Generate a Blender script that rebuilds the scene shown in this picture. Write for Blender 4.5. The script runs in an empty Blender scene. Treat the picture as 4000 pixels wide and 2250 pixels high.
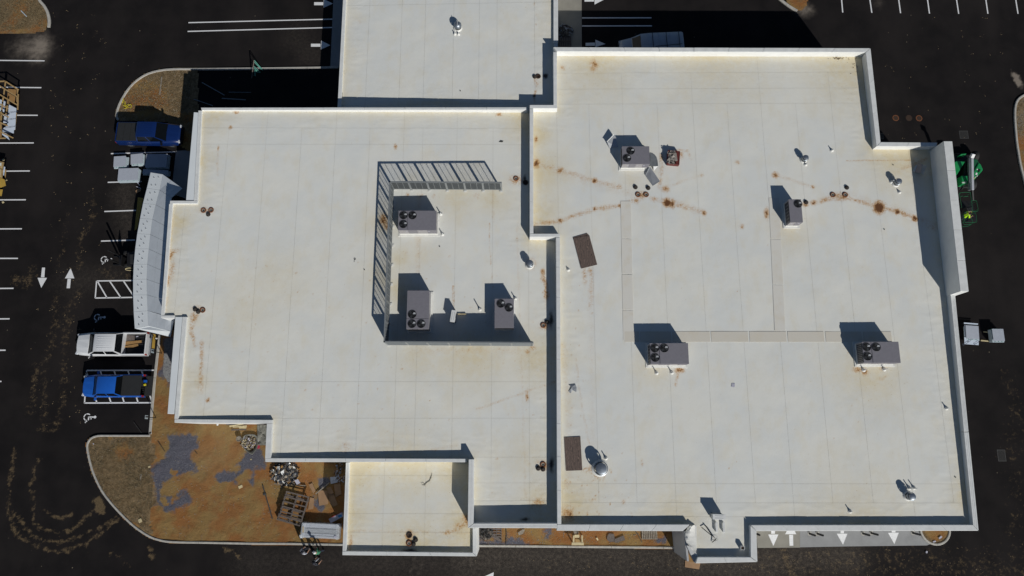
import bpy, bmesh, math, random
import numpy as np
from mathutils import Vector, Matrix
random.seed(7)
R_ = math.radians
scn = bpy.context.scene
COL = scn.collection

# ------------------------------------------------------------------ camera (drone, 60.7 m up, tilted about 12 degrees)
FPX, CAMH, NADX, NADY = 2771.0, 60.7, 2025.0, 1716.0
_d = Vector((NADX-2000, NADY-1125, FPX)).normalized()
_x = Vector((1, 0, 0)); _x = (_x - _x.dot(_d)*_d).normalized()
_u = -_d
_y = _u.cross(_x)
cam_d = bpy.data.cameras.new('camera'); cam = bpy.data.objects.new('camera', cam_d); COL.objects.link(cam)
cam_d.sensor_width = 36.0; cam_d.lens = FPX/4000*36; cam_d.clip_start = 0.5; cam_d.clip_end = 5000
cx = Vector((_x[0], _y[0], _u[0])); cy = -Vector((_x[1], _y[1], _u[1])); cz = -Vector((_x[2], _y[2], _u[2]))
M = Matrix((cx, cy, cz)).transposed().to_4x4(); M.translation = (0, 0, CAMH)
cam.matrix_world = M
scn.camera = cam

# ------------------------------------------------------------------ sky, sun, exposure
SH = Vector((-0.79, 1.38, -1.0))                     # where a shadow falls for one metre of height
elev = math.atan2(1.0, math.hypot(SH.x, SH.y))
w = bpy.data.worlds.new('World'); scn.world = w; w.use_nodes = True
nt = w.node_tree; nt.nodes.clear()
sky = nt.nodes.new('ShaderNodeTexSky'); sky.sky_type = 'NISHITA'; sky.sun_disc = False
sky.sun_elevation = elev; sky.sun_rotation = math.atan2(-SH.x, -SH.y)
sky.air_density = 1.0; sky.dust_density = 0.3; sky.ozone_density = 3.5
bg = nt.nodes.new('ShaderNodeBackground'); bg.inputs[1].default_value = 0.05
wo = nt.nodes.new('ShaderNodeOutputWorld')
nt.links.new(sky.outputs[0], bg.inputs[0]); nt.links.new(bg.outputs[0], wo.inputs[0])
sd = bpy.data.lights.new('sun', 'SUN'); sd.energy = 5.0; sd.angle = R_(0.5); sd.color = (1.0, 0.965, 0.90)
sun = bpy.data.objects.new('sun', sd); COL.objects.link(sun)
sun.rotation_euler = SH.to_track_quat('-Z', 'Y').to_euler()
sun.location = (20, -35, 70)
scn.view_settings.view_transform = 'Standard'; scn.view_settings.look = 'None'
scn.view_settings.exposure = -0.44; scn.view_settings.gamma = 1.0; scn.view_settings.use_curve_mapping = False
scn.render.engine = 'CYCLES'

# ------------------------------------------------------------------ measuring helpers
_B = (np.array([1.0, 0, 0]))
def W(s, z=0.0):
    r = Vector((s[0]-2000, s[1]-1125, FPX))
    a = Vector((r.dot(_x), r.dot(_y), r.dot(_u)))
    t = (z-CAMH)/a.z
    return Vector((a.x*t, a.y*t, z))
def v(x, y): return (x/0.644, y/0.644)
def k(c, r, x, y): return (c*1000+x/2.576, (0, 562, 1124, 1688)[r]+y/2.576)
def zm(ox, oy, sc): return lambda x, y: (ox+x/sc, oy+y/sc)
Zb = zm(270, 1260, 4.263); Zc = zm(500, 660, 2.131); Zd = zm(1000, 1640, 2.415); Zl = zm(3700, 560, 4.025)
Zf = zm(1480, 1050, 4.025); Zg = zm(2350, 500, 4.829); Zh = zm(2560, 1930, 4.675); Zi = zm(1840, 2040, 3.22)
Zj = zm(2900, 2020, 3.22); Zk = zm(3380, 500, 4.026); Zn = zm(2160, 0, 4.293); Zq = zm(560, 1620, 2.683)
Zr = zm(900, 150, 5.152); Zs = zm(0, 270, 5.0); Zt = zm(1140, 2060, 8.52); Zu = zm(3750, 1240, 12.07)
Zv = zm(340, 560, 6.04); Zw = zm(3560, 2040, 12.08); Zm_ = zm(430, 880, 7.245)

# ------------------------------------------------------------------ roof planes
TOPA, TOPB, TOPC, TOPD, TOPE = 4.15, 4.62, 5.0, 3.5, 6.35
_bw = W(v(500, 700), 4.75).x; _be = W(v(1335, 700), 4.75).x
_cs = W(v(1900, 1320), 5).y; _cn = W(v(1900, 130), 5).y
_aw = W(v(860, 120), 3.8).x; _ae = W(v(1395, 120), 3.8).x
def roofz(key, x, y):
    if key == 'A':
        t = (x-_aw)/(_ae-_aw); return 3.45+0.45*t
    if key == 'B':
        t = (x-_bw)/(_be-_bw); return TOPB-(0.20+0.35*t)
    if key == 'C':
        t = (y-_cs)/(_cn-_cs); return TOPC-(0.42+0.33*t)
    if key == 'D': return 3.2
    return 0.0
def RF(s, key, dz=0.0):
    z = 4.3
    for _ in range(6):
        p = W(s, z+dz); z = roofz(key, p.x, p.y)
    p = W(s, z+dz); return p

# ------------------------------------------------------------------ materials
def nn(t, ty, **kw):
    n = t.nodes.new(ty)
    for a, b in kw.items(): setattr(n, a, b)
    return n
def mat(name, col, rough=0.6, metal=0.0, var=0.12, scale=3.0, bump=0.0, bscale=None, coat=0.0, spec=None):
    m = bpy.data.materials.new(name); m.use_nodes = True
    t = m.node_tree; b = t.nodes['Principled BSDF']
    b.inputs['Roughness'].default_value = rough; b.inputs['Metallic'].default_value = metal
    if spec is not None: b.inputs['Specular IOR Level'].default_value = spec
    if coat: b.inputs['Coat Weight'].default_value = coat; b.inputs['Coat Roughness'].default_value = 0.08
    geo = nn(t, 'ShaderNodeNewGeometry')
    no = nn(t, 'ShaderNodeTexNoise'); no.inputs['Scale'].default_value = scale; no.inputs['Detail'].default_value = 6
    t.links.new(geo.outputs['Position'], no.inputs['Vector'])
    mr = nn(t, 'ShaderNodeMapRange'); mr.inputs[1].default_value = 0.25; mr.inputs[2].default_value = 0.75
    mr.inputs[3].default_value = 1-var; mr.inputs[4].default_value = 1+var
    t.links.new(no.outputs[0], mr.inputs[0])
    vm = nn(t, 'ShaderNodeVectorMath', operation='SCALE'); vm.inputs[0].default_value = col[:3]
    t.links.new(mr.outputs[0], vm.inputs['Scale']); t.links.new(vm.outputs[0], b.inputs['Base Color'])
    if bump:
        n2 = nn(t, 'ShaderNodeTexNoise'); n2.inputs['Scale'].default_value = bscale or scale*6; n2.inputs['Detail'].default_value = 5
        t.links.new(geo.outputs['Position'], n2.inputs['Vector'])
        bp = nn(t, 'ShaderNodeBump'); bp.inputs['Strength'].default_value = bump; bp.inputs['Distance'].default_value = 0.03
        t.links.new(n2.outputs[0], bp.inputs['Height']); t.links.new(bp.outputs[0], b.inputs['Normal'])
    return m
MT = {}
def defm(n, *a, **kw): MT[n] = mat(n, *a, **kw)
defm('coping', (0.66, 0.675, 0.67), 0.5, var=0.09, scale=2.2, bump=0.15, bscale=6)
defm('face', (0.76, 0.77, 0.76), 0.55, var=0.05, scale=1.5, bump=0.1, bscale=5)
defm('wallgrey', (0.42, 0.43, 0.44), 0.6, var=0.06, scale=1.0)
defm('deckseam', (0.52, 0.46, 0.34), 0.8, var=0.3, scale=2.0)
defm('unit', (0.185, 0.18, 0.205), 0.5, var=0.07, scale=5)
defm('unitside', (0.30, 0.29, 0.30), 0.5, var=0.07, scale=5)
defm('coil', (0.035, 0.035, 0.04), 0.5, var=0.2, scale=8)
defm('black', (0.006, 0.006, 0.007), 0.35, var=0.1)
defm('blade', (0.10, 0.105, 0.11), 0.25, metal=0.6, var=0.1)
defm('blade_lit', (0.62, 0.64, 0.66), 0.3, metal=0.2, var=0.1)  # paler copy of blade, for the painted glint
defm('galv', (0.30, 0.34, 0.39), 0.42, metal=0.8, var=0.15, scale=6)
defm('galvdull', (0.20, 0.22, 0.23), 0.45, metal=0.5, var=0.15, scale=4)
defm('curb', (0.68, 0.68, 0.65), 0.6, var=0.08)
defm('screen', (0.17, 0.185, 0.19), 0.45, metal=0.3, var=0.08, scale=4)
defm('screenpost', (0.25, 0.27, 0.28), 0.45, metal=0.3, var=0.08, scale=4)
defm('rust', (0.16, 0.055, 0.018), 0.8, var=0.4, scale=14)
defm('rustdark', (0.035, 0.018, 0.01), 0.8, var=0.4, scale=14)
defm('iron', (0.06, 0.06, 0.058), 0.6, metal=0.3, var=0.3, scale=20)
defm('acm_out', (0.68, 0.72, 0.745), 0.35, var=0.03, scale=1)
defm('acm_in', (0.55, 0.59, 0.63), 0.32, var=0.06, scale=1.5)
defm('acm_clip', (0.36, 0.38, 0.40), 0.5)
defm('paint', (0.72, 0.73, 0.74), 0.6, var=0.10, scale=8)
defm('kerb', (0.40, 0.385, 0.35), 0.8, var=0.18, scale=4, bump=0.3, bscale=30)
defm('conc', (0.25, 0.255, 0.26), 0.8, var=0.10, scale=1.2, bump=0.2, bscale=40)
defm('conctan', (0.235, 0.225, 0.195), 0.8, var=0.12, scale=1.2, bump=0.2, bscale=40)
defm('blue', (0.012, 0.10, 0.45), 0.3, var=0.04, coat=0.6)
defm('darkblue', (0.004, 0.018, 0.095), 0.3, var=0.05, coat=0.6)
defm('white', (0.66, 0.68, 0.70), 0.3, var=0.03, coat=0.5)
defm('vanwhite', (0.36, 0.40, 0.46), 0.35, var=0.08, scale=1.5, coat=0.3)
defm('glass', (0.004, 0.005, 0.006), 0.12, var=0.1, spec=0.25)
defm('tonneau', (0.018, 0.019, 0.02), 0.65, var=0.15, scale=6)
defm('rubber', (0.012, 0.012, 0.012), 0.8)
defm('chrome', (0.55, 0.56, 0.58), 0.2, metal=0.9)
defm('lamp', (0.55, 0.58, 0.62), 0.15, var=0.1)
defm('red', (0.30, 0.01, 0.008), 0.3)
defm('wood', (0.36, 0.24, 0.10), 0.75, var=0.25, scale=5, bump=0.2)
defm('woodpale', (0.52, 0.44, 0.26), 0.75, var=0.2, scale=5)
defm('woodgrey', (0.115, 0.095, 0.085), 0.85, var=0.3, scale=9, bump=0.3)
defm('plybrown', (0.30, 0.17, 0.06), 0.75, var=0.2, scale=4)
defm('yellowboard', (0.42, 0.27, 0.045), 0.7, var=0.15, scale=3)
defm('cardboard', (0.27, 0.165, 0.09), 0.85, var=0.15, scale=3)
defm('sheetmetal', (0.45, 0.47, 0.49), 0.35, metal=0.6, var=0.12, scale=2)
defm('panel', (0.38, 0.41, 0.47), 0.5, var=0.05, scale=4)
defm('paneledge', (0.42, 0.50, 0.55), 0.5, var=0.1, scale=10)
defm('film', (0.55, 0.62, 0.72), 0.35, var=0.05, scale=3)
defm('ink', (0.05, 0.06, 0.09), 0.6)
defm('green', (0.012, 0.24, 0.07), 0.4, var=0.08, scale=3, coat=0.2)
defm('greendark', (0.008, 0.10, 0.04), 0.5, var=0.1)
defm('teal', (0.10, 0.30, 0.25), 0.5)
defm('boomgrey', (0.36, 0.38, 0.42), 0.4, metal=0.2, var=0.06)
defm('machine', (0.010, 0.010, 0.011), 0.5)
defm('hivis', (0.45, 0.80, 0.01), 0.7, var=0.15, scale=20)
defm('skin', (0.36, 0.20, 0.13), 0.6)
defm('jeans', (0.03, 0.04, 0.07), 0.8)
defm('shirtwhite', (0.50, 0.52, 0.58), 0.8, var=0.2, scale=14)
defm('shirtgreen', (0.05, 0.22, 0.12), 0.8, var=0.15, scale=14)
defm('shirtdark', (0.03, 0.035, 0.05), 0.8, var=0.2, scale=14)
defm('hat', (0.72, 0.72, 0.72), 0.3)
defm('capdark', (0.02, 0.022, 0.035), 0.8)
defm('hair', (0.02, 0.012, 0.008), 0.9)
defm('redbox', (0.12, 0.022, 0.018), 0.6, var=0.1)
defm('plastic', (0.27, 0.245, 0.22), 0.3, var=0.3, scale=10)
defm('plasticwhite', (0.68, 0.70, 0.70), 0.3, var=0.1, scale=10)
defm('boxblue', (0.03, 0.22, 0.50), 0.5)
defm('yellow', (0.60, 0.52, 0.02), 0.6, var=0.15)
defm('wire', (0.04, 0.045, 0.05), 0.6)
defm('clay', (0.17, 0.125, 0.07), 0.9, var=0.4, scale=8)
defm('stone', (0.24, 0.21, 0.17), 0.9, var=0.4, scale=8)
defm('pinkred', (0.35, 0.03, 0.06), 0.6)
defm('paper', (0.42, 0.42, 0.50), 0.7)
defm('leaf', (0.10, 0.05, 0.02), 0.9, var=0.4, scale=9)
defm('bark', (0.09, 0.08, 0.06), 0.9, var=0.3, scale=9)
defm('tarp', (0.16, 0.16, 0.14), 0.7, var=0.3, scale=3, bump=0.6, bscale=5)
defm('tuft', (0.17, 0.13, 0.07), 0.9, var=0.5, scale=6)

# plywood with swirly grain
def ply_mat():
    m = mat('weathered_ply', (0.10, 0.07, 0.055), 0.8); t = m.node_tree; b = t.nodes['Principled BSDF']
    tc = nn(t, 'ShaderNodeTexCoord'); mp = nn(t, 'ShaderNodeMapping'); mp.inputs['Scale'].default_value = (2.6, 0.8, 1)
    wv = nn(t, 'ShaderNodeTexWave'); wv.inputs['Scale'].default_value = 1.6; wv.inputs['Distortion'].default_value = 14; wv.inputs['Detail'].default_value = 3
    cr = nn(t, 'ShaderNodeValToRGB'); cr.color_ramp.elements[0].color = (0.045, 0.035, 0.03, 1); cr.color_ramp.elements[1].color = (0.17, 0.12, 0.10, 1)
    t.links.new(tc.outputs['Object'], mp.inputs[0]); t.links.new(mp.outputs[0], wv.inputs['Vector'])
    t.links.new(wv.outputs[0], cr.inputs[0]); t.links.new(cr.outputs[0], b.inputs['Base Color'])
    return m
MT['ply'] = ply_mat()
def clear_mat():
    m = bpy.data.materials.new('clear_wrap'); m.use_nodes = True; t = m.node_tree; b = t.nodes['Principled BSDF']
    b.inputs['Base Color'].default_value = (0.8, 0.85, 0.9, 1); b.inputs['Roughness'].default_value = 0.12
    b.inputs['Alpha'].default_value = 0.28
    no = nn(t, 'ShaderNodeTexNoise'); no.inputs['Scale'].default_value = 7; bp = nn(t, 'ShaderNodeBump'); bp.inputs['Distance'].default_value = 0.05
    t.links.new(no.outputs[0], bp.inputs['Height']); t.links.new(bp.outputs[0], b.inputs['Normal'])
    return m
MT['wrap'] = clear_mat()

def attr_mix(t, prev, fac, col):
    mx = nn(t, 'ShaderNodeMix', data_type='RGBA')
    t.links.new(fac, mx.inputs[0])
    if isinstance(prev, tuple): mx.inputs[6].default_value = (*prev, 1)
    else: t.links.new(prev, mx.inputs[6])
    if isinstance(col, tuple): mx.inputs[7].default_value = (*col, 1)
    else: t.links.new(col, mx.inputs[7])
    return mx.outputs[2]
def mth(t, op, a, b=None, c=None, clamp=False):
    n = nn(t, 'ShaderNodeMath', operation=op); n.use_clamp = clamp
    for i, q in enumerate((a, b, c)):
        if q is None: continue
        if isinstance(q, (int, float)): n.inputs[i].default_value = q
        else: t.links.new(q, n.inputs[i])
    return n.outputs[0]
def noise(t, geo, sc, det=5, scl=None, rough=0.55):
    n = nn(t, 'ShaderNodeTexNoise'); n.inputs['Scale'].default_value = sc; n.inputs['Detail'].default_value = det; n.inputs['Roughness'].default_value = rough
    if scl:
        mp = nn(t, 'ShaderNodeMapping'); mp.inputs['Scale'].default_value = scl
        t.links.new(geo, mp.inputs[0]); t.links.new(mp.outputs[0], n.inputs['Vector'])
    else: t.links.new(geo, n.inputs['Vector'])
    return n.outputs[0]
def mrange(t, x, a, b, c=0.0, d=1.0):
    n = nn(t, 'ShaderNodeMapRange'); n.interpolation_type = 'SMOOTHSTEP'
    n.inputs[1].default_value = a; n.inputs[2].default_value = b; n.inputs[3].default_value = c; n.inputs[4].default_value = d
    t.links.new(x, n.inputs[0]); return n.outputs[0]

def membrane_mat():
    m = bpy.data.materials.new('roof_membrane'); m.use_nodes = True; t = m.node_tree; b = t.nodes['Principled BSDF']
    b.inputs['Roughness'].default_value = 0.55
    g = nn(t, 'ShaderNodeNewGeometry').outputs['Position']
    at = nn(t, 'ShaderNodeAttribute'); at.attribute_name = 'stain'
    sp = nn(t, 'ShaderNodeSeparateColor'); t.links.new(at.outputs['Color'], sp.inputs[0])
    rust, dirt, dark = sp.outputs[0], sp.outputs[1], sp.outputs[2]
    n1 = noise(t, g, 0.35, 4); n2 = noise(t, g, 2.2, 8, rough=0.7); n3 = noise(t, g, 9, 6, rough=0.7)
    c = attr_mix(t, (0.675, 0.69, 0.668), mrange(t, n1, 0.35, 0.65), (0.72, 0.72, 0.672))
    n5 = noise(t, g, 0.9, 7, (1.0, 0.55, 1.0), 0.65)
    c = attr_mix(t, c, mrange(t, n5, 0.46, 0.70, 0, 0.42), (0.68, 0.635, 0.515))
    c = attr_mix(t, c, mrange(t, n3, 0.58, 0.78, 0, 0.15), (0.52, 0.50, 0.45))
    # warm film near walls
    dd = mth(t, 'MULTIPLY', dirt, mrange(t, n2, 0.25, 0.65, 0.55, 1.25), clamp=True)
    c = attr_mix(t, c, dd, (0.655, 0.58, 0.405))
    # general small flecks of tan dirt
    fl = mth(t, 'MULTIPLY', mrange(t, n3, 0.60, 0.70), mrange(t, mth(t, 'ADD', mth(t, 'MULTIPLY', dirt, 0.35), n2), 0.50, 0.72, 0, 0.80))
    c = attr_mix(t, c, fl, (0.42, 0.29, 0.14))
    rr = mth(t, 'ADD', rust, mth(t, 'MULTIPLY', mth(t, 'SUBTRACT', n2, 0.5), mrange(t, rust, 0.02, 0.4, 0, 1.2)))
    rr = mth(t, 'ADD', rr, mth(t, 'MULTIPLY', mth(t, 'SUBTRACT', n3, 0.5), mrange(t, rust, 0.02, 0.4, 0, 1.5)))
    c = attr_mix(t, c, mrange(t, rr, 0.05, 0.75, 0, 0.92), (0.48, 0.255, 0.080))
    c = attr_mix(t, c, mrange(t, rr, 0.52, 0.92, 0, 0.93), (0.105, 0.036, 0.010))
    dk = mth(t, 'ADD', dark, mth(t, 'MULTIPLY', mth(t, 'SUBTRACT', n2, 0.5), mrange(t, dark, 0.02, 0.4)))
    c = attr_mix(t, c, mrange(t, dk, 0.1, 0.9), (0.035, 0.028, 0.022))
    t.links.new(c, b.inputs['Base Color'])
    bp = nn(t, 'ShaderNodeBump'); bp.inputs['Strength'].default_value = 0.25; bp.inputs['Distance'].default_value = 0.02
    n4 = noise(t, g, 3.0, 4)
    t.links.new(n4, bp.inputs['Height']); t.links.new(bp.outputs[0], b.inputs['Normal'])
    return m
MT['membrane'] = membrane_mat()

def pad_mat(name, horiz, d):
    m = bpy.data.materials.new(name); m.use_nodes = True; t = m.node_tree; b = t.nodes['Principled BSDF']
    b.inputs['Roughness'].default_value = 0.7
    g = nn(t, 'ShaderNodeNewGeometry').outputs['Position']
    wv = nn(t, 'ShaderNodeTexWave'); wv.bands_direction = 'Y' if horiz else 'X'; wv.inputs['Scale'].default_value = 4.2
    t.links.new(g, wv.inputs['Vector'])
    c = attr_mix(t, (0.68-.08*d, 0.675-.10*d, 0.64-.14*d), wv.outputs[0], (0.64-.14*d, 0.625-.18*d, 0.575-.22*d))
    c = attr_mix(t, c, mrange(t, noise(t, g, 1.2, 5), 0.45, 0.75, 0, 0.4), (0.58, 0.51, 0.38))
    t.links.new(c, b.inputs['Base Color'])
    return m
MT['padh'] = pad_mat('pad_h', True, .6); MT['padv'] = pad_mat('pad_v', False, 0.12)

def asphalt_mat():
    m = bpy.data.materials.new('asphalt'); m.use_nodes = True; t = m.node_tree; b = t.nodes['Principled BSDF']
    b.inputs['Roughness'].default_value = 0.9; b.inputs['Specular IOR Level'].default_value = 0.12
    g = nn(t, 'ShaderNodeNewGeometry').outputs['Position']
    at = nn(t, 'ShaderNodeAttribute'); at.attribute_name = 'stain'
    sp = nn(t, 'ShaderNodeSeparateColor'); t.links.new(at.outputs['Color'], sp.inputs[0])
    mud, dust, tan = sp.outputs[0], sp.outputs[1], sp.outputs[2]
    n1 = noise(t, g, 0.5, 5); n2 = noise(t, g, 1.7, 10, rough=0.68); n3 = noise(t, g, 14, 8, rough=0.7); n4 = noise(t, g, 3.5, 8, rough=0.72)
    n6 = noise(t, g, 0.16, 5, (1.0, 0.35, 1.0))
    c = attr_mix(t, (0.009, 0.008, 0.0085), mrange(t, n1, 0.3, 0.7), (0.0145, 0.0125, 0.0125))
    c = attr_mix(t, c, mrange(t, n6, 0.45, 0.7, 0, 0.7), (0.021, 0.018, 0.0175))
    c = attr_mix(t, c, mrange(t, n3, 0.55, 0.75, 0, 0.5), (0.030, 0.026, 0.025))
    du = mth(t, 'MULTIPLY', dust, mrange(t, n4, 0.35, 0.7, 0.25, 1.0), clamp=True)
    c = attr_mix(t, c, mth(t, 'MULTIPLY', du, mrange(t, n3, 0.3, 0.65, 0.3, 1.0)), (0.10, 0.085, 0.07))
    mm = mth(t, 'ADD', mth(t, 'MULTIPLY', mud, 0.42), mth(t, 'ADD', mth(t, 'MULTIPLY', n4, 0.62), mth(t, 'MULTIPLY', n2, 0.53)))
    mk = mrange(t, mm, 0.715, 0.92)
    c = attr_mix(t, c, mth(t, 'MULTIPLY', mk, mrange(t, n3, 0.35, 0.6, 0.25, 0.80)), (0.175, 0.125, 0.068))
    tt = mrange(t, mth(t, 'ADD', mth(t, 'MULTIPLY', tan, 0.8), mth(t, 'MULTIPLY', mth(t, 'SUBTRACT', n2, 0.5), mth(t, 'MULTIPLY', tan, 1.5))), 0.1, 0.8)
    c = attr_mix(t, c, tt, (0.21, 0.18, 0.15))
    # rare pale chips
    vo = nn(t, 'ShaderNodeTexVoronoi'); vo.inputs['Scale'].default_value = 1.15; t.links.new(g, vo.inputs['Vector'])
    chip = mth(t, 'MULTIPLY', mrange(t, vo.outputs['Distance'], 0.02, 0.075, 0.8, 0), mrange(t, n2, 0.52, 0.60))
    c = attr_mix(t, c, chip, (0.32, 0.27, 0.19))
    t.links.new(c, b.inputs['Base Color'])
    bp = nn(t, 'ShaderNodeBump'); bp.inputs['Strength'].default_value = 0.3; bp.inputs['Distance'].default_value = 0.015
    t.links.new(n3, bp.inputs['Height']); t.links.new(bp.outputs[0], b.inputs['Normal'])
    return m
MT['asphalt'] = asphalt_mat()

def soil_mat():
    m = bpy.data.materials.new('soil'); m.use_nodes = True; t = m.node_tree; b = t.nodes['Principled BSDF']
    b.inputs['Roughness'].default_value = 0.95; b.inputs['Specular IOR Level'].default_value = 0.15
    g = nn(t, 'ShaderNodeNewGeometry').outputs['Position']
    at = nn(t, 'ShaderNodeAttribute'); at.attribute_name = 'stain'
    sp = nn(t, 'ShaderNodeSeparateColor'); t.links.new(at.outputs['Color'], sp.inputs[0])
    grass, gravel, pale = sp.outputs[0], sp.outputs[1], sp.outputs[2]
    n1 = noise(t, g, 0.6, 6); n2 = noise(t, g, 2.5, 9, rough=0.7); n3 = noise(t, g, 11, 7, rough=0.75)
    c = attr_mix(t, (0.250, 0.112, 0.038), mrange(t, n1, 0.38, 0.62), (0.250, 0.160, 0.062))
    c = attr_mix(t, c, mrange(t, n3, 0.5, 0.75, 0, 0.6), (0.13, 0.065, 0.022))
    c = attr_mix(t, c, mrange(t, n2, 0.60, 0.8, 0, 0.6), (0.36, 0.22, 0.10))
    c = attr_mix(t, c, pale, (0.27, 0.20, 0.10))
    gc = attr_mix(t, (0.130, 0.088, 0.045), mrange(t, n2, 0.35, 0.65), (0.255, 0.180, 0.100))
    gc = attr_mix(t, gc, mrange(t, n3, 0.48, 0.68, 0, .8), (0.050, 0.040, 0.020))
    gm = mrange(t, mth(t, 'ADD', grass, mth(t, 'MULTIPLY', mth(t, 'SUBTRACT', n2, 0.5), 0.9)), 0.35, 0.65)
    c = attr_mix(t, c, gm, gc)
    vc = attr_mix(t, (0.070, 0.074, 0.100), mrange(t, n3, 0.4, 0.65), (0.130, 0.138, 0.170))
    vm = mrange(t, mth(t, 'ADD', mth(t, 'MULTIPLY', gravel, 0.8), mth(t, 'ADD', mth(t, 'MULTIPLY', mth(t, 'SUBTRACT', n2, 0.5), 1.5), mth(t, 'MULTIPLY', mth(t, 'SUBTRACT', n3, 0.5), 0.8))), 0.12, 0.60, 0, 0.95)
    c = attr_mix(t, c, vm, vc)
    t.links.new(c, b.inputs['Base Color'])
    bp = nn(t, 'ShaderNodeBump'); bp.inputs['Strength'].default_value = 0.9; bp.inputs['Distance'].default_value = 0.10
    hh = mth(t, 'ADD', n2, mth(t, 'MULTIPLY', n3, 0.5))
    t.links.new(hh, bp.inputs['Height']); t.links.new(bp.outputs[0], b.inputs['Normal'])
    return m
MT['soil'] = soil_mat()

# ------------------------------------------------------------------ mesh builder
class MB:
    def __init__(s): s.v = []; s.f = []; s.m = []; s.mi = 0
    def add(s, vs, fs):
        o = len(s.v); s.v += [tuple(p) for p in vs]; s.f += [tuple(i+o for i in f) for f in fs]; s.m += [s.mi]*len(fs); return s
    def box(s, c, d, rz=0.0, rx=0.0, ry=0.0, taper=1.0):
        Mx = Matrix.Translation(c) @ Matrix.Rotation(rz, 4, 'Z') @ Matrix.Rotation(ry, 4, 'Y') @ Matrix.Rotation(rx, 4, 'X')
        vs = []
        for z in (-.5, .5):
            q = taper if z > 0 else 1.0
            for x, y in ((-.5, -.5), (.5, -.5), (.5, .5), (-.5, .5)): vs.append(Mx @ Vector((x*d[0]*q, y*d[1]*q, z*d[2])))
        return s.add(vs, [(3, 2, 1, 0), (4, 5, 6, 7), (0, 1, 5, 4), (1, 2, 6, 5), (2, 3, 7, 6), (3, 0, 4, 7)])
    def prism(s, poly, z0, z1):
        n = len(poly)
        a = sum(poly[i][0]*poly[(i+1) % n][1]-poly[(i+1) % n][0]*poly[i][1] for i in range(n))
        if a < 0: poly = poly[::-1]
        f0 = z0 if callable(z0) else (lambda x, y: z0)
        f1 = z1 if callable(z1) else (lambda x, y: z1)
        vs = [(p[0], p[1], f0(p[0], p[1])) for p in poly]+[(p[0], p[1], f1(p[0], p[1])) for p in poly]
        fs = [tuple(range(n-1, -1, -1)), tuple(range(n, 2*n))]+[(i, (i+1) % n, n+(i+1) % n, n+i) for i in range(n)]
        return s.add(vs, fs)
    def slab(s, pts, th):                                # 3D polygon given thickness downwards
        n = len(pts)
        a = sum(pts[i][0]*pts[(i+1) % n][1]-pts[(i+1) % n][0]*pts[i][1] for i in range(n))
        if a < 0: pts = pts[::-1]
        vs = [(p[0], p[1], p[2]-th) for p in pts]+[tuple(p) for p in pts]
        fs = [tuple(range(n-1, -1, -1)), tuple(range(n, 2*n))]+[(i, (i+1) % n, n+(i+1) % n, n+i) for i in range(n)]
        return s.add(vs, fs)
    def lathe(s, prof, c=(0, 0, 0), n=16, axis='Z'):
        vs = []; fs = []; m = len(prof)
        for j in range(n):
            a = 2*math.pi*j/n
            for r, z in prof:
                p = (r*math.cos(a), r*math.sin(a), z) if axis == 'Z' else ((r*math.cos(a), z, r*math.sin(a)) if axis == 'Y' else (z, r*math.cos(a), r*math.sin(a)))
                vs.append((p[0]+c[0], p[1]+c[1], p[2]+c[2]))
        for j in range(n):
            for i in range(m-1):
                q = (j*m+i, ((j+1) % n)*m+i, ((j+1) % n)*m+i+1, j*m+i+1)
                fs.append(q if axis != 'Y' else q[::-1])
        return s.add(vs, fs)
    def tube(s, pts, r, n=6, caps=True):
        pts = [Vector(p) for p in pts]; vs = []; fs = []
        rr = r if isinstance(r, (list, tuple)) else [r]*len(pts)
        for i, p in enumerate(pts):
            d = (pts[min(i+1, len(pts)-1)]-pts[max(i-1, 0)]).normalized()
            a = d.cross(Vector((0, 0, 1)))
            if a.length < 1e-3: a = Vector((1, 0, 0))
            a.normalize(); b = d.cross(a)
            for j in range(n):
                t = 2*math.pi*j/n; vs.append(p+(a*math.cos(t)+b*math.sin(t))*rr[i])
        for i in range(len(pts)-1):
            for j in range(n):
                fs.append((i*n+j, i*n+(j+1) % n, (i+1)*n+(j+1) % n, (i+1)*n+j))
        if caps: fs.append(tuple(range(n))[::-1]); fs.append(tuple((len(pts)-1)*n+j for j in range(n)))
        return s.add(vs, fs)
    def loft(s, secs, caps=True):
        n = len(secs[0]); vs = [p for q in secs for p in q]; fs = []
        for i in range(len(secs)-1):
            for j in range(n):
                fs.append((i*n+j, i*n+(j+1) % n, (i+1)*n+(j+1) % n, (i+1)*n+j))
        if caps: fs.append(tuple(range(n))[::-1]); fs.append(tuple((len(secs)-1)*n+j for j in range(n)))
        return s.add(vs, fs)
    def shift(s, d): s.v = [(p[0]-d[0], p[1]-d[1], p[2]-d[2]) for p in s.v]; return s
    def mesh(s, name, mats, smooth=False, bevel=0):
        me = bpy.data.meshes.new(name); me.from_pydata(s.v, [], s.f)
        for q in (mats if isinstance(mats, (list, tuple)) else [mats]): me.materials.append(MT[q] if isinstance(q, str) else q)
        if len(me.materials) > 1: me.polygons.foreach_set('material_index', s.m)
        bm = bmesh.new(); bm.from_mesh(me)
        bmesh.ops.recalc_face_normals(bm, faces=bm.faces)
        if bevel:
            ed = [e for e in bm.edges if len(e.link_faces) == 2 and e.calc_face_angle(0) > 0.5]
            bmesh.ops.bevel(bm, geom=ed, offset=bevel, segments=2, affect='EDGES', profile=0.5, clamp_overlap=True)
        bm.to_mesh(me); bm.free()
        if smooth:
            me.polygons.foreach_set('use_smooth', [True]*len(me.polygons))
            try: me.set_sharp_from_angle(angle=R_(smooth if smooth > 1 else 40))
            except Exception: pass
        me.update(); return me
    def build(s, name, mats, parent=None, loc=(0, 0, 0), rz=0.0, **kw):
        return ob(name, s.mesh(name, mats, **kw), parent, loc, rz)
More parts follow.
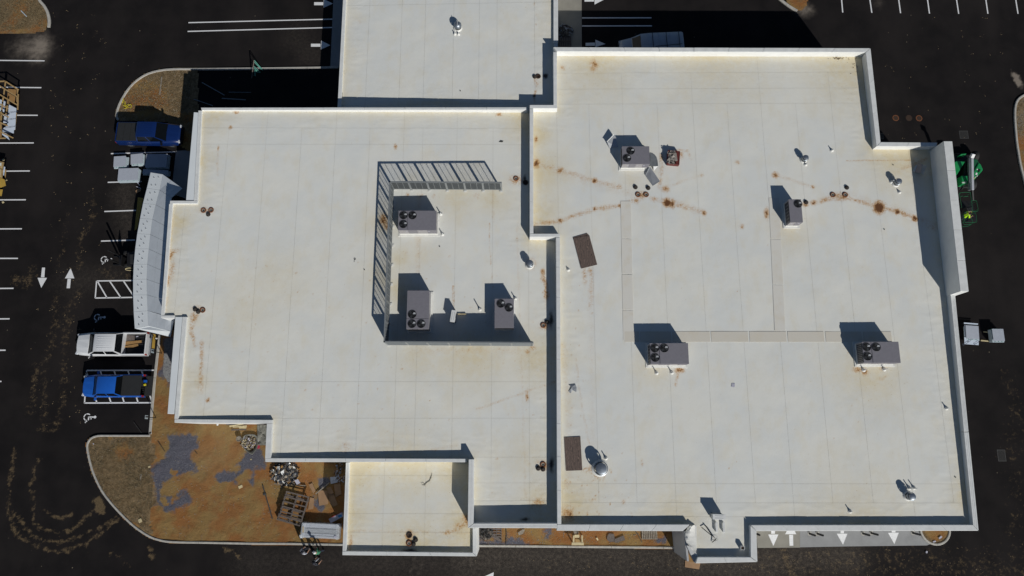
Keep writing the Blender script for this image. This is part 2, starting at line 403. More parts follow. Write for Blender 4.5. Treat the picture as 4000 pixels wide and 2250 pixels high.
def ob(name, me, parent=None, loc=(0, 0, 0), rz=0.0):
    o = bpy.data.objects.new(name, me); COL.objects.link(o); o.location = loc; o.rotation_euler = (0, 0, rz)
    if parent: o.parent = parent
    return o
def tag(o, label, cat=None, group=None, kind=None):
    if label: o['label'] = label
    if cat: o['category'] = cat
    if group: o['group'] = group
    if kind: o['kind'] = kind
    return o
def thing(name, label, cat, loc=(0, 0, 0), rz=0.0, group=None):
    o = bpy.data.objects.new(name, None); o.empty_display_size = 0.3
    COL.objects.link(o); o.location = loc; o.rotation_euler = (0, 0, rz)
    return tag(o, label, cat, group)
def struct(o): o['kind'] = 'structure'; return o
def stuff(o): o['kind'] = 'stuff'; return o
def kids(o): return [c for c in bpy.data.objects if c.parent == o]
def copytree(root, loc, rz, label, group=None):
    r = root.copy(); COL.objects.link(r); r.location = loc; r.rotation_euler = (0, 0, rz); r['label'] = label
    if group: r['group'] = group
    for ch in KIDS[root.name]:
        c = ch.copy(); COL.objects.link(c); c.parent = r
        for g in KIDS.get(ch.name, []):
            d = g.copy(); COL.objects.link(d); d.parent = c
    return r
KIDS = {}
def reg(root):
    KIDS[root.name] = kids(root)
    for c in KIDS[root.name]: KIDS[c.name] = kids(c)
    return root

# numpy value noise
def vnoise(x, y, seed=0):
    xi = np.floor(x).astype(np.int64); yi = np.floor(y).astype(np.int64); fx = x-xi; fy = y-yi
    fx = fx*fx*(3-2*fx); fy = fy*fy*(3-2*fy)
    def h(a, b):
        q = (a*374761393+b*668265263+seed*69069) & 0xffffffff
        q = ((q ^ (q >> 13))*1274126177) & 0xffffffff
        return ((q ^ (q >> 16)) & 0xffff)/65535.0
    return (h(xi, yi)*(1-fx)+h(xi+1, yi)*fx)*(1-fy)+(h(xi, yi+1)*(1-fx)+h(xi+1, yi+1)*fx)*fy
def fbm(x, y, s=1.0, o=4, seed=0):
    a = 0.5; r = np.zeros_like(x)
    for i in range(o): r += a*vnoise(x*s, y*s, seed+i); s *= 2.1; a *= 0.5
    return r/(1-0.5**o)
def inpoly(x, y, poly):
    c = np.zeros(x.shape, bool); n = len(poly)
    for i in range(n):
        x1, y1 = poly[i][0], poly[i][1]; x2, y2 = poly[(i+1) % n][0], poly[(i+1) % n][1]
        if y1 == y2: continue
        hit = ((y1 > y) != (y2 > y)) & (x < (x2-x1)*(y-y1)/(y2-y1)+x1)
        c ^= hit
    return c
def segd(x, y, a, b):
    ax, ay = a[0], a[1]; dx, dy = b[0]-ax, b[1]-ay; L = dx*dx+dy*dy+1e-9
    t = np.clip(((x-ax)*dx+(y-ay)*dy)/L, 0, 1)
    return np.hypot(x-ax-t*dx, y-ay-t*dy)
def polyd(x, y, poly, closed=True):
    d = np.full(x.shape, 1e9); n = len(poly)
    for i in range(n if closed else n-1): d = np.minimum(d, segd(x, y, poly[i], poly[(i+1) % n]))
    return d
def field(x, y, marks, chans, amp=0.09):
    x0_, y0_ = x, y
    x = x0_+(fbm(x0_, y0_, 3.1, 4, 51)-.5)*2*amp+(fbm(x0_, y0_, .9, 2, 55)-.5)*amp; y = y0_+(fbm(x0_, y0_, 3.1, 4, 77)-.5)*2*amp
    out = np.zeros((x.size, 4), np.float32); out[:, 3] = 1
    for mk in marks:
        ch = chans[mk['c']]
        if 'p' in mk:
            px, py = mk['p'][0], mk['p'][1]; r = mk['r']; rx, ry = (r, r) if not isinstance(r, tuple) else r
            m = (abs(x-px) < 2.2*max(rx, ry)) & (abs(y-py) < 2.2*max(rx, ry))
            if not m.any(): continue
            a = mk.get('a', 0); ca, sa = math.cos(a), math.sin(a)
            dx, dy = x[m]-px, y[m]-py
            u, q = (dx*ca+dy*sa)/rx, (-dx*sa+dy*ca)/ry
            val = mk['s']*np.clip(1.15-np.sqrt(u*u+q*q)*0.62, 0, 1)**2
            out[m, ch] = np.maximum(out[m, ch], val)
        else:
            L = mk['l']; wd = mk['w']
            x0, x1 = min(p[0] for p in L)-3*wd, max(p[0] for p in L)+3*wd; y0, y1 = min(p[1] for p in L)-3*wd, max(p[1] for p in L)+3*wd
            m = (x > x0) & (x < x1) & (y > y0) & (y < y1)
            if not m.any(): continue
            d = polyd(x[m], y[m], L, False)/wd
            out[m, ch] = np.maximum(out[m, ch], mk['s']*np.exp(-d*d*1.2))
    return out
def gridmesh(name, x0, x1, y0, y1, cell, poly, zf, fld, material, grow=0.0):
    nx = max(1, int(round((x1-x0)/cell))); ny = max(1, int(round((y1-y0)/cell)))
    xs = np.linspace(x0, x1, nx+1); ys = np.linspace(y0, y1, ny+1)
    X, Y = np.meshgrid(xs, ys); X = X.ravel(); Y = Y.ravel()
    cxs = (xs[:-1]+xs[1:])/2; cys = (ys[:-1]+ys[1:])/2
    CX, CY = np.meshgrid(cxs, cys); CX = CX.ravel(); CY = CY.ravel()
    if poly is not None:
        keep = inpoly(CX, CY, poly)
        if grow > 0 and not keep.all(): keep |= polyd(CX, CY, poly) < grow
    else: keep = np.ones(CX.shape, bool)
    if not keep.any(): return None
    ii, jj = np.meshgrid(np.arange(nx), np.arange(ny)); base = (jj*(nx+1)+ii).ravel()[keep]
    F = np.stack([base, base+1, base+nx+2, base+nx+1], 1)
    used, inv = np.unique(F, return_inverse=True); F = inv.reshape(F.shape)
    X = X[used]; Y = Y[used]; Z = zf(X, Y)+np.zeros_like(X)
    me = bpy.data.meshes.new(name)
    me.vertices.add(len(X)); me.vertices.foreach_set('co', np.stack([X, Y, Z], 1).astype(np.float32).ravel())
    me.loops.add(F.size); me.loops.foreach_set('vertex_index', F.astype(np.int32).ravel())
    me.polygons.add(len(F)); me.polygons.foreach_set('loop_start', np.arange(0, F.size, 4, dtype=np.int32))
    me.update(calc_edges=True)
    at = me.attributes.new('stain', 'FLOAT_COLOR', 'POINT'); at.data.foreach_set('color', fld(X, Y).astype(np.float32).ravel())
    me.materials.append(MT[material]); me.polygons.foreach_set('use_smooth', [True]*len(F))
    return me

def smooth(pts, n=6, closed=False):
    out = []; m = len(pts); rng = range(m if closed else m-1)
    for i in rng:
        g = lambda q: pts[q % m] if closed else pts[min(max(q, 0), m-1)]
        p0, p1, p2, p3 = g(i-1), g(i), g(i+1), g(i+2)
        for j in range(n):
            t = j/n
            out.append(tuple(0.5*((2*b)+(-a+c)*t+(2*a-5*b+4*c-d)*t*t+(-a+3*b-3*c+d)*t**3) for a, b, c, d in zip(p0, p1, p2, p3)))
    if not closed: out.append(tuple(pts[-1]))
    return out
G = lambda pts, z=0.0: [W(p, z) for p in pts]
crop = lambda c, r, pts: [k(c, r, *p) for p in pts]

# ================================================================== ASPHALT
AM = []
def trk(pts, wd, s, c='mud'): AM.append(dict(l=[W(p) for p in smooth(pts, 4)], w=wd, s=s, c=c))
L3 = lambda pts: crop(0, 3, pts)
for pts, s in ((L3([(150, 180), (120, 400), (100, 600), (100, 850), (160, 1000), (270, 1100), (430, 1170), (600, 1205), (800, 1150), (950, 1060), (1040, 1000), (1210, 850)]), .80),
               (L3([(400, 290), (330, 450), (290, 540), (350, 650), (340, 850), (370, 930), (540, 1000), (700, 990), (800, 920), (960, 770)]), .80),
               (L3([(160, 820), (290, 1000), (370, 1070), (600, 1110), (860, 1030), (1050, 930), (1200, 840)]), .80),
               (L3([(450, 790), (540, 850), (640, 865), (740, 820)]), .75),
               (L3([(850, 1160), (960, 1300)]), .4), (L3([(1100, 1210), (1250, 1310), (1310, 1360)]), .5)):
    trk(pts, 0.24, s*.80)
trk(L3([(980, 690), (1000, 740), (1030, 790)]), 0.35, 1.5)
for pts, wd, s in ((crop(0, 2, [(540, 60), (560, 250), (520, 600), (450, 800), (440, 1448)]), .55, .42), (crop(0, 2, [(720, 300), (660, 420), (640, 800), (600, 1300), (520, 1448)]), .6, .42),
                   (crop(0, 2, [(380, 780), (340, 1000), (310, 1250)]), .7, .42), (crop(0, 1, [(930, 560), (920, 760), (800, 1000), (800, 1250)]), .6, .42),
                   (crop(0, 1, [(680, 700), (640, 900), (600, 1200)]), .5, .34), (crop(0, 0, [(1040, 200), (920, 400), (740, 480), (660, 760), (600, 1150)]), .3, .25),
                   (crop(0, 2, [(800, 60), (700, 210), (640, 330)]), .8, .4), (crop(0, 1, [(1000, 1250), (1150, 1340), (1330, 1330)]), .8, .35), (crop(0, 1, [(150, 1370), (270, 1390), (340, 1290)]), .9, .45)):
    trk(pts, wd, s)
for pts, wd, s in ((crop(3, 3, [(0, 1320), (700, 1330), (1400, 1320), (2576, 1400)]), 2.4, .36), (crop(3, 3, [(150, 1200), (260, 1448)]), .7, .55), (crop(3, 2, [(2400, 900), (2500, 1200), (2480, 1448)]), 1.2, .32),
                   (crop(3, 3, [(2450, 0), (2500, 400), (2480, 1000), (2576, 1300)]), 1.5, .30), (crop(2, 3, [(0, 1300), (1200, 1300), (2576, 1380)]), 1.8, .24)):
    trk(pts, wd, s)
trk(crop(2, 3, [(-400, 1260), (0, 1260), (1300, 1260), (2576, 1330)]), 2.6, .95, 'dust'); trk(crop(1, 3, [(-100, 1300), (800, 1330), (1900, 1330), (2576, 1280)]), 1.8, .42, 'dust')
trk(crop(3, 3, [(0, 1280), (800, 1250)]), 1.7, .9, 'dust'); trk(crop(0, 1, [(1250, 500), (1300, 800), (1340, 900)]), 1.3, .6, 'dust'); trk(crop(1, 0, [(400, 380), (560, 560)]), 1.6, .35, 'dust')
trk(crop(0, 1, [(1100, 1340), (700, 1380)]), 1.4, .4, 'dust')
for dx in (1580, 1668): trk(crop(1, 3, [(dx, 1255), (dx-5, 1350), (dx-45, 1448), (dx-60, 1600)]), .12, .9, 'dust')
for q in (crop(0, 3, [(1500, 1150), (1530, 1280)]), crop(0, 3, [(2250, 1150), (2400, 1260)])): trk(q, .25, .8)
AM.append(dict(p=W(k(0, 0, 320, 470)), r=(3.1, 2.2), s=0.55, c='tan')); AM.append(dict(p=W(k(0, 0, 400, 480)), r=(1.5, 1.9), s=0.9, c='tan'))
AM.append(dict(p=W(k(3, 0, 2500, 800)), r=(.28, .9), a=.35, s=1.6, c='tan')); AM.append(dict(p=W(k(3, 0, 370, 100)), r=(1.2, 1.0), s=.7, c='tan'))
AM.append(dict(p=W(k(3, 0, 1100, 30)), r=1.2, s=.3, c='tan'))
chA = {'mud': 0, 'dust': 1, 'tan': 2}
ax0, ax1, ay0, ay1 = -54.0, 54.0, -26.0, 46.0
def gz(x, y): return 0.0
me = gridmesh('asphalt', ax0, ax1, ay0, ay1, 0.22, None, gz, lambda x, y: field(x, y, AM, chA, .30), 'asphalt')
asphalt = struct(ob('parking_lot_asphalt', me))
mb = MB()
far = 1500.0
mb.add([(-far, -far, -.004), (far, -far, -.004), (far, far, -.004), (-far, far, -.004)], [(0, 1, 2, 3)])
# the same asphalt goes on beyond the lot; it has no edge in the picture
struct(mb.build('ground', 'asphalt'))

# ------------------------------------------------------------------ soil islands
def island(name, poly_s, z, marks, cell=0.16, rough=0.05):
    P2 = G(poly_s, z)
    xs = [p.x for p in P2]; ys = [p.y for p in P2]
    def zf(x, y): return z+0.035+rough*0.8*(fbm(x, y, 1.2, 4, 3)-0.5)*2+0.02*(fbm(x, y, 4.5, 3, 13)-0.5)
    me = gridmesh(name, min(xs)-.1, max(xs)+.1, min(ys)-.1, max(ys)+.1, cell, P2, zf, marks, 'soil', grow=0.06)
    return struct(ob(name, me))
def kerbline(name, pts, wd, h, parent=None, zb=-0.02, seg=3.0):
    """kerb of cast lengths, each its own mesh, along a path of picture points"""
    P2 = G(pts, h); root = bpy.data.objects.new(name, None); COL.objects.link(root); struct(root); root.location = (P2[0].x, P2[0].y, 0)
    off = []
    for i, p in enumerate(P2):
        d = (P2[min(i+1, len(P2)-1)]-P2[max(i-1, 0)]); d.z = 0; d.normalize(); nrm = Vector((-d.y, d.x, 0)); off.append(nrm)
    start = 0; acc = 0
    for i in range(1, len(P2)):
        acc += (P2[i]-P2[i-1]).length
        if acc >= seg or i == len(P2)-1:
            secs = []
            for j in range(start, i+1):
                p = P2[j].copy(); d = (P2[min(j+1, len(P2)-1)]-P2[max(j-1, 0)]).normalized()
                if j == start: p = p+d*0.012
                if j == i: p = p-d*0.012
                a = p-off[j]*wd/2; b = p+off[j]*wd/2
                secs.append([(a.x, a.y, zb), (b.x, b.y, zb), (b.x, b.y, h-.03), (b.x-off[j].x*.03, b.y-off[j].y*.03, h), (a.x+off[j].x*.03, a.y+off[j].y*.03, h), (a.x, a.y, h-.03)])
            m2 = MB(); m2.loft(secs); m2.shift(root.location); m2.build('kerb_stone', 'kerb', root)
            start = i; acc = 0
    return root

SWK = smooth(crop(0, 3, [(1510, 36), (1380, 36), (1100, 36), (985, 38), (920, 60), (885, 100), (874, 150), (892, 260), (935, 410), (1015, 580), (1110, 710), (1225, 835), (1355, 955), (1500, 1050), (1610, 1088), (1740, 1106), (2100, 1113), (2576, 1122)])+crop(1, 3, [(300, 1123), (900, 1134), (1700, 1142), (2255, 1146)])+crop(2, 3, [(400, 1152), (1000, 1158), (1640, 1164)]), 4)
SWR = crop(0, 2, [(1605, 478), (1565, 820), (1532, 1160), (1508, 1448)])+crop(0, 3, [(1510, 0), (1510, 24)])
kerbline('kerb', SWK, 0.17, 0.15)
kerbline('kerb', smooth(SWR, 4), 0.24, 0.13)
SWP = [k(0, 2, 1620, 440)]+SWR+SWK+crop(2, 3, [(1600, 900), (0, 900)])+crop(1, 3, [(2200, 900), (1900, 200), (500, 150)])+crop(0, 2, [(2576, 1250), (1800, 1250), (1780, 440)])
GP = G  # grass / gravel areas in picture points
grassA = G(crop(0, 3, [(870, 30), (1540, 30), (1560, 300), (1560, 700), (1480, 1000), (1400, 980), (1200, 820), (1000, 580), (880, 280)]), .05)
grav = [G(q, .05) for q in (
    [Zq(*p) for p in ((250, 215), (400, 205), (480, 195), (575, 250), (560, 360), (510, 430), (520, 520), (585, 580), (540, 625), (450, 600), (370, 650), (220, 710), (180, 700), (185, 840), (280, 880), (300, 940), (380, 950), (330, 1030), (230, 1020), (130, 920), (130, 760), (100, 640), (130, 590), (80, 560), (240, 450), (270, 330))],
    [Zq(*p) for p in ((430, 760), (500, 820), (510, 880), (420, 960), (340, 980), (330, 900), (400, 850))],
    [Zq(*p) for p in ((1200, 330), (1250, 370), (1290, 500), (1270, 560), (1160, 560), (1170, 660), (1140, 720), (1060, 700), (1140, 660), (1130, 590), (1060, 570), (960, 690), (1000, 760), (940, 700), (800, 700), (780, 640), (830, 590), (960, 590), (1020, 560), (1000, 500), (1060, 430))],
    [Zq(*p) for p in ((1850, 640), (1930, 640), (1990, 700), (1850, 800), (1830, 740))], [Zq(*p) for p in ((1790, 860), (1900, 880), (1890, 1000), (1790, 980))],
    crop(0, 2, [(1650, 500), (1760, 500), (1760, 960), (1690, 965), (1620, 880), (1640, 700)]),
    [Zi(*p) for p in ((60, 180), (240, 230), (380, 170), (420, 270), (60, 280))], [Zi(*p) for p in ((450, 150), (480, 210), (620, 225), (720, 250), (720, 290), (450, 290))],
    [Zi(*p) for p in ((920, 80), (1000, 80), (980, 210), (930, 210))], [Zi(*p) for p in ((2330, 200), (2440, 200), (2440, 270), (2330, 270))])]
hole = [G([Zq(*p) for p in ((160, 870), (240, 880), (270, 950), (220, 960))], .05), G([Zq(*p) for p in ((280, 570), (360, 580), (350, 640), (290, 620))], .05)]
def soilfield_sw(x, y):
    n = x.size; o = np.zeros((n, 4), np.float32); o[:, 3] = 1
    wx = x+(fbm(x, y, 1.6, 4, 11)-.5)*1.3; wy = y+(fbm(x, y, 1.6, 4, 29)-.5)*1.3
    o[:, 0] = inpoly(wx, wy, grassA)*0.95
    gold = W(k(0, 3, 1280, 200)); rr = np.hypot(x-gold.x, (y-gold.y)); o[:, 0] -= 0.55*np.exp(-(rr/1.1)**2)
    gold = W(k(0, 3, 1150, 150)); rr = np.hypot(x-gold.x, (y-gold.y)); o[:, 0] -= 0.35*np.exp(-(rr/1.0)**2)
    gm = np.zeros(n)
    for q in grav: X_, Y_ = wx*.6+x*.4, wy*.6+y*.4; ins = inpoly(X_, Y_, q); dd_ = polyd(X_, Y_, q); gm = np.maximum(gm, np.clip(.5+np.where(ins, dd_, -dd_)*2.2, 0, 1))
    for q in hole: gm[inpoly(x, y, q)] = 0
    o[:, 1] = gm*0.95
    c1 = W(k(0, 3, 2100, 250)); rr = np.hypot((x-c1.x)/1.6, y-c1.y); o[:, 2] = 0.35*np.exp(-(rr/2.2)**2)
    o[:, 2] = np.clip(o[:, 2]+0.30*(fbm(x, y, .8, 4, 5)-.45), 0, 1)
    return o
island('soil', SWP, 0.04, soilfield_sw, cell=0.13, rough=0.06)

NWK = smooth(crop(0, 0, [(1188, 1205), (1170, 1165), (1186, 1080), (1230, 985), (1300, 880), (1395, 792), (1500, 735), (1640, 702), (1780, 693), (1935, 692), (2576, 686)])+crop(1, 0, [(645, 677), (825, 672)]), 4)
kerbline('kerb', NWK, 0.20, 0.14)
NWP = NWK[:37]+crop(0, 0, [(1990, 690), (1990, 1250), (1960, 1400)])+crop(0, 1, [(1935, 60), (1880, 62), (1830, 20)])+crop(0, 0, [(1800, 1400), (1700, 1230)])  # soil ends early: black asphalt beyond stands in for the building's deep shade
def soilfield_nw(x, y):
    o = np.zeros((x.size, 4), np.float32); o[:, 3] = 1; o[:, 0] = 0.85
    for cx_, cy_, r, s in ((1480, 1010, 1.7, .95), (1400, 900, .9, .6), (1790, 1250, 1.2, .3), (1900, 1180, .5, .6), (1860, 1430, .9, .8)):
        p = W(k(0, 0, cx_, cy_)); rr = np.hypot((x-p.x)/1.25, y-p.y); o[:, 0] -= s*np.exp(-(rr/r)**2)
    return o
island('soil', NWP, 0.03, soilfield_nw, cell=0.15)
kerbline('kerb', smooth(crop(0, 0, [(385, -60), (395, 0), (440, 55), (474, 120), (490, 200), (485, 270)]), 4), 0.26, 0.14)
def soilfield_g(s):
    def f(x, y):
        o = np.zeros((x.size, 4), np.float32); o[:, 3] = 1; o[:, 0] = s+(fbm(x, y, .5, 3, 9)-.5)*1.2; return o
    return f
island('soil', crop(0, 0, [(-200, -120), (380, -120), (395, 0), (470, 120), (480, 250), (440, 322), (250, 330), (-200, 326)]), 0.03, soilfield_g(.6))
kerbline('kerb', smooth(crop(3, 0, [(90, -40), (150, 10), (220, 62), (298, 108)]), 3), 0.26, 0.12)
island('soil', crop(3, 0, [(120, -80), (400, -80), (388, 30), (372, 70), (335, 95), (300, 98), (220, 50)]), 0.03, soilfield_g(.55), rough=.03)
kerbline('kerb', smooth(crop(3, 0, [(2600, 945), (2530, 990), (2496, 1060), (2490, 1180), (2500, 1330), (2512, 1448)])+crop(3, 1, [(2525, 80), (2545, 200), (2590, 380), (2640, 600)]), 3), 0.20, 0.13)
island('soil', crop(3, 0, [(2600, 945), (2530, 990), (2496, 1060), (2490, 1180), (2500, 1330), (2512, 1448)])+crop(3, 1, [(2525, 80), (2545, 200), (2590, 380), (2640, 600), (3000, 600)])+crop(3, 0, [(3000, 900)]), 0.03, soilfield_g(.62))
cE = W(v(2350.7, 1331)); rE = (W(v(2390, 1331))-cE).x
circ = [(cE.x+rE*math.cos(2*math.pi*i/32), cE.y+rE*1.0*math.sin(2*math.pi*i/32)) for i in range(33)]
# round island: kerb ring
root = struct(bpy.data.objects.new('kerb', None)); COL.objects.link(root); root.location = (cE.x, cE.y, 0)
for q in range(8):
    secs = []
    for j in range(5):
        a = 2*math.pi*(q*4+j)/32+(.006 if j == 0 else (-.006 if j == 4 else 0))
        secs.append([(math.cos(a)*r_, math.sin(a)*r_, z_) for r_, z_ in ((rE-.17, -.02), (rE, -.02), (rE, .11), (rE-.03, .14), (rE-.14, .14), (rE-.17, .11))])
    MB().loft(secs).build('kerb_stone', 'kerb', root)
def f_e(x, y):
    o = np.zeros((x.size, 4), np.float32); o[:, 3] = 1
    o[:, 0] = np.clip((np.hypot(x-cE.x-.1, y-cE.y)/rE-.42)*1.8, 0, .9); return o
me = gridmesh('soil', cE.x-rE, cE.x+rE, cE.y-rE, cE.y+rE, .07, [Vector((p[0]*1.0, p[1], 0)) for p in [((c[0]-cE.x)*.93+cE.x, (c[1]-cE.y)*.93+cE.y) for c in circ[:-1]]], lambda x, y: 0.06+.05*(fbm(x, y, 2, 3, 2)-.5), f_e, 'soil')
struct(ob('soil', me))

# ------------------------------------------------------------------ concrete
def flat(name, pts, mt, z=0.008, th=0.03, parent=None):
    mb = MB(); mb.slab(G(pts, z), th); o = mb.build(name, mt, parent); return o
struct(flat('concrete_pavement', crop(2, 3, [(2450, 900), (2897, 900), (2897, 1162), (2470, 1165)])+[], 'conctan', 0.012))
struct(flat('concrete_pavement', crop(3, 3, [(322, 800), (1900, 800), (1700, 1100), (1600, 1140), (800, 1150), (322, 1159)]), 'conc', 0.012))
struct(flat('concrete_pavement', [k(2, 0, 462, -200), k(2, 0, 700, -200), k(2, 0, 703, 600), k(2, 0, 462, 600)], 'conctan', 0.012))
struct(flat('concrete_pavement', [k(1, 0, 787, -200), k(1, 0, 900, -200), k(1, 0, 850, 680), k(1, 0, 748, 668)], 'conc', 0.02))
struct(flat('concrete_pavement', crop(0, 1, [(1770, 70), (1940, 62), (1900, 560), (1725, 500), (1745, 300)]), 'conc', 0.012))

# ------------------------------------------------------------------ painted markings
def mark(name, polys, label=None, group=None, z=0.005, holes=None):
    mb = MB()
    for q in polys: mb.slab(G(q, z), 0.003)
    o = mb.build(name, 'paint'); o['kind'] = 'structure'
    return o
def line(a, b, wd=0.10, z=0.005):
    A = W(a, z); B = W(b, z); d = (B-A).normalized(); n = Vector((-d.y, d.x, 0))*wd/2
    return [A-n, B-n, B+n, A+n]
def linemark(name, segs, wd=0.11, z=0.005):
    mb = MB()
    for a, b in segs: mb.slab(line(a, b, wd, z), .003)
    return struct(mb.build(name, 'paint'))
for x1, y, y0 in ((112, 153, 151.5), (104, 220.5, 219), (95, 290, 289.5), (85, 359.5, 360), (75, 430, 431), (65, 502.5, 503), (55, 575.5, 576), (45, 650, 650), (34, 725.3, 726), (24, 802, 802.5), (14, 881, 881.5), (3.5, 959.5, 960)):
    linemark('parking_line', [(v(-40, y0), v(x1, y))])
for a, b in (((279, 386.5), (441, 382)), ((271, 458.7), (356, 456.2)), ((262.5, 532), (342, 529.2)), ((254, 606.5), (340, 603.8)), ((391, 851.7), (397, 851.7))):
    linemark('parking_line', [(v(*a), v(*b))])
linemark('hatched_bay', [(v(243.5, 706.8), v(337, 705.6)), (v(243, 706.5), v(239.5, 750)), (v(239.5, 749.7), v(337, 748)), (v(245, 707.5), v(269, 749)), (v(276, 707.5), v(304, 748.5)), (v(311, 707.5), v(337, 746))])
C2 = lambda x, y: k(0, 2, x, y)
linemark('hatched_bay', [(C2(872, 832), C2(1558, 830)), (C2(872, 832), C2(850, 1163)), (C2(848, 1160), C2(1530, 1157)), (C2(870, 850), C2(975, 1158)), (C2(1008, 835), C2(1117, 1157)), (C2(1148, 835), C2(1250, 1157)), (C2(1288, 835), C2(1390, 1157)), (C2(1425, 835), C2(1530, 1150))])
linemark('lane_line', [(v(474, 57), v(839, 48))]); linemark('lane_line', [(v(472, 79), v(839, 69))])
linemark('lane_line', [(Zn(487, 300), Zn(1652, 298))]); linemark('lane_line', [(Zn(487, 435), Zn(1660, 433))])
for x0, x1, y1 in ((741, 752, 125), (1026, 1045, 128), (1316, 1334, 132), (1606, 1625, 136), (1898, 1919, 138), (2193, 2213, 138), (2494, 2516, 138)):
    a = k(3, 0, x0, 0); b = k(3, 0, x1, y1); q = (a[0]-(b[0]-a[0])*1.3, a[1]-(b[1]-a[1])*1.3)
    linemark('parking_line', [(q, b)])
def arrow(shaft, head, z=0.005): mark('painted_arrow', [shaft, head], z=z)
arrow([k(0, 1, 423, 1245), k(0, 1, 453, 1245), k(0, 1, 446, 1343), k(0, 1, 412, 1343)], [k(0, 1, 378, 1348), k(0, 1, 473, 1348), k(0, 1, 415, 1448)])
arrow([k(0, 1, 680, 1357), k(0, 1, 713, 1357), v(176, 725), v(167.5, 725)], [k(0, 1, 653, 1353), k(0, 1, 748, 1353), k(0, 1, 711, 1250)])
arrow([k(1, 0, 585, 22), k(1, 0, 676, 22), k(1, 0, 676, 52), k(1, 0, 585, 52)], [k(1, 0, 680, -10), k(1, 0, 680, 78), k(1, 0, 774, 36)])
arrow([k(1, 0, 553, 440), k(1, 0, 648, 440), k(1, 0, 648, 470), k(1, 0, 553, 470)], [k(1, 0, 655, 408), k(1, 0, 652, 498), k(1, 0, 748, 455)])
arrow([Zn(548, 718), Zn(705, 714), Zn(705, 766), Zn(548, 768)], [Zn(712, 665), Zn(712, 790), Zn(880, 737)])
arrow([Zn(530, -40), Zn(688, -40), Zn(688, 25), Zn(530, 27)], [Zn(697, -110), Zn(697, 76), Zn(880, -20)])
J = lambda x, y: k(3, 3, x, y)
arrow([J(32, 900), J(70, 900), J(70, 1023), J(32, 1023)], [J(2, 1030), J(105, 1030), J(54, 1145)], z=.016)
arrow([J(213, 1033), J(252, 1033), J(255, 1143), J(217, 1143)], [J(173, 1027), J(285, 1027), J(230, 920)], z=.016)
arrow([J(730, 900), J(764, 900), J(764, 1018), J(730, 1018)], [J(692, 1022), J(799, 1022), J(755, 1133)], z=.016)
arrow([J(1245, 900), J(1283, 900), J(1283, 1010), J(1245, 1010)], [J(1208, 1014), J(1316, 1012), J(1272, 1126)], z=.016)
mark('painted_arrow', [[k(1, 3, 2300, 1452), k(1, 3, 2392, 1410), k(1, 3, 2386, 1490)]])
# wheelchair symbols, lying on their side (top of the symbol to the right)
def wheelchair(s, sc=1.0):
    c = W(s, 0.005); mb = MB()
    def P3(u, q): return Vector((c.x+u*sc, c.y+q*sc, .005))
    def bar(a, b, wd):
        A, B_ = P3(*a), P3(*b); d = (B_-A).normalized(); n = Vector((-d.y, d.x, 0))*wd/2*sc; mb.slab([A-n, B_-n, B_+n, A+n], .003)
    for seg in ((15, 80), (90, 150), (160, 215), (225, 262)):       # wheel, an open ring in stencil pieces
        outp = [P3(-.22+.30*math.cos(R_(a)), .02+.30*math.sin(R_(a))) for a in np.linspace(seg[0]+30, seg[1]+30, 7)]
        inn = [P3(-.22+.22*math.cos(R_(a)), .02+.22*math.sin(R_(a))) for a in np.linspace(seg[0]+30, seg[1]+30, 7)]
        for i in range(6): mb.slab([outp[i], outp[i+1], inn[i+1], inn[i]], .003)
    mb.slab([P3(.40+.11*math.cos(a), .03+.11*math.sin(a)) for a in np.linspace(0, 2*math.pi, 13)[:-1]], .003)   # head
    bar((.30, .03), (-.10, .03), .10); bar((.10, .03), (.10, -.16), .07)
    bar((-.10, .07), (-.10, -.22), .10); bar((-.12, -.20), (-.32, -.36), .09); bar((-.32, -.30), (-.32, -.44), .07)
    return struct(mb.build('wheelchair_symbol', 'paint'))
wheelchair(k(0, 1, 1072, 1165)); wheelchair(k(0, 2, 1005, 300)); wheelchair(k(0, 2, 935, 660)); wheelchair(k(0, 2, 905, 1305), 1.06)

# ------------------------------------------------------------------ covers and grates in the asphalt
for i, (x, y, m_, lb) in enumerate(((1285, 1187, 'rust', 'rusty round manhole cover, leftmost of the row of three'), (1418, 1187, 'rustdark', 'dark round manhole cover in the middle of the row of three'), (1520, 1190, 'rust', 'rusty round manhole cover, rightmost of the row of three'))):
    c = W(k(3, 0, x, y)); t = thing('manhole_cover', lb+' on the asphalt', 'manhole cover', (c.x, c.y, 0), 0, 'manhole covers in the asphalt')
    MB().lathe([(0.001, .008), (.20, .008), (.22, .006)], n=20).build('lid', 'rustdark', t)
    MB().lathe([(.225, -.01), (.225, .012), (.29, .012), (.30, -.01)], n=24).build('frame', m_, t)
def grate(s, w_, h_, lb, nb=8):
    c = W(s); t = thing('drain_grate', lb, 'drain grate', (c.x, c.y, 0), 0, 'drain grates in the asphalt')
    m_ = MB(); [m_.box((sx*w_/2, 0, .006), (.05, h_+.05, .012)) for sx in (-1, 1)]; [m_.box((0, sy*h_/2, .0065), (w_-.05, .05, .013)) for sy in (-1, 1)]; m_.build('frame', 'iron', t)
    for i in range(nb): MB().box((0, -h_/2+h_*(i+.5)/nb, .007), (w_-.05, h_/nb*.45, .008)).build('bar', 'iron', t)
grate(k(3, 3, 2350, 235), .62, .9, 'black barred drain grate in the asphalt beside the east building wall', 12)
grate(k(3, 0, 1970, 1355), .75, .72, 'dark square drain grate in the asphalt north of the green lift', 9)
grate(k(3, 0, 1146, 1370), .25, .55, 'small drain grate tight against the corner of the east building', 5)

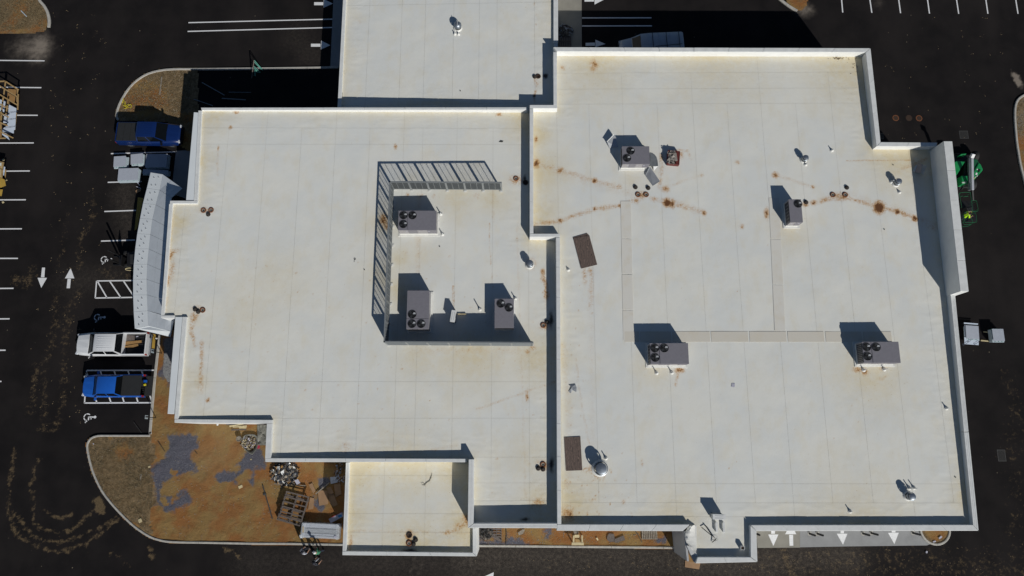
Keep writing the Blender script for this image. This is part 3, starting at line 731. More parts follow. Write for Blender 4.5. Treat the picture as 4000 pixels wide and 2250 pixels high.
# ================================================================== BUILDINGS
RM = {'A': [], 'B': [], 'C': [], 'D': []}
chR = {'rust': 0, 'dirt': 1, 'dark': 2}
def spot(key, x, y, r, s=1.0, c='rust', a=0.0):
    p = RF(v(x, y), key); q_ = .80 if (key == 'C' and c == 'rust') else 1.0; r = (r[0]*q_, r[1]*q_) if isinstance(r, tuple) else r*q_; RM[key].append(dict(p=p, r=r, s=s, c=c, a=a))
def streak(key, pts, wd, s, c='rust'):
    RM[key].append(dict(l=[RF(v(*p), key) for p in pts], w=wd*1.35, s=s*1.1, c=c))
# C: rust spots at the seam crossings and the drains
for x, y, r, s in ((1349, 411, (.45, .65), .85), (1408, 428, .42, .72), (1496, 454, .36, .95), (1559, 470, .34, .62), (1408, 555, .38, .68), (1496, 525, .26, .95), (1560, 516, .30, .9), (1679, 510, .50, 1.25), (1692, 512, (.40, .60), .8),
                   (1674, 475, (.50, .40), .75), (1772, 536, .30, .9), (1856, 408, .30, .62), (1766, 440, .24, .62), (1866, 569, .32, .6), (1929, 537, (.32, .80), .78), (1951, 439, .42, .75), (2044, 470, .30, .6), (2047, 510, .36, .95),
                   (2112, 495, (1.0, .62), .62), (2125, 492, .40, .8), (2096, 490, .40, .6), (2212, 521, .70, 1.35), (2259, 533, .38, 1.1), (2302, 550, .36, 1.1), (1614, 492, (.72, .55), .62), (1600, 503, .5, .5), (2027, 513, .36, .75),
                   (1494, 163, (.55, .95), .62), (1416, 170, (.38, .5), .45), (1349, 350, (.2, .5), .85), (1471, 690, (.30, 1.3), .5), (1484, 680, (.5, .4), .5), (1710, 930, (.55, .40), .75), (2160, 930, (.7, .35), .7), (2176, 935, .38, .9), (2222, 928, (.5, .25), .45),
                   (1712, 388, (.35, .75), .5), (1665, 395, (.3, .8), .45), (1430, 1293, (.8, .9), .62), (1426, 1216, .34, .45), (1484, 1180, .36, .5), (1500, 1200, (.5, .3), .5), (1615, 1165, (.2, .5), .4), (2218, 954, (.5, .3), .25), (2345, 570, .30, .6), (1568, 1262, .35, .35), (2480, 1180, .3, .4)):
    spot('C', x, y, r, s)
for pts, wd, s in (([(1345, 412), (1408, 428), (1496, 455), (1560, 472)], .24, .30), ([(1345, 565), (1408, 555), (1496, 526), (1560, 517), (1600, 500)], .22, .34), ([(1640, 500), (1679, 507), (1770, 534)], .24, .32), ([(1690, 506), (1770, 536)], .30, .26), ([(1770, 536), (1866, 569)], .3, .10), ([(1866, 569), (1929, 545)], .3, .10), ([(1345, 412), (1500, 466), (1600, 488)], .5, .16), ([(2126, 492), (2260, 532), (2350, 570)], .5, .2), ([(1674, 470), (1766, 440)], .16, .2),
                   ([(1951, 440), (2044, 470)], .2, .22), ([(2047, 510), (2096, 497)], .22, .4), ([(2130, 497), (2212, 521), (2259, 533), (2302, 548)], .18, .46), ([(1666, 400), (1660, 470)], .2, .3), ([(1700, 376), (1730, 380), (1738, 400)], .1, .35), ([(1488, 690), (1487, 770)], .25, .26), ([(1487, 760), (1492, 1200)], .35, .14),
                   ([(2270, 425), (2330, 400)], .18, .3), ([(2130, 405), (2300, 402)], .07, .35), ([(1705, 937), (1700, 970)], .12, .35), ([(1418, 870), (1430, 1020), (1430, 1200)], .35, .16), ([(1448, 900), (1462, 1010), (1482, 1120)], .10, .22)):
    streak('C', pts, wd, s)
rr_ = random.Random(5)
for i in range(70):
    x = rr_.uniform(1418, 1500)+rr_.random()**2*120; y = rr_.uniform(1140, 1300)
    spot('C', x, y, (rr_.uniform(.05, .12), rr_.uniform(.10, .22)), rr_.uniform(.3, .6), a=rr_.uniform(-.6, .6))
for i in range(26):
    y = 760+i*22; spot('C', 1424+rr_.uniform(0, 16)+(20 if i % 2 else 0)+i*.9, y, (.07, .16), rr_.uniform(.3, .55))
for i in range(150): spot('C', rr_.uniform(1420, 2400), rr_.uniform(600, 1290), (rr_.uniform(.04, .11), rr_.uniform(.05, .12)), rr_.uniform(.15, .45), a=rr_.random()*3)
for x, y in ((2085, 147), (2095, 144), (2103, 149), (2120, 143), (2135, 155)): spot('C', x, y, .14, .5, 'dirt')
# B
for x, y, r, s in ((594, 283, (.35, .12), 1.0), (580, 321, .22, .7), (994, 368, (.16, .30), .9), (1255, 288, (.32, .2), .75), (548, 374, (.12, .4), .55), (519, 529, (.75, .38), .5), (431, 640, (.15, .5), .75), (440, 632, (.55, .4), .42), (433, 680, (.35, 1.4), .42), (425, 705, (.2, .9), .55),
                   (487, 800, (.35, .8), .55), (495, 778, (.5, .3), .65), (524, 1005, .24, .75), (507, 920, (.12, 1.6), .55), (500, 975, (.4, .5), .25), (965, 553, (.40, .75), .75), (973, 570, (.3, .5), .6), (1025, 490, .2, .5), (1060, 492, .2, .5), (1090, 493, .2, .5), (1200, 492, .35, .4), (1298, 452, (.75, .5), .55), (1335, 665, (.6, .7), .42),
                   (1373, 735, (.25, 1.3), .55), (1364, 700, (.2, .6), .4), (1370, 820, (.5, .4), .6), (1366, 1172, (.6, .5), .6), (1326, 995, (.15, .55), .7), (1340, 873, (.3, .3), .55), (1178, 880, .18, .4), (1256, 878, .18, .4), (1350, 1265, (.9, .5), .4), (1328, 885, .3, .45), (868, 1128, (.7, .8), .28), (780, 675, (.9, .3), .10), (1052, 730, .15, .4)):
    spot('B', x, y, r, s)
for pts, wd, s in (([(548, 374), (546, 440)], .12, .25), ([(507, 860), (505, 985)], .18, .35), ([(1365, 680), (1378, 745)], .16, .5), ([(1240, 480), (1240, 560)], .10, .2), ([(1141, 720), (1141, 800)], .07, .5), ([(1054, 490), (1052, 690)], .3, .18), ([(1230, 560), (1236, 700)], .05, .35),
                   ([(1300, 560), (1322, 1250)], .10, .18), ([(930, 1160), (1150, 1120)], .18, .16), ([(1200, 1030), (1395, 960)], .12, .22), ([(1040, 880), (1330, 880)], .45, .16), ([(496, 790), (480, 830), (490, 870)], .16, .4), ([(430, 540), (412, 780)], .22, .30)):
    streak('B', pts, wd, s)
for i in range(330): spot('B', rr_.uniform(520, 1380), rr_.uniform(600, 1250), (rr_.uniform(.05, .2), rr_.uniform(.05, .12)), rr_.uniform(.14, .42), a=rr_.uniform(.1, .8))
for i in range(60): spot('B', rr_.uniform(560, 900), rr_.uniform(620, 860), (rr_.uniform(.05, .16), rr_.uniform(.05, .1)), rr_.uniform(.14, .32), a=rr_.uniform(.1, .8))
for x, y, r, s in ((1000, 730, 1.6, .7), (1010, 650, 1.2, .6), (1240, 500, 1.6, .6), (1060, 640, 1.4, .4), (1150, 500, 2.0, .55), (1190, 890, 3.0, .7), (1050, 900, 2.2, .5), (1345, 900, 2.2, .7), (1360, 600, 1.6, .5), (960, 560, 1.8, .5), (960, 700, 2.0, .45), (1355, 1260, 1.8, .7), (450, 560, 1.2, .7), (500, 400, 1.2, .6), (500, 960, 1.2, .5), (1320, 300, 1.8, .7), (540, 300, 1.2, .5), (700, 700, 3, .3), (620, 780, 3, .3), (1330, 1150, 2.5, .4), (1000, 1120, 3.5, .3)):
    spot('B', x, y, r, s, 'dirt')
for x, y, r, s in ((1320, 452, (.22, .5), .9), (1326, 461, .2, .9), (1387, 805, (.25, .9), .9), (1388, 1168, (.25, .8), .9), (1321, 1306, (.5, .2), .8), (1370, 806, .2, .5)): spot('B', x, y, r, s, 'dark')
# A
spot('A', 1348, 200, (.3, .9), .42); spot('A', 1346, 240, (.15, .6), .7); spot('A', 1371, 191, .26, 1.2, 'dark'); spot('A', 1345, 243, (.16, .3), .8, 'dark'); spot('A', 905, 55, (.5, .6), .18)
for y in range(10, 240, 26): spot('A', 1346+rr_.uniform(-2, 2), y, (.06, .3), .35)
spot('A', 1100, 260, (4, .4), .5, 'dirt')
# D
for x, y, r, s in ((1029, 1346, .38, 1.0), (1029, 1366, .34, .7), (1172, 1308, (.35, .5), .75), (1160, 1322, (.7, .25), .5), (905, 1335, .2, .4), (882, 1365, (.2, .8), .5), (1122, 1338, (.8, .12), .35)): spot('D', x, y, r, s)
streak('D', [(1176, 1308), (1150, 1332), (1120, 1340)], .16, .4); spot('D', 1030, 1387, (.7, .25), 1.0, 'dark'); streak('D', [(885, 1335), (1180, 1340)], .12, .2)
for x, y, r, s in ((900, 1180, 2.5, .8), (1160, 1180, 2.5, .9), (1030, 1175, 3.5, .6), (1165, 1330, 2.5, .8), (1040, 1370, 3, .7), (890, 1300, 2, .6)): spot('D', x, y, r, s, 'dirt')
for x, y, r, s in ((1360, 430, 2.2, .8), (1350, 340, 1.5, .8), (1355, 540, 1.8, .7), (1500, 165, 3.5, .6), (1800, 160, 5, .45), (2130, 165, 4, .7), (2260, 400, 3.0, .8), (1430, 1280, 2.6, .9), (1600, 400, 1.6, .5), (1650, 930, 1.6, .5), (2190, 940, 3, .65), (1990, 590, 1.6, .5), (1470, 1230, 2.5, .4),
                   (1420, 900, 1.2, .4), (1700, 1290, 2.5, .5), (1590, 450, 1.2, .4), (2290, 380, 2.5, .9), (1580, 700, .6, .2), (2440, 1250, 1.6, .6), (2150, 1290, 4, .4)): spot('C', x, y, r, s, 'dirt')

XY = lambda s, z: (W(s, z).x, W(s, z).y)
vA = lambda x, y: XY(v(x, y), TOPA); vB = lambda x, y: XY(v(x, y), TOPB); vC = lambda x, y: XY(v(x, y), TOPC); vD = lambda x, y: XY(v(x, y), TOPD); vE = lambda x, y: XY(v(x, y), TOPE)
PC = [vC(1401, 129), vC(2178, 131), vC(2204.8, 367.6), (vE(2376, 372)[0], vC(2300, 367.6)[1]), vE(2414.5, 733), vC(2391, 741), vC(2448, 1319.5), vC(1888, 1321), vC(1888, 1401.5), vC(1752, 1401), vC(1738, 1319.5), vC(1412, 1319.5), vC(1409.3, 800), vC(1408.7, 588), vC(1341.8, 587.8), vC(1341.8, 272.3), vC(1402.3, 272)]
PB = [vB(507, 277), vB(1331, 276), vC(1332.5, 595.8), vC(1398.8, 596), vC(1399, 800), vC(1401.8, 1316.5), vC(1191, 1316.5), vB(1191.5, 1154), vB(681, 1152), vB(684.5, 1056.5), vB(447.5, 1054), vB(468, 798), vB(412.7, 793), vB(434, 515), vB(496, 512)]
PA = [vA(868, -150), vA(1392, -150), vA(1392, 264), vA(1333, 264), vA(1333, 271), vA(857, 273)]
PD = [vD(879, 1162), vC(1178.5, 1160), vC(1176, 1328), vD(1189, 1329), vD(1189, 1390), vD(871, 1386)]

def roof(key, name, label, poly, vseams, hseams, breaks):
    """building with its roof deck; the membrane is laid in separate sheets with open lap seams between them"""
    cxm = sum(p[0] for p in poly)/len(poly); cym = sum(p[1] for p in poly)/len(poly)
    t = thing(name, label, 'building', (cxm, cym, 0), 0)
    mb = MB(); mb.prism(poly, lambda x, y: roofz(key, x, y)-.25, lambda x, y: roofz(key, x, y)-.034); mb.shift(t.location)
    deck = mb.build('roof_deck', 'deckseam', t)
    xs = [p[0] for p in poly]; ys = [p[1] for p in poly]
    X0, X1, Y0, Y1 = min(xs)-.3, max(xs)+.3, min(ys)-.3, max(ys)+.3
    H = [Y0]+sorted(hseams)+[Y1]
    gap = 0.0045
    def fld(x, y):
        o = field(x, y, RM[key], chR)
        d = polyd(x, y, poly)
        o[:, 1] = np.clip(o[:, 1]*1.0+0.50*np.exp(-d/.55)*(0.4+1.2*fbm(x, y, .5, 3, 8)), 0, 1)
        return o
    def relief(x, y):
        d = polyd(x, y, poly); z = roofz(key, x, y)-0.030*fbm(x, y, 0.55, 3, 91)
        rg = 1-np.abs(2*fbm(x*0.45+y*0.1, y*1.9, 0.9, 3, 17)-1); z = z+0.055*np.clip(rg-0.80, 0, 1)*np.exp(-((d-1.1)/1.0)**2)
        return z
    for hi in range(len(H)-1):
        full = (hi in breaks)
        Vx = [X0]+([q for q in vseams if X0 < q < X1] if not full else [q for q in vseams if X0 < q < X1][::breaks[hi]])+[X1]
        for vi in range(len(Vx)-1):
            a, b, c, d = Vx[vi]+gap, Vx[vi+1]-gap, H[hi]+gap, H[hi+1]-gap
            if b-a < .1 or d-c < .1: continue
            me = gridmesh('membrane_sheet', a, b, c, d, 0.125, poly, relief, fld, 'membrane', grow=0.11)
            if me is None: continue
            me.transform(Matrix.Translation((-cxm, -cym, 0)))
            ob('membrane_sheet', me, t)
    return t
def seams(key, xs, y): return [RF(v(x, y), key).x for x in xs]
bC = roof('C', 'commercial_building', 'large eastern white roofed building with four open-standing air units and a tall east parapet', PC,
          seams('C', [1407, 1493, 1583, 1675, 1770, 1862, 1952, 2045, 2140, 2235, 2330, 2420], 724),
          [RF(v(1900, yy), 'C').y for yy in (182, 222, 260, 1217, 1265, 1300)], {5: 2, 6: 3, 4: 2, 0: 3, 1: 3})
bB = roof('B', 'commercial_building', 'western white roofed building with the louvred screen on its roof', PB,
          seams('B', [445, 540, 640, 733, 823, 913, 1003, 1053, 1143, 1238, 1330, 1385], 724),
          [RF(v(900, yy), 'B').y for yy in (322, 363, 960, 1052, 1150, 1215, 1260)], {0: 2, 1: 2, 7: 2})
bA = roof('A', 'commercial_building', 'northern white roofed wing running off the top edge of the photo', PA, seams('A', [925, 1008, 1068, 1140, 1205, 1250, 1345], 120), [RF(v(1100, yy), 'A').y for yy in (10, 262)], {})
bD = roof('D', 'commercial_building', 'small lower white roofed bay standing out at the south side of the western building', PD, seams('D', [965, 1070], 1250), [RF(v(1000, yy), 'D').y for yy in (1196, 1292, 1339)], {})

def wall(t, outer_pts, z1, z0=0.0, mt='wallgrey', cap=True, over=0.0, capmat='coping', name='parapet_wall', inner_mt=None):
    """parapet: wall prism in the XY of the cap and a coping on top of it"""
    mb = MB(); mb.prism(outer_pts, z0, z1-.05); mb.shift(t.location); mb.build(name, mt, t)
    if cap:
        cxm = sum(p[0] for p in outer_pts)/len(outer_pts); cym = sum(p[1] for p in outer_pts)/len(outer_pts)
        q = []
        for p in outer_pts:
            d = Vector((p[0]-cxm, p[1]-cym)); L = d.length; q.append((p[0]+(.02 if d.x > 0 else -.02), p[1]+(.02 if d.y > 0 else -.02)))
        mb = MB(); mb.prism(q, z1-.05, z1); mb.shift(t.location); mb.build('coping', capmat, t, bevel=.015)
def capseg(t, pts, z, key=None, z0=0.0, **kw):
    wall(t, [XY(v(*p), z) for p in pts], z, z0, mt='face', **kw)
def runs(t, a, b, c, d, z, n, **kw):
    """one parapet run (quad a b along one long side, d c along the other), cap in n lengths"""
    A, B_, C_, D_ = [XY(v(*p), z) for p in (a, b, c, d)]
    wall(t, [A, B_, C_, D_], z, 0.0, mt='face', cap=False)
    lp = lambda p, q, s: (p[0]+(q[0]-p[0])*s, p[1]+(q[1]-p[1])*s)
    for i in range(n):
        s0, s1 = i/n+.0006, (i+1)/n-.0006
        q = [lp(A, B_, s0), lp(A, B_, s1), lp(D_, C_, s1), lp(D_, C_, s0)]
        jit = rr_.uniform(-.006, .006)
        mb = MB(); mb.prism(q, z-.055, z+jit); mb.shift(t.location); mb.build('coping', 'coping', t, bevel=.02)
# C parapets
runs(bC, (1392, 118.5), (2189.5, 121), (2178, 131), (1401, 129), TOPC, 9)
runs(bC, (1391.8, 131), (1392.5, 263.8), (1401.3, 263.8), (1401, 131), TOPC, 2)
runs(bC, (1332.5, 263.8), (1401.6, 263.8), (1402, 272.2), (1332.5, 272.2), TOPC, 1)
runs(bC, (1332.5, 273.2), (1332.5, 587), (1341.8, 587), (1341.8, 273.2), TOPC, 4)
runs(bC, (1332.5, 587.8), (1408.5, 587.8), (1408.5, 595.8), (1332.5, 595.8), TOPC, 1)
runs(bC, (1398.8, 596.6), (1401.8, 1319), (1412, 1319), (1408.8, 596.6), TOPC, 9)
runs(bC, (2190, 121), (2215.4, 357), (2204.8, 367.6), (2178, 131.8), TOPC, 3)
runs(bC, (2216, 357.3), (2358, 358.5), (2356, 368.3), (2205.6, 367.6), TOPC, 2)
_Z = [XY(v(*p), TOPE) for p in ((2374, 355), (2395.5, 355), (2437, 733), (2416, 733))]
wall(bC, _Z, TOPE, 0, mt='face', cap=False)
lp = lambda p, q, s: (p[0]+(q[0]-p[0])*s, p[1]+(q[1]-p[1])*s)
for i in range(5):
    s0, s1 = i/5+.0008, (i+1)/5-.0008; q = [lp(_Z[0], _Z[3], s0), lp(_Z[1], _Z[2], s0), lp(_Z[1], _Z[2], s1), lp(_Z[0], _Z[3], s1)]
    mb = MB(); mb.prism(q, TOPE-.055, TOPE+rr_.uniform(-.006, .006)); mb.shift(bC.location); mb.build('coping', 'coping', bC, bevel=.02)
runs(bC, (2391, 739.5), (2403, 742), (2436.8, 1086), (2424.7, 1086), TOPC, 4)
runs(bC, (2424.8, 1087), (2436.9, 1087), (2461.8, 1334.5), (2448, 1320), TOPC, 3)
runs(bC, (1890, 1321), (2447.6, 1320.4), (2461, 1335), (1903, 1336), TOPC, 7)
runs(bC, (1888, 1321.6), (1903, 1336), (1905.5, 1413), (1888.6, 1401), TOPC, 1)
runs(bC, (1755, 1401.6), (1888, 1401.8), (1905, 1413.6), (1750, 1417), TOPC, 2)
runs(bC, (1401.5, 1319.5), (1735, 1319.5), (1718, 1336), (1400.5, 1335), TOPC, 4)
# open south west corner of the bump: bare wall, plywood, loose membrane
_w = [XY(v(1720, 1337), 4.6), XY(v(1727.5, 1337), 4.6), XY(v(1733, 1412), 4.6), XY(v(1728.5, 1412), 4.6)]
mb = MB(); mb.prism(_w, 0, 4.6); mb.shift(bC.location); mb.build('bare_wall', 'wallgrey', bC)
mb = MB(); mb.slab([W(v(1731.5, 1380), 4.35), W(v(1745, 1414), 4.35), W(v(1730, 1413), 4.35)], .04); mb.shift(bC.location); mb.build('plywood_sheathing', 'plybrown', bC)
mb = MB(); mb.slab([W(v(1727, 1372), 4.9), W(v(1734, 1374), 4.9), W(v(1751, 1399), 4.75), W(v(1755, 1404), 4.75), W(v(1747, 1416), 4.5), W(v(1742, 1409), 4.2)], .02); mb.shift(bC.location); mb.build('loose_flap', 'wallgrey', bC)
# rolled loose membrane edge
m2 = MB(); secs = []
pth = [(1737, 1322), (1731, 1330), (1726, 1340), (1724, 1352), (1727, 1364), (1734, 1374), (1742, 1386), (1750, 1398)]
for i, p in enumerate(smooth(pth, 3)):
    c = W(v(*p), 4.75); e = W(v(1748+max(0, (p[1]-1350))*.15, p[1]-2), 4.60)
    secs.append([(c.x, c.y, 4.42), (c.x-.02, c.y, 4.78+.05*math.sin(i*1.3)), (c.x+.15, c.y+.02, 4.88+.04*math.sin(i*2.1)), ((c.x+e.x)/2, (c.y+e.y)/2, 4.80), (e.x, e.y, 4.62), (e.x, e.y, 4.40)])
m2.loft(secs).shift(bC.location); m2.build('membrane_edge', 'curb', bC, smooth=50)
mb = MB(); mb.prism([XY(v(1727, 1321), 4.5), XY(v(1752, 1321), 4.5), XY(v(1752, 1401), 4.5), XY(v(1735, 1395), 4.5)], 4.1, lambda x, y: roofz('C', x, y)); mb.shift(bC.location); mb.build('roof_edge', 'curb', bC)
# B parapets
runs(bB, (505, 270.6), (1326.7, 269.6), (1326.7, 275.8), (507, 277), TOPB, 8)
runs(bB, (499, 277.6), (507.5, 278), (497, 504), (487.5, 504), TOPB, 3)
runs(bB, (427.5, 504.6), (497, 504.8), (496, 512), (427, 512), TOPB, 1)
runs(bB, (425.3, 512.5), (434, 512.5), (412.7, 792.5), (404.8, 792.5), TOPB, 4)
runs(bB, (405, 793.2), (438, 793.2), (438, 800), (405, 799.5), TOPB, 1)
runs(bB, (459, 797), (470, 797), (448, 1053.5), (438.5, 1053.5), TOPB, 4)
runs(bB, (438.8, 1054.3), (684.5, 1056.3), (684.5, 1065), (438.6, 1063.2), TOPB, 3)
runs(bB, (671, 1065.5), (684.5, 1065.5), (681, 1152), (666.6, 1152), TOPB, 1)
runs(bB, (666.6, 1152.5), (1172.5, 1154), (1172.5, 1162.8), (667, 1162), TOPB, 5)
runs(bB, (1179, 1155.5), (1191.5, 1155.5), (1191, 1315.8), (1176.5, 1327.5), TOPC, 2)
runs(bB, (1177, 1328), (1191.2, 1316.8), (1401, 1316.8), (1401, 1328.6), TOPC, 3)
# lower cornice bands on the west side of B
for q in ([(487.5, 282), (500, 283), (487, 503.8), (467.8, 503.8)], [(441, 797), (458.5, 797), (438, 1041), (421.2, 1041)]):
    P3 = [XY(v(*p), 4.55) for p in q]
    mb = MB(); mb.prism(P3, 3.9, 4.55); mb.shift(bB.location); mb.build('cornice', 'acm_out', bB, bevel=.02)
# A and D edges
runs(bA, (870.5, -150), (877.5, -150), (858, 269.5), (849, 269.5), 3.62, 3)
runs(bA, (1392.3, -150), (1403.8, -150), (1403.8, 104.5), (1392.3, 104.5), TOPA, 2)
runs(bA, (1394, 104.5), (1403, 104.5), (1403, 117), (1394, 117), 4.0, 1)
runs(bD, (870, 1163.5), (879, 1163.5), (871, 1386), (861.5, 1386), TOPD, 2)
runs(bD, (861.3, 1386.6), (1189, 1390.5), (1199, 1399.5), (861, 1396.5), TOPD, 3)
runs(bD, (1189, 1329), (1199.5, 1329), (1199.3, 1399), (1189, 1390), TOPD, 1)

# walkway pads on C
def pad(s0, s1, mt):
    a, b = RF(s0, 'C'), RF(s1, 'C'); z = roofz('C', (a.x+b.x)/2, (a.y+b.y)/2)
    m_ = MB(); m_.slab([Vector((x_, y_, roofz('C', x_, y_)+.009)) for x_, y_ in ((a.x, b.y), (b.x, b.y), (b.x, a.y), (a.x, a.y))], .018); m_.shift(bC.location); m_.build('walkway_pad', mt, bC)
E_ = [1570, 1609, 1690, 1787.5, 1884, 1980, 2075, 2170, 2245]
for i in range(len(E_)-1): pad(v(E_[i]+.8, 834), v(E_[i+1]-.8, 860), 'padh')
def padq(p0, p1, wd, mt):
    a, b = RF(v(*p0), 'C'), RF(v(*p1), 'C'); d = (b-a).normalized(); n = Vector((-d.y, d.x, 0))*wd/2
    m_ = MB(); m_.slab([Vector((q.x, q.y, roofz('C', q.x, q.y)+.008)) for q in (a-n, b-n, b+n, a+n)], .016); m_.shift(bC.location); m_.build('walkway_pad', mt, bC)
ys_ = [505, 600, 690, 780, 858]
for i in range(4): padq((1574+(ys_[i]-505)*.02, ys_[i]+1), (1574+(ys_[i+1]-505)*.02, ys_[i+1]-1), .84, 'padv')
for a, b in ((498, 600), (602, 715), (717, 832)): padq((1947+(a-498)*.045, a), (1947+(b-498)*.045, b), .84, 'padv')

# ================================================================== ROOFTOP UNITS
def fan_meshes(r):
    ring = MB().lathe([(r*.95, 0), (r*.95, .03), (r*1.0, .036), (r*1.04, .03), (r*1.04, 0)], n=28).mesh('fan_ring', 'coil', smooth=True)
    well = MB().lathe([(.001, .012), (r*.93, .012)], n=28).mesh('well_shade_disc', 'black')  # flat black disc stands in for the dark recess below the blades
    bm_ = MB()
    for i in range(3):
        a = i*2*math.pi/3
        p = [(.10*r, -.02, .018), (.85*r, -.30*r, .015), (.90*r, .25*r, .025), (.35*r, .30*r, .026)]
        bm_.add([(x*math.cos(a)-y*math.sin(a), x*math.sin(a)+y*math.cos(a), z) for x, y, z in p], [(0, 1, 2, 3)])
    blade = bm_.mesh('fan_blades', 'blade')
    hub = MB().lathe([(.001, .034), (.16*r, .034), (.18*r, .013)], n=14).mesh('hub', 'black')
    gm_ = MB()
    for q in (.35, .62): gm_.lathe([(r*q-.006, .038), (r*q+.006, .038)], n=24)
    for i in range(4): gm_.box((0, 0, .040), (2*r*.95, .008, .004), rz=i*math.pi/4)
    grill = gm_.mesh('guard', 'iron')
    lit = MB().add([(0.12*r, .0*r, .031), (.80*r, -.02*r, .031), (.78*r, .40*r, .031), (.30*r, .52*r, .031)], [(0, 1, 2, 3)]).mesh('fan_blade', 'blade_lit')  # pale quad over one blade paints its sunlit glint
    return ring, well, blade, hub, grill, lit
FM = fan_meshes(0.33)
def rtu(label, key, tl, br, h, fans, split=None, splitdir='x', louvre=False, tags=True, pipe=0):
    z = 4.3
    for _ in range(5):
        a = W(tl, z+h); b = W(br, z+h); z = roofz(key, (a.x+b.x)/2, (a.y+b.y)/2)
    cx_, cy_ = (a.x+b.x)/2, (a.y+b.y)/2; w_, l_ = b.x-a.x, a.y-b.y
    t = thing('rooftop_air_unit', label, 'air conditioner', (cx_, cy_, z), 0, 'packaged air units on the roofs')
    ch = .20
    MB().box((0, 0, ch/2-.02), (w_+.02, l_+.02, ch+.04)).box((0, 0, .02), (w_+.34, l_+.34, .05)).build('curb', 'curb', t, bevel=.02)
    MB().box((0, 0, ch+(h-ch)/2-.02), (w_-.05, l_-.05, h-ch-.04)).build('cabinet', 'unitside', t, bevel=.01)
    tops = [(-w_/2, w_/2, -l_/2, l_/2)]
    if split is not None:
        s = split
        if splitdir == 'x':
            q = W(s, z+h).x-cx_; tops = [(-w_/2, q-.015, -l_/2, l_/2), (q+.015, w_/2, -l_/2, l_/2)]
        else:
            q = W(s, z+h).y-cy_; tops = [(-w_/2, w_/2, -l_/2, q-.015), (-w_/2, w_/2, q+.015, l_/2)]
    for x0, x1, y0, y1 in tops: MB().box(((x0+x1)/2, (y0+y1)/2, h-.025), (x1-x0, y1-y0, .05)).build('top_panel', 'unit', t, bevel=.012)
    # coil and slats on the west side, doors on the south side
    MB().box((-w_/2+.012, 0, ch+(h-ch)*.48), (.03, l_*.86, (h-ch)*.78)).build('coil', 'coil', t)
    n_ = 11 if louvre else 7
    for i in range(n_): MB().box((-w_/2-.008, -l_*.42+l_*.84*i/(n_-1), ch+(h-ch)*.48), (.025, .03, (h-ch)*.80)).build('coil_guard_bar', 'unitside', t)
    nd = 4 if w_ > 1.6 else 2
    for i in range(nd): MB().box((-w_/2+w_*(i+.5)/nd, -l_/2+.018, ch+(h-ch)*.48), (w_/nd-.04, .025, (h-ch)*.84)).build('access_panel', 'unit' if i % 2 else 'unitside', t, bevel=.006)
    for i in range(3): MB().box((w_/2-.018, -l_/2+l_*(i+.5)/3, ch+(h-ch)*.48), (.025, l_/3-.04, (h-ch)*.84)).build('access_panel', 'unitside', t, bevel=.006)
    if tags:
        for q, s_ in ((-.28, .10), (.05, .08), (.30, .14)): MB().box((w_*q, -l_/2-.0, ch+(h-ch)*.62), (s_, .012, .09)).build('data_plate', 'paper', t)
    for fx, fy in fans:
        p = W((fx, fy), z+h); f = ob('fan', FM[0], t, (p.x-cx_, p.y-cy_, h)); f.rotation_euler.z = 0
        for nm, me in (('well_shade_disc', FM[1]), ('fan_blades', FM[2]), ('hub', FM[3]), ('guard', FM[4]), ('fan_blade', FM[5])):
            c = ob(nm, me, f); c.rotation_euler.z = (rr_.uniform(0, 2) if nm == 'fan_blades' else 0)
        f.name = 'fan'
    return t
K11 = lambda x, y: k(1, 1, x, y); K12 = lambda x, y: k(1, 2, x, y); K22 = lambda x, y: k(2, 2, x, y); K32 = lambda x, y: k(3, 2, x, y); K31 = lambda x, y: k(3, 1, x, y); K21 = lambda x, y: k(2, 1, x, y)
rtu('grey three-fan air unit in the top left corner inside the louvred screen', 'B', K11(1434, 672), K11(1812, 868), 1.25, [K11(1485, 719), K11(1575, 720), K11(1483, 808)], K11(1525, 700))
rtu('grey three-fan air unit in the bottom left corner inside the louvred screen', 'B', K12(1523, 28), K12(1737, 415), 1.25, [K12(1572, 268), K12(1570, 363), K12(1662, 363)], K12(1600, 309), 'y')
rtu('grey two-fan air unit at the bottom right inside the louvred screen', 'B', Zf(1820, 470), Zf(2123, 930), 1.10, [Zf(1918, 548), Zf(2045, 610)], tags=False)
U4 = rtu('grey two-fan air unit with a rounded side hood, near the red box', 'C', Zg(381, 345), Zg(913, 680), 1.05, [Zg(547, 432), Zg(478, 568)])
rtu('grey three-fan air unit on the east roof below the left end of the walkway pads', 'C', K22(1387, 557), K22(1782, 768), 1.25, [K22(1437, 608), K22(1532, 608), K22(1440, 703)], K22(1482, 600))
rtu('grey three-fan air unit nearest the long east parapet', 'C', K32(945, 543), K32(1337, 757), 1.25, [K32(991, 596), K32(1088, 597), K32(1001, 690)], K32(1041, 600), louvre=True)
rtu('small narrow one-fan air unit standing alone between the two drain groups', 'C', K31(205, 557), K31(353, 790), 1.15, [K31(302, 603)])
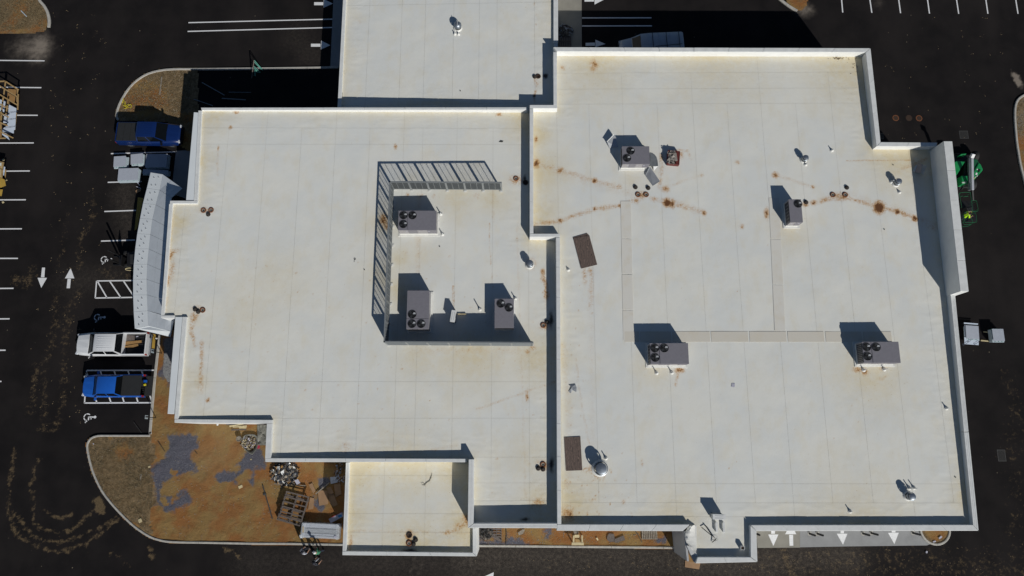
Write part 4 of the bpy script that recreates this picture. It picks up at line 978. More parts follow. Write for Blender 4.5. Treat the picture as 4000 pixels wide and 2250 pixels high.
# hood and loose sheet metal round the northern unit
c4 = U4.location
z4 = c4.z
pts = [Zg(915, 455), Zg(960, 470), Zg(1005, 505), Zg(1035, 545), Zg(1055, 610), Zg(1066, 715), Zg(1010, 720), Zg(915, 715)]
mb = MB(); mb.slab([W(p, z4+.72-.25*i/8) for i, p in enumerate(pts)], .05); mb.slab([W(p, z4+.30) for p in [Zg(915, 500), Zg(1030, 600), Zg(1040, 690), Zg(915, 700)]], .25); mb.shift(c4); mb.build('intake_hood', 'galvdull', U4)
mb = MB(); mb.slab([W(Zg(985, 720), z4+.40), W(Zg(1062, 722), z4+.42), W(Zg(985, 808), z4+.05)], .02); mb.shift(c4); mb.build('filter_screen', 'coping', U4)
def loose(name, label, cat, pts, mt, th=.01, group=None):
    P3 = [RF(p, 'C', z) for p, z in pts]; c = sum(P3, Vector())/len(P3); c.z = min(p.z for p in P3)-th-.0
    mb = MB(); mb.slab(P3, th); mb.shift(c); o = mb.build(name, mt, None, c); tag(o, label, cat, group); return o
t = thing('bent_metal_sheet', 'bent grey metal sheet propped below the right corner of the hooded air unit', 'metal sheet', RF(Zg(965, 900), 'C'), 0, 'loose sheets by the hooded air unit')
P3 = [RF(Zg(912, 728), 'C', .30), RF(Zg(1103, 1005), 'C', .16), RF(Zg(965, 1092), 'C', .03), RF(Zg(828, 900), 'C', .03)]
mb = MB(); mb.slab(P3, .012); mb.shift(t.location); mb.build('sheet', 'sheetmetal', t)
mb = MB(); mb.slab([P3[0], P3[3], P3[3]+Vector((-.02, .03, .10)), P3[0]+Vector((-.02, .03, .12))], .01); mb.shift(t.location); mb.build('folded_lip', 'sheetmetal', t)
t = thing('bent_metal_sheet', 'bent grey metal sheet in the shadow at the upper left of the hooded air unit', 'metal sheet', RF(Zg(200, 250), 'C'), 0, 'loose sheets by the hooded air unit')
P3 = [RF(Zg(105, 262), 'C', .28), RF(Zg(245, 118), 'C', .42), RF(Zg(275, 178), 'C', .35), RF(Zg(318, 360), 'C', .04), RF(Zg(150, 382), 'C', .04)]
mb = MB(); mb.slab(P3, .012); mb.shift(t.location); mb.build('sheet', 'sheetmetal', t)
mb = MB(); mb.slab([P3[0], P3[1], P3[1]+Vector((-.05, -.02, .10)), P3[0]+Vector((-.05, -.02, .10))], .01); mb.shift(t.location); mb.build('folded_lip', 'coping', t)

# metal rain-capped vents
def vent(label, key, s, r, h, pipes=0, dome=False):
    z = 4.3
    for _ in range(5): p = W(s, z+h); z = roofz(key, p.x, p.y)
    t = thing('roof_vent', label, 'roof vent', (p.x, p.y, z), 0, 'round metal vents on the roofs')
    MB().lathe([(r*1.22, .005), (r*1.08, .04), (r*.95, .12), (r*.9, .12)], n=20).build('flashing', 'curb', t, smooth=True)
    MB().lathe([(r*.72, .0), (r*.72, h*.72)], n=20).build('stack', 'galvdull', t, smooth=True)
    MB().lathe([(r*.95, h*.50), (r*1.0, h*.52), (r*1.0, h*.72), (r*.93, h*.74), (r*.90, h*.60)], n=24).build('collar', 'galv', t, smooth=True)
    if dome: MB().lathe([(.001, h), (r*.3, h*.985), (r*.62, h*.93), (r*.88, h*.82), (r*.92, h*.78)], n=20).build('rain_cap', 'galv', t, smooth=True)
    else: MB().lathe([(.001, h), (r*.62, h*.985), (r*.78, h*.95), (r*.80, h*.84), (r*.60, h*.82)], n=24).build('rain_cap', 'galv', t, smooth=True)
    if dome: MB().box((0, 0, h+.01), (.03, r*1.5, .02)).build('seam_rib', 'coping', t)
    return t
vent('domed silver vent with a ribbed top on the northern wing roof', 'A', k(1, 0, 2025, 235), .34, .72, dome=True)
vent('round silver vent beside the dividing wall, right of the louvred screen', 'B', k(2, 1, 178, 1197), .31, .75)
vent('round silver vent nearest the inner north-east corner of the east roof', 'C', k(3, 1, 387, 132), .26, .65)
vent('round silver vent closest to the tall east parapet', 'C', k(3, 1, 1325, 370), .28, .65)
vent('round silver vent near the bottom right corner of the east roof', 'C', k(3, 3, 1460, 650), .31, .72)
vent('largest round silver vent, right of the lower plywood sheet', 'C', k(2, 3, 900, 368), .54, .95)

# thin white plumbing pipes with flared boots
def pipe(label, key, s, h=.45, r=.04):
    p = RF(s, key); t = thing('vent_pipe', label, 'pipe', (p.x, p.y, p.z), 0, 'small white pipes through the roofs')
    MB().lathe([(.17, .004), (.13, .02), (.07, .14), (r+.015, .18)], n=12).build('boot', 'curb', t, smooth=True)
    MB().lathe([(r, .15), (r, h), (r*.6, h), (r*.6, h-.06)], n=10).build('pipe', 'plasticwhite', t, smooth=True)
for lb, key, s, h in (('white pipe right of the top left screened air unit, upper of two', 'B', k(1, 1, 1860, 708), .45), ('white pipe right of the top left screened air unit, lower of two', 'B', k(1, 1, 1878, 912), .45),
        ('white pipe under the left east-roof air unit, left of two', 'C', k(2, 2, 1455, 858), .5), ('white pipe under the left east-roof air unit, right of two', 'C', k(2, 2, 1608, 855), .45),
        ('white pipe in a rust stain under the easternmost air unit', 'C', k(3, 2, 963, 828), .42), ('white pipe under the easternmost air unit, right of the rusty one', 'C', k(3, 2, 1170, 822), .5),
        ('white pipe beside the two-fan unit in the screen, near its upper right corner', 'B', Zf(2145, 470), .4), ('white pipe with a long shadow between the mini split and the two-fan unit', 'B', Zf(1590, 640), .62),
        ('lone white pipe near the top right of the east roof', 'C', k(3, 1, 643, 67), .30), ('white pipe left of the vent closest to the tall parapet', 'C', k(3, 1, 1240, 385), .45),
        ('white pipe below the vent closest to the tall parapet', 'C', k(3, 1, 1322, 487), .22), ('white pipe just below the vent at the inner north-east corner', 'C', k(3, 1, 378, 210), .38),
        ('lone white pipe close to the long east parapet', 'C', k(3, 2, 1795, 1212), .32), ('lone white pipe on the wrinkled membrane by the south parapet', 'C', k(3, 3, 825, 797), .33),
        ('white pipe above the bottom right vent, left of two', 'C', k(3, 3, 1420, 562), .42), ('white pipe above the bottom right vent, right of two', 'C', k(3, 3, 1468, 562), .42),
        ('white pipe upper right of the largest vent', 'C', k(2, 3, 945, 262), .38), ('short white pipe right of the upper plywood sheet wall side', 'C', k(2, 1, 568, 1268), .22),
        ('white pipe below the domed vent, left of two', 'A', k(1, 0, 2003, 345), .3), ('white pipe below the domed vent, right of two', 'A', k(1, 0, 2040, 347), .3)):
    pipe(lb, key, s, h)

# roof drains and strainer baskets
def drain(label, key, s, dark=False):
    p = RF(s, key); t = thing('roof_drain', label, 'roof drain', (p.x, p.y, p.z), 0, 'rusty roof drain rings')
    MB().lathe([(.13, .02), (.15, .05), (.20, .055), (.225, .03), (.23, .003)], n=22).build('clamp_ring', 'rust' if not dark else 'rustdark', t, smooth=True)
    MB().lathe([(.001, .012), (.06, .012)], n=14).build('drain_hole', 'black', t)
    MB().lathe([(.06, .012), (.13, .022)], n=18).build('sump', 'conctan' if not dark else 'rustdark', t)
def basket(label, key, s):
    p = RF(s, key); t = thing('strainer_basket', label, 'strainer', (p.x, p.y, p.z), rr_.uniform(0, 3), 'cast strainer baskets lying on the roofs')
    m_ = MB()
    for i in range(8):
        a = i*math.pi/4
        m_.tube([(.17*math.cos(a), .17*math.sin(a), .01), (.16*math.cos(a+.15), .16*math.sin(a+.15), .08), (.09*math.cos(a+.4), .09*math.sin(a+.4), .14), (.01, 0, .15)], .013, 5)
    m_.build('rib', 'iron', t); MB().lathe([(.15, .0), (.19, .0), (.19, .025), (.15, .025), (.15, 0)], n=18).build('rim', 'iron', t)
    MB().lathe([(.001, .10), (.12, .06), (.15, .01)], n=14).build('mesh_bowl', 'rustdark', t)
for lb, key, s, d in (('pale drain ring, left of a pair near the west wall', 'B', v(512, 529), 0), ('rusty drain ring, right of a pair near the west wall', 'B', v(531, 528.5), 0), ('rusty drain ring with two baskets near the west wall, lower group', 'B', v(510, 780), 0),
        ('drain ring by the dividing wall, above the louvred screen right end', 'B', v(1298, 449), 0), ('drain ring by the dividing wall, level with the screened units', 'B', v(1366.5, 818), 0), ('drain ring by the dividing wall, lowest of the column', 'B', v(1366, 1168.5), 0),
        ('dark drain ring in the shadow of the dividing wall, top of the column', 'B', v(1322, 459), 1), ('rusty drain ring on the low south bay, upper of two', 'D', v(1029.5, 1346), 1), ('pale drain ring on the low south bay, lower of two', 'D', v(1029, 1366.5), 0),
        ('drain ring in a brown stain below the hooded air unit, left of two', 'C', v(1605, 489.5), 0), ('drain ring in a brown stain below the hooded air unit, right of two', 'C', v(1625.5, 489.5), 0),
        ('drain ring right of the one-fan unit, left of two', 'C', v(2095, 490), 0), ('drain ring right of the one-fan unit, right of two', 'C', v(2126, 490), 0), ('rusty drain ring near the parapet corner of the northern wing', 'A', v(1354, 192), 1)):
    drain(lb, key, s, d)
for lb, key, s in (('basket below the drain pair near the west wall', 'B', v(524, 539.5)), ('left basket at the lower drain near the west wall', 'B', v(491, 778)), ('right basket at the lower drain near the west wall', 'B', v(499, 784)),
        ('basket beside the dividing wall drain level with the screened units', 'B', v(1376, 810)), ('left basket at the lowest dividing wall drain', 'B', v(1354, 1178)), ('right basket at the lowest dividing wall drain', 'B', v(1366, 1180)),
        ('upper basket on the low south bay', 'D', v(1045.5, 1358)), ('lower basket on the low south bay', 'D', v(1040, 1368.5)), ('basket upper left of the stained drains below the hooded unit', 'C', v(1598.5, 471)), ('basket upper right of the stained drains below the hooded unit', 'C', v(1630.5, 473)),
        ('basket above the right drain, east of the one-fan unit', 'C', v(2130, 472)), ('basket touching the right side of the one-fan unit', 'C', v(2027.5, 509)), ('basket on the northern wing beside its drain', 'A', v(1345, 193))):
    basket('dark strainer '+lb, key, s)

# louvred screen
Ntop = TOPB-.35+1.72
c_ne, c_nw, c_sw, c_se = [W(p, Ntop) for p in ((1957, 712), (1523, 709.5), (1500.5, 1334.5), (2081, 1338.5))]
t = thing('louvred_screen', 'grey louvred screen wall standing round three air units on the western roof', 'screen', ((c_nw.x+c_se.x)/2, (c_nw.y+c_se.y)/2, 4.3), 0)
def fence_run(a, b, n, outward, label=None):
    a = Vector((a.x, a.y, 0)); b = Vector((b.x, b.y, 0)); d = (b-a); L = d.length; d.normalize(); o_ = Vector(outward).normalized()
    ang = math.atan2(d.y, d.x); zb = roofz('B', (a.x+b.x)/2, (a.y+b.y)/2)+.16; zt = Ntop
    def bx(name, c, dim, mt, bev=0):
        m_ = MB(); m_.box((0, 0, 0), dim); o = m_.build(name, mt, t, (c.x-t.location.x, c.y-t.location.y, c.z-t.location.z), ang)
        return o
    bay = L/n
    for i in range(n+1):
        p = a+d*(i*bay); pw = .16 if 0 < i < n else .12
        bx('post', Vector((p.x, p.y, (zb-.16+zt)/2))-o_*.02, (pw, .12, zt-zb+.14), 'screenpost')
        bx('foot_plate', Vector((p.x, p.y, zb-.135))-o_*.08, (.22, .26, .03), 'curb')
    for zz, hh in ((zb+.03, .07), (zt-.04, .09)): bx('rail', Vector(((a.x+b.x)/2, (a.y+b.y)/2, zz)), (L+.1, .10, hh), 'screenpost')
    for i in range(n):
        c = a+d*((i+.5)*bay); m_ = MB(); nb = 26; H_ = zt-zb-.16
        me_key = 'blades'
        tilt = R_(50) if abs(outward[0]) > .5 else R_(37)
        sgn = 1 if (Vector((-d.y, d.x, 0)).dot(o_) > 0) else -1
        for j in range(nb):
            z = zb+.09+H_*(j+.5)/nb
            m_.box((0, 0, z-t.location.z), (bay-.17, .125, .010), rx=-sgn*tilt)
        ob_ = m_.build('louvre_blades', 'screen', t, (c.x-t.location.x, c.y-t.location.y, 0), ang); stuff(ob_)
        for q in (-.165, .165):
            c2 = a+d*((i+.5+q)*bay); bx('mullion', Vector((c2.x, c2.y, (zb+zt)/2))-o_*.06, (.03, .03, H_), 'screenpost')
fence_run(c_nw, c_ne, 6, (0, 1, 0)); fence_run(c_nw, c_sw, 8, (-1, 0, 0)); fence_run(c_sw, c_se, 7, (0, -1, 0))

# plywood sheets on the roof
def plysheets(label, key, quads):
    P0 = [RF(p, key) for p in quads[0]]; c = sum(P0, Vector())/4
    ang = math.atan2((P0[3]-P0[0]).y, (P0[3]-P0[0]).x)
    t = thing('plywood_sheet', label, 'plywood', c, 0)
    for i, q in enumerate(quads):
        m_ = MB(); m_.slab([RF(p, key, .03+.03*i) for p in q], .022); m_.shift(c); m_.build('sheet' if i else 'lower_sheet', 'ply', t)
plysheets('weathered brown plywood sheets stacked askew on the east roof near the wall jog', 'C', [[k(2, 1, 612, 940), k(2, 1, 755, 898), k(2, 1, 768, 912), k(2, 1, 708, 1252)], [k(2, 1, 617, 950), k(2, 1, 778, 918), k(2, 1, 858, 1215), k(2, 1, 697, 1255)]])
plysheets('weathered plywood sheet lying flat left of the largest round vent', 'C', [[k(2, 3, 525, 52), k(2, 3, 688, 44), k(2, 3, 708, 384), k(2, 3, 544, 390)]])
# red box of crumpled film
p = RF(Zg(1340, 590), 'C'); t = thing('red_bin', 'red open box full of crumpled clear film, right of the hooded air unit', 'box', p, R_(-6))
w1, l1 = .98, 1.18
MB().box((0, 0, .04), (w1, l1, .06)).build('base', 'redbox', t)
for sx in (-1, 1): MB().box((sx*w1/2, 0, .22), (.04, l1, .40)).build('side_panel', 'redbox', t)
for sy in (-1, 1): MB().box((0, sy*l1/2, .22), (w1-.05, .04, .40)).build('end_panel', 'redbox', t)
MB().box((.36, 0, .36), (.30, l1-.06, .06)).build('lid_flap', 'redbox', t)
m_ = MB(); r2 = random.Random(3)
for i in range(70):
    cx2, cy2, cz2 = -.18+r2.uniform(-.34, .30), r2.uniform(-.60, .56), .36+r2.uniform(0, .16); a = r2.uniform(0, 3.1); s = r2.uniform(.07, .18)
    m_.add([(cx2+s*math.cos(a), cy2+s*math.sin(a), cz2), (cx2-s*math.sin(a), cy2+s*math.cos(a), cz2+r2.uniform(-.08, .08)), (cx2-s*math.cos(a), cy2-s*math.sin(a), cz2+r2.uniform(-.05, .05)), (cx2+s*math.sin(a)*.6, cy2-s*.6, cz2+r2.uniform(-.08, .08))], [(0, 1, 2, 3)])
m_.box((.14, .05, .42), (.24, .7, .10), rz=.2)
m_.build('crumpled_film', 'plastic', t)
# mini split condensers
def minisplit(label, key, s, rz, stand=False):
    p = RF(s, key, .8); z = roofz(key, p.x, p.y)
    t = thing('mini_split_condenser', label, 'condenser', (p.x, p.y, z), rz)
    MB().box((0, 0, .46), (.92, .34, .66)).build('cabinet', 'curb', t, bevel=.02)
    MB().box((0, 0, .80), (.96, .38, .03)).build('lid', 'coping', t, bevel=.01)
    for i in (-1, 1): MB().box((0, i*.08, .818), (.62, .012, .008)).build('lid_groove', 'galvdull', t)
    MB().lathe([(.001, 0), (.25, 0), (.26, .02), (.24, .02)], n=20, axis='Y').shift((-.12, .175, -.46)).build('fan_grille', 'black', t)
    for sx in (-.34, .34): MB().box((sx, 0, .07), (.07, .44, .12)).build('foot', 'galvdull', t)
minisplit('pale mini split condenser standing upright between the screened air units', 'B', Zf(1167, 742), R_(82))
minisplit('pale mini split condenser above two short rails near the torn south corner', 'C', Zh(1165, 418), R_(-2))
for lb, q in (('white channel rail below the southern condenser, left of two', 1), ('white channel rail below the southern condenser, right of two', 2)):
    x0 = 1105 if q == 1 else 1235
    p = RF(Zh(x0, 600), 'C'); t = thing('support_rail', lb, 'rail', p, R_(-1), 'rails for the southern condenser')
    MB().box((0, 0, .19), (.16, .74, .10)).build('top_rail', 'coping', t, bevel=.015); MB().box((0, -.3, .07), (.12, .08, .14)).build('foot', 'curb', t); MB().box((0, .3, .07), (.12, .08, .14)).build('foot', 'curb', t)
# coiled black tube, square stub, offcut block, duct parts and litter
t = thing('line_set', 'two black insulated tubes rising from a boot near the torn corner', 'tube', RF(Zh(1105, 830), 'C'), 0)
def rel(s, dz, key='C'):
    q = RF(s, key, dz); return q-t.location
MB().tube([rel(Zh(1105, 832), .02), rel(Zh(1100, 815), .5), rel(Zh(1045, 770), .62), rel(Zh(910, 570), .08)], .035, 8).build('insulated_tube', 'black', t, smooth=True)
MB().tube([rel(Zh(1108, 836), .02), rel(Zh(1092, 812), .45), rel(Zh(1030, 760), .55), rel(Zh(842, 604), .06)], .03, 8).build('insulated_tube', 'black', t, smooth=True)
MB().tube([rel(Zh(1105, 830), .25), rel(Zh(1036, 880), .05)], .03, 8).build('elbow', 'black', t, smooth=True)
MB().tube([rel(Zh(1090+55*math.cos(a), 808+50*math.sin(a)), .05) for a in np.linspace(0, 5.5, 16)], .008, 5).build('wire_coil', 'wire', t)
p = RF(Zh(1570, 972), 'C'); t = thing('square_stub', 'short square metal stub with a rusty opening in the south corner of the roof bump', 'pipe stub', p, R_(-8))
for sx, sy, dx, dy in ((-1, 0, .025, .26), (1, 0, .025, .26), (0, -1, .22, .025), (0, 1, .22, .025)): MB().box((sx*.125, sy*.125, .17), (dx, dy, .34)).build('side_plate', 'coping', t)
MB().box((0, 0, .28), (.21, .21, .02)).build('opening', 'rustdark', t)
t = thing('duct_section', 'grey metal duct piece lying tilted in the shade of the tall east parapet', 'duct', RF(Zk(860, 650), 'C'), 0)
P3 = [RF(Zk(875, 710), 'C', .45), RF(Zk(905, 575), 'C', .45), RF(Zk(970, 595), 'C', .30), RF(Zk(915, 735), 'C', .28)]
mb = MB(); mb.slab(P3, .02); mb.shift(t.location); mb.build('outer_flange', 'sheetmetal', t)
P3 = [RF(Zk(780, 690), 'C', .05), RF(Zk(830, 555), 'C', .12), RF(Zk(905, 575), 'C', .44), RF(Zk(870, 712), 'C', .44)]
mb = MB(); mb.slab(P3, .02); mb.shift(t.location); mb.build('side_sheet', 'unit', t)
mb = MB(); mb.slab([RF(Zk(750, 672), 'C', .02), RF(Zk(800, 580), 'C', .10), RF(Zk(815, 590), 'C', .1), RF(Zk(775, 690), 'C', .04)], .02); mb.shift(t.location); mb.build('folded_lip', 'coping', t)
p = RF(Zk(435, 579), 'C'); tag(MB().box((0, 0, .02), (.12, .05, .04)).build('metal_offcut', 'iron', None, p, R_(-60)), 'tiny dark metal offcut alone left of the duct piece', 'offcut')
t = thing('crumpled_paper', 'torn grey crumpled packaging on the east roof above the lower plywood sheet', 'litter', RF(k(2, 2, 608, 1015), 'C'))
m_ = MB(); Q = lambda x, y, z: RF(k(2, 2, x, y), 'C', z)-t.location
for q in ([(568, 975, .02), (640, 972, .06), (650, 1005, .02), (600, 1000, .10)], [(600, 1000, .10), (650, 1005, .03), (648, 1050, .02), (610, 1030, .09)], [(605, 1005, .11), (612, 1030, .05), (590, 1062, .01), (568, 1045, .02)]): m_.slab([Q(*p) for p in q], .004)
m_.build('torn_sheet', 'sheetmetal', t)
tag(loose('flat_litter', 'small lilac grey square of paper on the open east roof', 'paper', [(k(2, 2, 2210, 960), .01), (k(2, 2, 2244, 962), .02), (k(2, 2, 2240, 1002), .01), (k(2, 2, 2207, 998), .02)], 'paper', .003), 'small lilac grey square of paper on the open east roof', 'paper')
p = RF(k(1, 0, 2467, 1423), 'B'); tag(MB().slab([Vector((-.2, -.06, .02)), Vector((.1, -.08, .01)), Vector((.2, .03, .03)), Vector((-.05, .10, .02))], .008).build('metal_offcut', 'iron', None, p), 'flat dark scrap near the top right of the western roof', 'scrap')
t = thing('fallen_twig', 'crooked dark twig lying on the low south bay roof', 'twig', RF(k(1, 3, 1740, 480), 'D'))
q = lambda x, y: RF(k(1, 3, x, y), 'D', .03)-t.location
MB().tube([q(1772, 415), q(1760, 455), q(1748, 490), q(1715, 510), q(1695, 535), q(1672, 533)], [.012, .016, .02, .02, .018, .01], 6).build('stem', 'bark', t)
MB().tube([q(1748, 470), q(1770, 458)], .01, 5).build('side_shoot', 'bark', t); MB().tube([q(1700, 525), q(1680, 508), q(1662, 515)], .012, 5).build('side_shoot', 'bark', t)
m_ = MB()
for i in range(46):
    x = r2.gauss(1, .5)*60+3210 if i < 30 else r2.uniform(3290, 3350); x, y = (3000+(700+r2.gauss(0, 45))/2.576, (588+r2.gauss(0, 8))/2.576) if i < 32 else (3000+r2.uniform(790, 900)/2.576, r2.uniform(570, 740)/2.576)
    c = RF((x, y), 'C', .012); a = r2.random()*6; s = r2.uniform(.03, .065)
    m_.add([(c.x+s*math.cos(a), c.y+s*math.sin(a), c.z), (c.x-s*.6*math.sin(a), c.y+s*.6*math.cos(a), c.z+.02), (c.x-s*math.cos(a), c.y-s*math.sin(a), c.z), (c.x+s*.6*math.sin(a), c.y-s*.6*math.cos(a), c.z+.015)], [(0, 1, 2, 3)])
o = m_.build('dead_leaves', 'leaf'); tag(o, 'scattered brown dead leaves in the top right corner of the east roof', 'leaves', kind='stuff')
t = thing('offcut_board', 'short yellow wooden block beside the screened mini split', 'board', RF(Zf(1308, 715), 'B'), 0); MB().box((0, 0, .06), (.66, .07, .12)).build('board', 'woodpale', t)
for i, (lb, key, s) in enumerate((('small dark plug on the screened roof, below the upper left unit', 'B', k(1, 1, 1847, 1032)), ('small dark plug on the western roof left of the screen', 'B', k(1, 1, 1090, 1266)), ('small dark plug on the northern wing roof', 'A', k(1, 0, 2056, 914)), ('small dark plug on the east roof under the rust trail', 'C', k(3, 1, 1170, 860)), ('small dark plug near the bottom right of the east roof', 'C', k(3, 3, 1885, 453)))):
    p = RF(s, key); tag(MB().lathe([(.001, .05), (.04, .045), (.05, .0)], n=8).build('roof_plug', 'iron', None, p), lb, 'plug', 'small dark plugs on the roofs')
t = thing('wire_loop', 'small thin wire loop lying on the western roof left of the screen', 'wire', RF(k(1, 1, 995, 1160), 'B'))
q = lambda x, y: RF(k(1, 1, x, y), 'B', .02)-t.location
MB().tube([q(995+9*math.cos(a), 1158+9*math.sin(a)) for a in np.linspace(-1.6, 4.4, 12)]+[q(988, 1190)], .012, 5).build('wire', 'wire', t)

# ================================================================== CANOPY
t = thing('entrance_canopy', 'curved white metal panel canopy wrapped round the west entrance', 'canopy', W(Zc(150, 700), 0), 0)
oe = [(188, 28), (157, 160), (125, 285), (100, 412), (77, 538), (60, 665), (48, 793), (43, 918), (43, 1048), (48, 1190), (58, 1328)]
cr_ = [(290, 45), (262, 175), (230, 297), (203, 418), (185, 545), (173, 665), (160, 793), (155, 918), (157, 1048), (163, 1180), (168, 1305)]
ie = [(452, 160), (362, 240), (345, 360), (330, 485), (318, 610), (306, 728), (296, 850), (290, 965), (285, 1083), (278, 1210), (272, 1300)]
ZO, ZCR, ZI = 2.6, 2.85, 3.45
def shr(q, f=.988):
    c = sum(q, Vector())/len(q); return [c+(p-c)*f for p in q]
for i in range(10):
    q = [W(Zc(*oe[i]), ZO), W(Zc(*cr_[i]), ZCR), W(Zc(*cr_[i+1]), ZCR), W(Zc(*oe[i+1]), ZO)]
    MB().slab(shr(q), .06).shift(t.location).build('outer_panel', 'acm_out', t)
    if i < 9: A3, B3 = ie[i], ie[i+1]
    else: A3, B3 = (278, 1210), (362, 1352)
    f0, f1 = (.0, .36), (.38, 1.0)
    cols = [(0, .48), (.48, 1.0)] if i else [(0, .42), (.42, .75), (.75, 1.0)]
    if i == 9: cols = [(0, .36), (.36, .68), (.68, 1)]
    for u0, u1 in cols:
        L_ = lambda a, b, u: W(Zc(a[0]+(b[0]-a[0])*u, a[1]+(b[1]-a[1])*u), ZCR+(ZI-ZCR)*u)
        if i == 9:
            A4 = (385, 1245)
            q = [L_(cr_[9], A4, u0), L_(cr_[9], A4, u1), L_(cr_[10], (360, 1352), u1), L_(cr_[10], (360, 1352), u0)]
        else: q = [L_(cr_[i], A3, u0), L_(cr_[i], A3, u1), L_(cr_[i+1], B3, u1), L_(cr_[i+1], B3, u0)]
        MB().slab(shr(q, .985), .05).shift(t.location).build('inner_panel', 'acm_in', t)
    # fixing clips
    for u_, w__ in ((.35, .30), (.70, .22), (.30, .78), (.62, .74)) if i < 2 else ((.62, .2), (.35, .38), (.58, .64), (.30, .82)):
        x = (oe[i][0]*(1-w__)+oe[i+1][0]*w__)*(1-u_)+(cr_[i][0]*(1-w__)+cr_[i+1][0]*w__)*u_; y = (oe[i][1]*(1-w__)+oe[i+1][1]*w__)*(1-u_)+(cr_[i][1]*(1-w__)+cr_[i+1][1]*w__)*u_
        p = W(Zc(x, y), ZO+(ZCR-ZO)*u_)-t.location
        MB().box((p.x, p.y, p.z+.03), (.03, .10, .06)).box((p.x+.05, p.y-.04, p.z+.03), (.08, .03, .055)).build('clip', 'acm_clip', t)
q = [W(Zc(58, 1328), ZO), W(Zc(168, 1306), ZCR), W(Zc(362, 1354), ZI), W(Zc(352, 1398), ZI-.60)]
MB().slab(shr(q, .995), .05).shift(t.location).build('end_panel', 'acm_out', t)
m_ = MB()                                        # fascia under the outer edge and a soffit slab
fo = [W(Zc(*p), ZO-.03) for p in oe]
for i in range(10): m_.slab([fo[i], fo[i+1], fo[i+1]+Vector((.05, 0, 0)), fo[i]+Vector((.05, 0, 0))], .40)
m_.shift(t.location).build('fascia', 'acm_out', t)
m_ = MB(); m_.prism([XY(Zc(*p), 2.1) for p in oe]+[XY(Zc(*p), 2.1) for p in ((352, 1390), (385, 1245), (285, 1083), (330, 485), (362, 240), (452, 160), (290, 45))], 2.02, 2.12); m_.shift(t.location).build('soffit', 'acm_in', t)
for yy in (120, 700, 1300):
    p = W(Zc(235, yy), 2.1)-t.location; MB().box((p.x, p.y, 1.0), (.3, .3, 2.0)).build('column', 'wallgrey', t)

